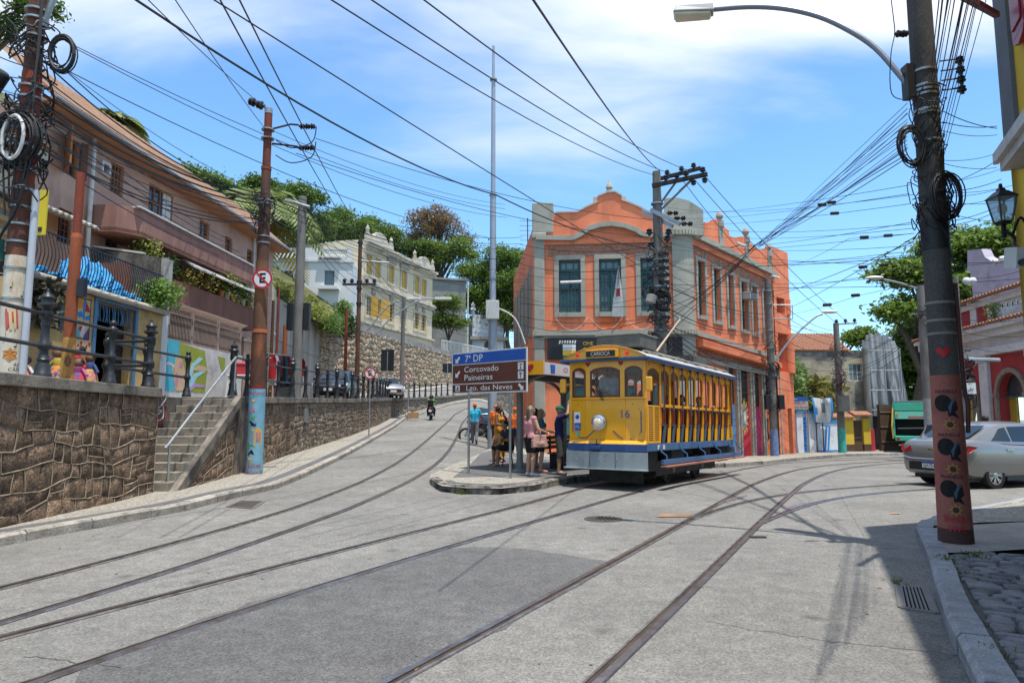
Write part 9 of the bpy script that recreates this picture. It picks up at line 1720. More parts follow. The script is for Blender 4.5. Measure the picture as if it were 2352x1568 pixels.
pc=sedan('light blue police car with a red roof bar behind the silver sedan',(17.6,20.6,gz(17.6,20.6)),ca+.15,(.03,.28,.62),'car_blue',hatch=True);MB().box(-.1,.15,-.55,.55,1.50,1.60).build('light_bar',mat('bar_red',(.5,.02,.02),.2),pc,bevel=.03);MB().box(-.12,.17,-.2,.2,1.49,1.61).build('light_bar_centre',M_PLBK,pc)
up_c=P(757,900,33);sedan('dark car parked nose out behind the iron railing',(up_c.x,34.5,zu(34.5)),-PI/2+.05,(.03,.035,.05),'car_dark');sedan('silver estate car parked behind the iron railing',(P(872,890,44).x,46,zu(46)),-PI/2+.42,(.38,.39,.41),'car_silver2',hatch=True)
bl=P(1118,955,36);sedan('dark blue hatchback standing up the side street beyond the mast',(bl.x,37,gz(bl.x,37)),PI/2+.12,(.03,.06,.10),'car_navy',hatch=True)
# ---- motorcycles
def motorbike(label,loc,rz,name='motorcycle'):
 t=thing(name,label,'motorcycle',loc,rz)
 for x in(-.65,.65):w=MB();ring=[(x+.30*math.cos(a),0,.31+.30*math.sin(a))for a in lin(0,2*PI,21)];w.tube(ring,.055,8,cap=False);wo=w.build('wheel',M_TYRE,t,True);mb=MB();[mb.tube([(x,0,.31),(x+.27*math.cos(a),0,.31+.27*math.sin(a))],.008,4)for a in lin(0,2*PI,9)[:-1]];mb.lathe((x,-.05,.31),[(.06,0),(.06,.1)],10,(0,1,0));mb.build('spokes',M_RIM,wo)
 mb=MB();mb.tube(smooth3([(.65,.09,.31),(.45,.08,.8),(.38,.06,1.0)],4),.025,7);mb.tube(smooth3([(.65,-.09,.31),(.45,-.08,.8),(.38,-.06,1.0)],4),.025,7);mb.build('fork',M_CHR,t,True)
 mb=MB();mb.tube(smooth3([(-.65,.1,.31),(-.2,.1,.42),(.1,.08,.5),(.38,0,.85)],4),.03,6);mb.tube([(-.65,-.1,.31),(-.2,-.1,.42)],.03,6);mb.ball((.0,0,.45),.24,.17,.20);mb.build('engine',M_UND,t,True)
 MB().ball((.14,0,.80),.30,.15,.14,12,8).build('tank',paint('moto_black',(.02,.02,.022),.3),t,True);MB().obox((-.38,0,.80),(.38,0,.05),(0,.13,0),(-.01,0,.06)).build('seat',M_PLBK,t,bevel=.04)
 mb=MB();mb.tube(smooth3([(.30,.36,1.05),(.36,.2,1.05),(.38,0,1.0),(.36,-.2,1.05),(.30,-.36,1.05)],4),.018,7);mb.build('handlebar',M_CHR,t,True);MB().ball((.52,0,.92),.10,.10,.11).build('headlight',M_CHR,t,True);MB().tube([(-.9,-.14,.36),(-.1,-.16,.30)],.05,8).build('exhaust',M_CHR,t,True);MB().box(-.95,-.85,-.05,.05,.72,.80).build('tail_lamp',M_TAIL,t);MB().obox((-.98,0,.58),(.01,0,0),(0,.09,0),(0,0,.07)).build('number_plate',M_SW,t)
 return t
bk=P(990,966,45);BK=Vector((bk.x,45,gz(bk.x,45)));motorbike('motorcycle with rider heading up the side street',BK,PI/2+.05)
pk=G(1098,995);motorbike('parked motorcycle seen from its front beside the mast',(P(1100,985,31).x,31.5,gz(-1.2,31.5)+.02),PI+.35)
# ---- refuse truck
M_GT=paint('truck_green',(.06,.42,.27),.5,var=.12,stain=(.04,.2,.14),sscale=2);gt_=thing('refuse_truck','green refuse truck seen from its open rear hopper','truck',(P(2110,1000,38.5).x,38.5,gz(22,38.5)),PI/3+.02)
def gb_(n,m,*b,parent=gt_,bevel=0):
 return[MB().box(*q).build(n,m,parent,bevel=bevel)for q in b][0]
hp=gb_('hopper_side',M_GT,(0,1.3,1.12,1.22,.9,2.75),(0,1.3,-1.22,-1.12,.9,2.75));gb_('hopper_inside',paint('hopper_dark',(.015,.016,.016),.8),(1.1,1.2,-1.12,1.12,.7,2.6));gb_('hopper_top',M_GT,(.0,1.3,-1.2,1.2,2.45,2.95),bevel=.05);gb_('hopper_panel',paint('truck_mint',(.18,.58,.42),.5),(-.02,.05,-1.1,1.1,2.0,2.42));gb_('hopper_lip',M_GT,(-.35,.4,-1.15,1.15,.78,1.05),bevel=.03);gb_('rear_step',mat('step_rust',(.3,.2,.12),.8),(-.5,-.1,-1.0,1.0,.52,.58));gb_('compactor_body',M_GT,(1.3,5.2,-1.2,1.2,.9,2.9));gb_('roof_rail',M_PIPE,(0,1.3,-1.15,1.15,2.96,3.02));gb_('cab',M_WHITEM,(5.4,7.2,-1.15,1.15,.6,2.6),bevel=.1);gb_('chassis',M_UND,(.4,7,-.5,.5,.5,.9))
for s in(-1,1):
 gb_('marker_lamp',mat('amber',(.6,.2,.02),.3),(-.06,.0,s*1.0-.06,s*1.0+.06,2.15,2.27));gb_('tail_lamp',M_TAIL,(-.38,-.33,s*1.0-.08,s*1.0+.08,.82,.95))
 for x in(1.2,5.8):MB().lathe((x,s*.78,.5),[(.2,-.15),(.5,-.15),(.5,.15),(.3,.16)],22,(0,s,0)).build('wheel',M_TYRE,gt_,True)
gb_('number_plate',M_SW,(-.37,-.355,-.2,.2,.62,.76));MB().tube([(0,1.25,.9),(-.2,1.28,1.6),(0,1.2,2.6)],.035,6).build('grab_rail',M_TY,gt_);MB().tube([(-.05,-1.0,1.5),(-.05,1.0,1.45)],.05,6).build('hopper_bar',M_UND,gt_);gb_('label_strip',mat('strip_red',(.5,.1,.08)),(-.03,-.021,-.45,.45,2.05,2.15))
# people
SKIN=[mat('skin_light',(.50,.29,.20),.55,var=.08,fine=.03),mat('skin_tan',(.36,.19,.115),.55,var=.08,fine=.03),mat('skin_brown',(.17,.085,.05),.55,var=.08,fine=.03)]
def cloth(n,c):return mat('cloth_'+n,c,.85,var=.18,scale=9,fine=.08,bump=.35,bscale=14,bdist=.02)
def remesh(mb,voxel,smooth=4):
 me=bpy.data.meshes.new('b');me.from_pydata(mb.v,[],mb.f);o=bpy.data.objects.new('b',me)
 r=o.modifiers.new('r','REMESH');r.mode='VOXEL';r.voxel_size=voxel;r.use_smooth_shade=True
 s=o.modifiers.new('s','SMOOTH');s.iterations=smooth;s.factor=.5
 out_=bake(o);bpy.data.objects.remove(o);bpy.data.meshes.remove(me);return out_
def rput(name,mb,m,parent,voxel,smooth=4):
 me=remesh(mb,voxel,smooth);me.materials.clear();me.materials.append(m);me.name=name;me.polygons.foreach_set('use_smooth',[True]*len(me.polygons));me.update()
 o=bpy.data.objects.new(name,me);COL.objects.link(o);attach(o,parent);return o
V=Vector
def person(label,loc,rz,h=1.68,skin=0,top=None,bottom=None,shoes=None,hair=None,hairlen=0,pose=None,female=False,sleeve=.45,legs=.55,dress=None,cap=None,voxel=.011,wide=1.0,group=None,topless=False):
 """x right, y forward, z up in the figure's own frame; pose overrides joints"""
 t=thing('person',label,'person',loc,rz,group);s=h/1.70
 J=dict(pelvis=(0,0,.93),chest=(0,0,1.26),neck=(0,0,1.43),head=(0,.02,1.575),ls=(-.175,0,1.385),rs=(.175,0,1.385),le=(-.23,-.03,1.11),re=(.23,-.03,1.11),lw=(-.24,.06,.87),rw=(.24,.06,.87),lh=(-.09,0,.91),rh=(.09,0,.91),lk=(-.10,.02,.50),rk=(.10,.02,.50),la=(-.105,-.02,.085),ra=(.105,-.02,.085),ltoe=(-.12,.15,.03),rtoe=(.12,.15,.03))
 if pose:J.update(pose)
 J={k:V(v)*s for k,v in J.items()};J0=J;hip=1.08 if female else .98;w=wide
 up=(J['chest']-J['pelvis']).normalized();rt=(J['rs']-J['ls']).normalized();fw_=up.cross(rt).normalized()*1.0
 fw_=rt.cross(up)*-1 if(rt.cross(up)).y<0 and False else up.cross(rt)
 B=MB()
 def torso(B,e=0.0,lo=True,hi=True):
  pl=(J['rh']-J['lh']).normalized()
  for sg in(-1,1):
   B.cone(J['pelvis']+pl*sg*.075*s*hip*w,J['pelvis']+up*.12*s+rt*sg*.06*s*w,(.105*hip*w+e)*s,(.092*w+e)*s)
   B.cone(J['pelvis']+up*.12*s+rt*sg*.06*s*w,J['chest']+rt*sg*.075*s,(.092*w+e)*s,(.105*w+e)*s)
   B.cone(J['chest']+rt*sg*.075*s,J['chest']+up*.10*s+rt*sg*.09*s,(.105*w+e)*s,(.07+e)*s)
   if female:B.cone(J['chest']+rt*sg*.07*s+fw_*.08*s-up*.0,J['chest']+rt*sg*.065*s+fw_*.05*s,(.062+e)*s,(.05+e)*s)
 def limb(B,ks,rs_,e=0.0,upto=1.0):
  pts=[J[k]for k in ks];L_=sum((b-a).length for a,b in zip(pts,pts[1:]));acc=0
  for i,(a,b)in enumerate(zip(pts,pts[1:])):
   l=(b-a).length;f=min(1,max(0,(upto*L_-acc)/l));acc+=l
   if f<=0:break
   B.cone(a,a.lerp(b,f),(rs_[i]+e)*s,(rs_[i]+(rs_[i+1]-rs_[i])*f+e)*s)
 torso(B);B.cone(J['neck']-up*.05*s,J['head']-V((0,0,.06))*s,.056*s,.05*s)
 for a,b in(('ls','rs'),):B.cone(J[a],J[b],.06*s,.06*s)
 AR=(.055*w,.043,.030);LR=(.088*w,.058,.040)
 limb(B,('ls','le','lw'),AR);limb(B,('rs','re','rw'),AR);limb(B,('lh','lk','la'),LR);limb(B,('rh','rk','ra'),LR)
 for sd in 'lr':
  k,a=J[sd+'k'],J[sd+'a'];B.cone(k.lerp(a,.22)-fw_*.02*s,k.lerp(a,.45)-fw_*.015*s,.053*s,.046*s);B.cone(a-V((0,0,.02))*s,J[sd+'toe'],.042*s,.034*s);B.cone(a-V((0,0,.045))*s,a-(J[sd+'toe']-a).normalized()*.03*s-V((0,0,.045))*s,.036*s,.034*s)
  wv,ev=J[sd+'w'],J[sd+'e'];d=(wv-ev).normalized();side=d.cross(fw_);side=side.normalized()if side.length>.2 else rt;pn=side.cross(d).normalized();sgn_=-1 if sd=='l' else 1
  B.cone(wv,wv+d*.075*s,.030*s,.036*s);
  for q in range(4):b0=wv+d*.085*s+side*(q-1.5)*.020*s;k1=b0+d*.045*s+pn*.012*s;B.cone(b0,k1,.0105*s,.0100*s,6);B.cone(k1,k1+d*(.022+.008*(1 if q in(1,2)else 0))*s+pn*.022*s,.0100*s,.0085*s,6)
  B.cone(wv+d*.03*s+side*.026*s*-sgn_,wv+d*.065*s+side*.055*s*-sgn_+pn*.015*s,.013*s,.011*s,6);B.cone(wv+d*.065*s+side*.055*s*-sgn_+pn*.015*s,wv+d*.095*s+side*.058*s*-sgn_+pn*.025*s,.011*s,.009*s,6)
 hd=J['head'];B.ball(hd,.073*s,.090*s,.112*s,14,10);B.ball(hd+V((0,.035,-.045))*s,.052*s,.055*s,.062*s,12,8);B.cone(hd+V((0,.088,.008))*s,hd+V((0,.108,-.022))*s,.010*s,.016*s,8);B.cone(hd+V((-.035,.082,.028))*s,hd+V((.035,.082,.028))*s,.010*s,.010*s,6);B.cone(hd+V((-.02,.086,-.058))*s,hd+V((.02,.086,-.058))*s,.009*s,.009*s,6)
 for sg in(-1,1):B.ball(hd+V((sg*.076,-.005,-.005))*s,.012*s,.022*s,.032*s,8,6)
 body=rput('body',B,SKIN[skin],t,voxel)
 for sg in(-1,1):MB().ball(hd+V((sg*.031,.086,.006))*s,.012*s,.008*s,.008*s,8,6).build('eye',mat('eye_white',(.5,.5,.48),.2),body);MB().ball(hd+V((sg*.031,.0925,.006))*s,.0065*s,.004*s,.0065*s,6,4).build('pupil',INK,body)
 MB().ball(hd+V((0,.094,-.057))*s,.022*s,.006*s,.007*s,8,5).build('lips',mat('lips',(.32,.12,.10),.5),body)
 if top is not None:
  C_=MB();torso(C_,.014);C_.cone(J['ls'],J['rs'],.070*s,.070*s)
  if sleeve>0:
   for sd in 'lr':limb(C_,(sd+'s',sd+'e',sd+'w'),AR,.016,sleeve)
  rput('shirt',C_,top,t,voxel*1.1,5)
 if bottom is not None:
  C_=MB();pl=(J['rh']-J['lh']).normalized()
  for sg in(-1,1):C_.cone(J['pelvis']+pl*sg*.07*s*hip*w-up*.02*s,J['pelvis']+pl*sg*.06*s*w+up*.10*s,(.118*hip*w)*s,(.105*w)*s)
  for sd in 'lr':limb(C_,(sd+'h',sd+'k',sd+'a'),(LR[0]+.012,LR[1]+.02,LR[2]+.022),0,legs)
  rput('trousers' if legs>.7 else 'shorts',C_,bottom,t,voxel*1.1,5)
 if dress is not None:
  C_=MB();torso(C_,.016);zb=dress[1]*s;p=J['pelvis'];n=20;prof=[(p.z+.1*s,.14),(p.z-.05*s,.175),(zb+.35*(p.z-zb),.20),(zb,.235)]
  mb=MB();k=28
  for zz_,r_ in prof:
   for j in range(k):a=2*PI*j/k;q=r_*s*w*(1+.05*math.sin(a*7)*(1 if zz_<p.z-.1*s else .3));mb.v.append((p.x+q*math.cos(a),p.y+q*.78*math.sin(a),zz_))
  for i in range(len(prof)-1):
   for j in range(k):mb.f.append([i*k+j,i*k+(j+1)%k,(i+1)*k+(j+1)%k,(i+1)*k+j]);mb.m.append(0)
  o=mb.build('skirt',dress[0],t,True,sharp=1.4);rput('bodice',C_,dress[0],t,voxel*1.1,5)
 if shoes is not None:
  for sd in 'lr':C_=MB();a=J[sd+'a'];C_.cone(a-V((0,0,.035))*s,J[sd+'toe'],.047*s,.040*s);d=(J[sd+'toe']-a).normalized();C_.cone(a-V((0,0,.045))*s-d*.03*s,a-V((0,0,.03))*s,.042*s,.044*s);rput('shoe',C_,shoes,t,voxel*1.1,3)
 if hair is not None:
  C_=MB();C_.ball(hd+V((0,-.022,.022))*s,.086*s,.098*s,.110*s,14,10)
  if hairlen>0:
   for sg in(-1,0,1):C_.cone(hd+V((sg*.055,-.06,.02))*s,hd+V((sg*.06,-.075,-hairlen))*s,.045*s,.035*s)
   for sg in(-1,1):C_.cone(hd+V((sg*.072,.0,.03))*s,hd+V((sg*.075,-.03,-hairlen*.8))*s,.028*s,.026*s)
  rput('hair',C_,hair,t,voxel*1.1,3)
 if cap is not None:
  C_=MB();C_.ball(hd+V((0,-.008,.045))*s,.088*s,.100*s,.085*s,14,10);C_.cone(hd+V((-.04,.09,.04))*s,hd+V((.04,.09,.04))*s,.02*s,.02*s);C_.cone(hd+V((-.03,.13,.03))*s,hd+V((.03,.13,.03))*s,.012*s,.012*s);rput('cap',C_,cap,t,voxel*1.1,2)
 return t
HB=mat('hair_black',(.012,.010,.010),.5,scale=20,c2=(.03,.025,.022),stretch=(3,3,.4));HBL=mat('hair_blond',(.28,.19,.10),.5,scale=16,c2=(.17,.11,.06),stretch=(3,3,.4));HOM=mat('hair_ombre',(.02,.016,.014),.5,scale=3,c2=(.30,.24,.17));BLK=cloth('black',(.014,.014,.016))
def isz(p):return gz(p[0],p[1])+.135
def facing(dx,dy):return math.atan2(-dx,dy)
def at_(x,y,yb,Y=None):q=G(x,yb,.135);return V((q.x,q.y,isz(q)))
p1=at_(1219,0,1093);w1=person('woman in pink top and black shorts carrying a pale pink shoulder bag',p1,facing(.85,.5),1.68,0,cloth('pink',(.52,.24,.26)),BLK,paint('sneaker',(.55,.57,.62),.6),HOM,.34,dict(re=(.26,.06,1.13),rw=(.20,.27,1.06),le=(-.24,.0,1.12),lw=(-.16,.22,1.05)),True,0,.36,wide=1.08,voxel=.0115)
def bag(label,person_loc,rz,c,sz,m,strap_top,m2=None):
 t=thing('handbag',label,'bag',person_loc,rz);c=V(c);mb=MB();n=14
 B=MB();B.hexa([c+V((a*sz[0]*.9,b*sz[1],-sz[2]))for a,b in((-1,-1),(1,-1),(1,1),(-1,1))],[c+V((a*sz[0]*.45,b*sz[1]*.80,sz[2]*.75))for a,b in((-1,-1),(1,-1),(1,1),(-1,1))]);B.ball(c+V((0,0,-sz[2]*.5)),sz[0]*1.05,sz[1]*1.02,sz[2]*.5,14,8);me=rput('body',B,m,t,.014,3)
 MB().tube(smooth3([c+V((-sz[0]*.8,0,sz[2]*.5)),c+V((-sz[0]*.5,0,sz[2]*1.25)),c+V((sz[0]*.5,0,sz[2]*1.25)),c+V((sz[0]*.8,0,sz[2]*.5))],5),.012,6).build('handle',m2 or m,t,True);MB().tube(smooth3([c+V((-sz[0]*.7,0,sz[2]*.6)),(c+V(strap_top))/2+V((.03,0,0)),V(strap_top)],6),.014,6).build('strap',m2 or m,t,True);MB().box(c.x-sz[0]*.5,c.x+sz[0]*.5,c.y-sz[1]-.01,c.y-sz[1]*.6,c.z-sz[2]*.6,c.z+sz[2]*.1).build('pocket',m2 or m,t,bevel=.02);return t
bag('pale pink leather shoulder bag with wide strap hanging from the woman in pink',p1,facing(.85,.5),(.30,.06,.86),(.07,.21,.17),cloth('leather_pink',(.46,.27,.23)),(.16,.0,1.44),cloth('leather_pink2',(.40,.22,.19)))
p2=at_(1243,0,1085);person('woman in teal top and black shorts looking at her phone',p2,facing(.95,.0),1.62,0,cloth('teal',(.025,.10,.13)),BLK,cloth('sandal',(.42,.20,.16)),HBL,.16,dict(re=(.24,.08,1.1),rw=(.10,.32,1.08),le=(-.24,.08,1.1),lw=(-.06,.34,1.08)),True,.30,.36,wide=1.12,voxel=.0115)
q2=p2+V((.34*math.cos(0)+.02,-.05,1.02));tag(MB().obox(p2+V((.36,-.0,1.04)),(.035,0,.05),(0,.04,0),(-.004,0,.003)).build('phone',M_PLBK),'dark phone held by the woman in teal','phone')
p3=at_(1285,0,1090);person('man in dark blue shirt and grey shorts raising a camera',p3,facing(.9,-.1),1.72,1,cloth('navy',(.022,.022,.085)),cloth('greyshort',(.085,.088,.08)),paint('shoe_dark',(.05,.055,.06),.6),None,0,dict(re=(.22,.22,1.48),rw=(.08,.24,1.70),le=(-.22,.2,1.45),lw=(-.06,.26,1.68)),False,.33,.56,cap=cloth('capgreen',(.03,.16,.11)),voxel=.0115)
tag(MB().obox(p3+V((.26,-.03,1.72)),(.03,0,0),(0,.06,0),(0,0,.045)).build('photo_camera',M_PLBK,bevel=.01),'black camera raised by the man in dark blue shirt','camera')
p4=at_(1232,0,1076);p4.y+=.5;person('dark haired woman half hidden behind the woman in pink',p4,facing(.9,.2),1.66,1,cloth('plum',(.06,.03,.05)),BLK,cloth('sandal',()),HB,.2,None,True,.4,.5,voxel=.013)
p5=at_(1146,0,1060);person('woman in long mustard dress with a hand on her hip',p5,facing(.7,-.3),1.70,2,None,None,cloth('sandal',()),HB,.06,dict(le=(-.34,-.06,1.16),lw=(-.17,.02,1.02),re=(.24,.04,1.12),rw=(.20,.26,1.10)),True,0,.5,(cloth('mustard',(.50,.21,.018)),.16),voxel=.0125);bag('white and brown shoulder bag of the woman in mustard',p5,facing(.7,-.3),(-.24,.05,.86),(.13,.07,.11),cloth('bagwhite',(.38,.35,.29)),(.12,.02,1.42),cloth('bagbrown',(.12,.06,.045)))
sit=dict(pelvis=(0,-.05,.52),chest=(0,.02,.84),neck=(0,.06,1.01),head=(0,.10,1.15),ls=(-.175,.03,.96),rs=(.175,.03,.96),le=(-.24,.12,.72),re=(.25,.10,.72),lw=(-.08,.32,.72),rw=(.06,.34,.66),lh=(-.09,-.04,.50),rh=(.09,-.04,.50),lk=(-.13,.38,.52),rk=(.13,.38,.50),la=(-.14,.40,.09),ra=(.14,.36,.09),ltoe=(-.15,.56,.03),rtoe=(.15,.52,.03))
p6=at_(1166,0,1070);person('seated musician in dark clothes playing a guitar on a low stool',p6,facing(-.85,-.5),1.72,1,cloth('charcoal',(.035,.035,.04)),cloth('darkshort',(.02,.022,.03)),None,HB,0,sit,False,.3,.5,voxel=.012)
gtr=thing('guitar','acoustic guitar held across the lap of the seated musician','guitar',p6,facing(-.8,-.5));M_GW=paint('guitar_wood',(.42,.24,.09),.35);mb=MB();mb.lathe((.14,.28,.70),[(.18,-.05),(.19,0),(.18,.05)],20,(0,1,.25));mb.lathe((-.06,.30,.72),[(.135,-.045),(.14,0),(.135,.045)],18,(0,1,.25));mb.build('body',M_GW,gtr,True);MB().tube([(-.15,.32,.74),(-.66,.36,.82)],.022,6).build('neck',M_TW,gtr);MB().lathe((.02,.335,.72),[(.045,0),(.045,.004)],14,(0,1,.25)).build('sound_hole',INK,gtr);MB().box(-.76,-.64,.34,.38,.80,.86).build('head_stock',M_TW,gtr)
stl=thing('low_stool','low yellow stool under the seated musician','stool',p6,0);MB().lathe((0,0,0),[(.17,.40),(.18,.42),(.17,.44)],16).build('seat',M_TY,stl,True);[MB().tube([(.1*a,.1*b,.4),(.15*a,.15*b,0)],.015,6).build('leg',M_LBLK,stl)for a in(-1,1)for b in(-1,1)]
walk=dict(lk=(-.10,.14,.52),la=(-.10,.10,.10),ltoe=(-.11,.26,.06),rk=(.10,-.02,.50),ra=(.10,-.22,.14),rtoe=(.11,-.10,.03),le=(-.25,-.10,1.12),lw=(-.26,.02,.90),re=(.26,.08,1.14),rw=(.28,.26,1.08))
q=P(1090,1020,29.6);person('man in bright blue work shirt and orange cap walking up the street',(q.x,29.6,gz(q.x,29.6)),facing(.1,1),1.74,2,cloth('workblue',(.03,.36,.52)),cloth('greytrousers',(.16,.15,.16)),M_LBLK,None,0,walk,False,.38,.97,cap=cloth('caporange',(.60,.12,.01)),voxel=.013)
for k,(x,Y,dz,lb,fc)in enumerate(((1183,25.5,.0,'man in orange vest and orange cap beyond the sign post',(.2,1)),(1139,27,0,'man in orange cap hidden behind the mast',(.3,1)))):
 q=P(x,1030,Y);person(lb,(q.x,Y,isz((q.x,Y))),facing(*fc),1.70,1,cloth('orangevest',(.62,.12,.015)),cloth('darktrouser',(.03,.03,.05)),M_LBLK,None,0,None,False,.4,.97,cap=cloth('caporange',()),voxel=.015)
ride=dict(pelvis=(0,-.30,.86),chest=(0,-.14,1.16),neck=(0,-.08,1.32),head=(0,-.03,1.47),ls=(-.19,-.08,1.27),rs=(.19,-.08,1.27),le=(-.33,.10,1.08),re=(.33,.10,1.08),lw=(-.33,.34,1.05),rw=(.33,.34,1.05),lh=(-.10,-.28,.84),rh=(.10,-.28,.84),lk=(-.22,.06,.66),rk=(.22,.06,.66),la=(-.20,-.05,.28),ra=(.20,-.05,.28),ltoe=(-.20,.10,.24),rtoe=(.20,.10,.24))
rdr=person('motorcycle rider in green and yellow jacket with black helmet and backpack',BK,.05,1.72,1,cloth('riderjacket',(.10,.30,.10)),BLK,M_LBLK,None,0,ride,False,.97,.97,voxel=.014);MB().ball((0,-.03,1.49),.14,.16,.16,16,10).build('helmet',M_PLBK,rdr,True);MB().box(-.20,.20,-.34,-.16,1.20,1.30).build('jacket_band',cloth('hivis',(.55,.62,.03)),rdr,bevel=.03)
MBp=MB().obox(BK+V((0,-.36,1.08)),(.18,0,0),(0,.10,0),(0,0,.22)).build('backpack',BLK,bevel=.06);tag(MBp,'black backpack on the motorcycle rider','backpack')
def tw(u,v,z):p=TF+TD*(u*.925)+TN*(v*.925);return V((p.x,p.y,gz(TF.x,TF.y)+.125+(z-.016*u)*.925))
TR=facing(-TD.x,-TD.y)
person('tram driver in white shirt standing behind the windscreen',tw(.62,.12,.95),TR+.5,1.74,1,cloth('whiteshirt',(.55,.56,.57)),cloth('darktrouser',()),M_LBLK,HB,0,dict(re=(.26,.12,1.14),rw=(.10,.30,1.10),le=(-.24,.1,1.12),lw=(-.12,.28,1.02)),False,.5,.97,voxel=.013)
sit2={k:(v[0],v[1],v[2]-.06)for k,v in sit.items()if k not in('la','ra','ltoe','rtoe')};sit2.update(la=(-.14,.40,.09),ra=(.14,.36,.09),ltoe=(-.15,.56,.03),rtoe=(.15,.52,.03),lw=(-.1,.3,.6),rw=(.1,.3,.6))
for k,(i,v,sk,tp,hr,lb)in enumerate(((0,-.45,1,(.03,.03,.035),HB,'dark haired passenger in black on the first tram bench'),(0,.4,1,(.06,.06,.07),HB,'passenger in grey on the far side of the first tram bench'),(2,.35,2,(.04,.04,.05),HB,'passenger in dark top on the third tram bench'),(4,-.55,1,(.55,.55,.62),HB,'passenger in white shirt leaning at the open side of the fifth tram bench'),(5,.1,0,(.1,.1,.16),HBL,'passenger with light hair in the middle of the sixth tram bench'),(6,-.62,0,(.50,.38,.42),HB,'passenger in pale pink shirt with an arm on the rail'),(7,.3,2,(.05,.05,.06),HB,'dark dressed passenger near the tram rear'),(3,.6,1,(.3,.05,.05),HB,'passenger in red top on the far side of the fourth bench'))):
 x=PX[i]+.36;person(lb,tw(x,v,.95),TR,1.68,sk,cloth('p%d'%k,tp),cloth('jeans',(.04,.06,.11)),M_LBLK,hr,.05 if k%3==0 else 0,sit2 if k!=5 else dict(sit2,le=(-.30,.05,.86),lw=(-.42,.20,.90)),k in(0,5),.5,.97,voxel=.018,wide=.95)
q=P(2272,1000,17.5);person('person in orange vest standing behind the silver sedan',(q.x,17.6,gz(q.x,17.6)),facing(.2,1),1.66,2,cloth('orangevest',()),cloth('darktrouser',()),M_LBLK,HB,0,None,False,.4,.97,voxel=.015)
q=P(582,880,19.5);person('person in turquoise shirt on the upper street behind the tram pole',(q.x-.1,20.0,zu(20)),facing(1,.2),1.5,1,cloth('turq',(.05,.36,.34)),cloth('jeans',()),M_LBLK,HB,0,None,False,.4,.97,voxel=.015)
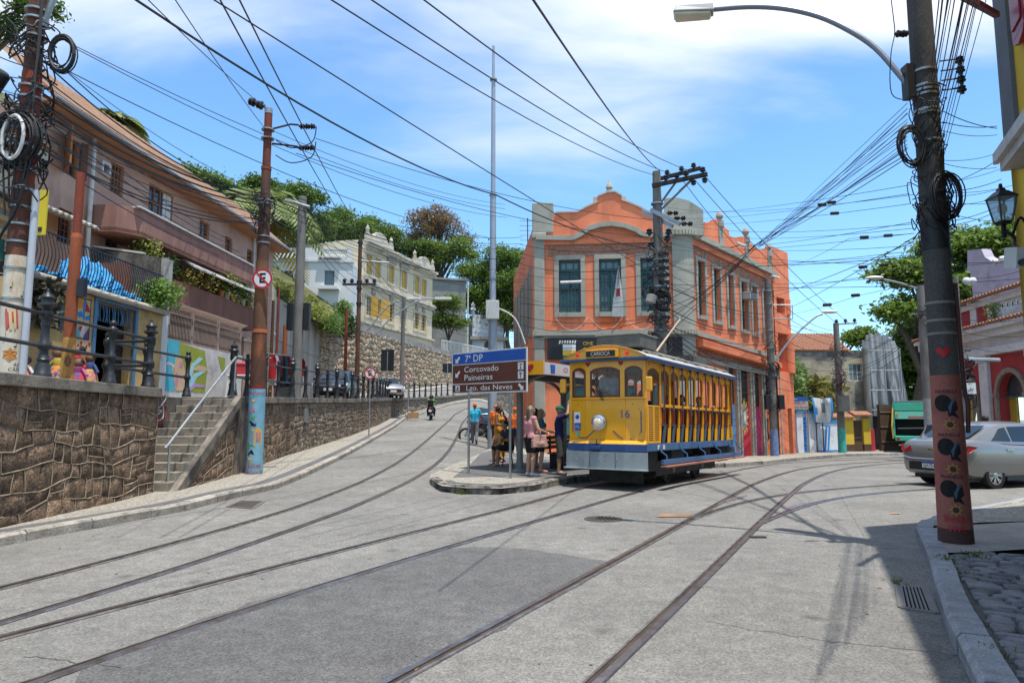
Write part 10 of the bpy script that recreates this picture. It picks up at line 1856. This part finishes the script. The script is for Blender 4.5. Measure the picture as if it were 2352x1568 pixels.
# ---- goods and small things on the upper street
def clutter():
 rr=random.Random(40)
 rk=thing('clothes_rack','clothes rack hung with red white and dark garments behind the railing','clothes rack',(-8.4,25.2,zu(25)),1.2);mb=MB();[mb.tube([(x,0,0),(x,0,1.65)],.02,6)for x in(-.9,.9)];mb.tube([(-.9,0,1.65),(.9,0,1.65)],.02,6);mb.build('frame',M_PIPE,rk)
 for i in range(13):
  x=-.82+i*.135;hh=rr.uniform(.6,1.15);mb=MB();n=5
  for j in range(6):
   for a in range(n):mb.v.append((x+.04*math.sin(a*1.7+j*.5+i),-.28+.56*a/(n-1)*(1 if j>0 else .75)+(.07 if j==0 else 0),1.6-hh*j/5))
  mb.f=[[j*n+a,j*n+a+1,(j+1)*n+a+1,(j+1)*n+a]for j in range(5)for a in range(n-1)];mb.m=[0]*len(mb.f);mb.build('garment',cloth('g%d'%(i%6),((.42,.02,.03),(.5,.48,.46),(.03,.04,.10),(.45,.06,.08),(.05,.05,.05),(.1,.25,.3))[i%6]),rk,True)
 ch=thing('plastic_table','white plastic table with small goods behind the railing','table',(-8.0,20.4,zu(20)),.2);MB().box(-.42,.42,-.42,.42,.70,.74).build('top',M_WHITEM,ch,bevel=.02)
 for a in(-1,1):
  for b in(-1,1):MB().tube([(a*.36,b*.36,.7),(a*.42,b*.42,0)],.03,6).build('leg',M_WHITEM,ch)
 um=thing('red_cool_box','red box with lid on the goods table behind the tram pole','box',(-8.15,20.5,zu(20)+.742),.3);MB().box(-.28,.24,-.2,.2,0,.30).build('case',paint('coolred',(.40,.02,.03),.5),um,bevel=.03);MB().box(-.30,.26,-.22,.22,.302,.40).build('lid',paint('coolred2',(.5,.05,.06),.5),um,bevel=.04)
 for i in range(10):tag(MB().lathe((-8.3+rr.uniform(-.0,.7),20.2+rr.uniform(-.2,.5),zu(20)+.742),[(.03,0),(.045,.05),(.03,.12),(.02,.16)],8).build('souvenir',mat('souv%d'%(i%4),((.05,.05,.05),(.3,.2,.1),(.25,.25,.25),(.4,.1,.05))[i%4],.5)),'small souvenir figure on the white plastic table','souvenir','souvenirs on the plastic table')
 cols=((.28,.06,.30),(.45,.35,.05),(.5,.03,.03),(.5,.48,.46),(.05,.08,.2),(.1,.35,.3),(.55,.2,.05),(.45,.1,.25));nms=('purple','mustard','scarlet','white','navy','turquoise','orange','rose')
 for i,(x,y,hh)in enumerate(((-8.2,12.25,.75),(-8.0,12.0,.7),(-7.9,12.35,.8),(-8.3,11.6,.5),(-7.75,12.5,.65),(-8.35,12.6,.7),(-8.1,12.75,.85),(-7.7,12.1,.5))):
  d=thing('cloth_doll',nms[i]+' cloth doll with patchwork skirt before the gift shop','doll',(x,y,zu(12)));k=16;mb=MB()
  mb.lathe((0,0,0),[(.17,0),(.18,.06),(.13,hh*.45),(.07,hh*.6)],k);mb.build('skirt',mat('doll_sk%d'%i,cols[(i+3)%8],.9,scale=14,c2=cols[(i+5)%8],lo=.45,hi=.5),d,True);mb=MB();mb.lathe((0,0,hh*.58),[(.07,0),(.085,.1),(.06,hh*.22)],12);mb.tube([(-.08,0,hh*.72),(-.17,-.02,hh*.5)],.03,6);mb.tube([(.08,0,hh*.72),(.17,-.02,hh*.5)],.03,6);mb.build('bodice',cloth('doll%d'%i,cols[i]),d,True);MB().ball((0,0,hh*.58+hh*.22+.07),.08,.08,.09).build('head',SKIN[2],d,True);MB().ball((0,.02,hh*.8+.09),.09,.085,.085).build('hair',HB,d,True)
 for i,(x,lb,c)in enumerate(((940,'white rubbish bag at the foot of the wall up the side street',(.5,.5,.5)),(950,'brown cardboard box at the foot of the wall up the side street',(.42,.24,.10)))):q=P(x,938,44);mb=MB();q.z=gz(q.x,44)+.14;(mb.ball(q+V((0,0,.2)),.26,.22,.24)if i==0 else mb.obox(q+V((0,0,.2)),(.3,0,0),(0,.22,0),(0,0,.2)));tag(mb.build('rubbish_bag' if i==0 else 'cardboard_box',mat('rub%d'%i,c,.7,bump=.5,bscale=8),smooth=(i==0)),lb,'rubbish' if i==0 else 'box')
 sb=thing('wheelie_bin','dark upright cabinet beside the clothes rack','cabinet',(-8.9,27.0,zu(27)),.1);MB().box(-.35,.35,-.3,.3,0,1.7).build('case',paint('cab_dark',(.045,.05,.05),.6),sb,bevel=.02);MB().box(-.37,.37,-.32,.32,1.702,1.76).build('lid',M_LBLK,sb,bevel=.02)
clutter()
bpy.data.scenes.remove(TMPS)
bpy.context.view_layer.update()
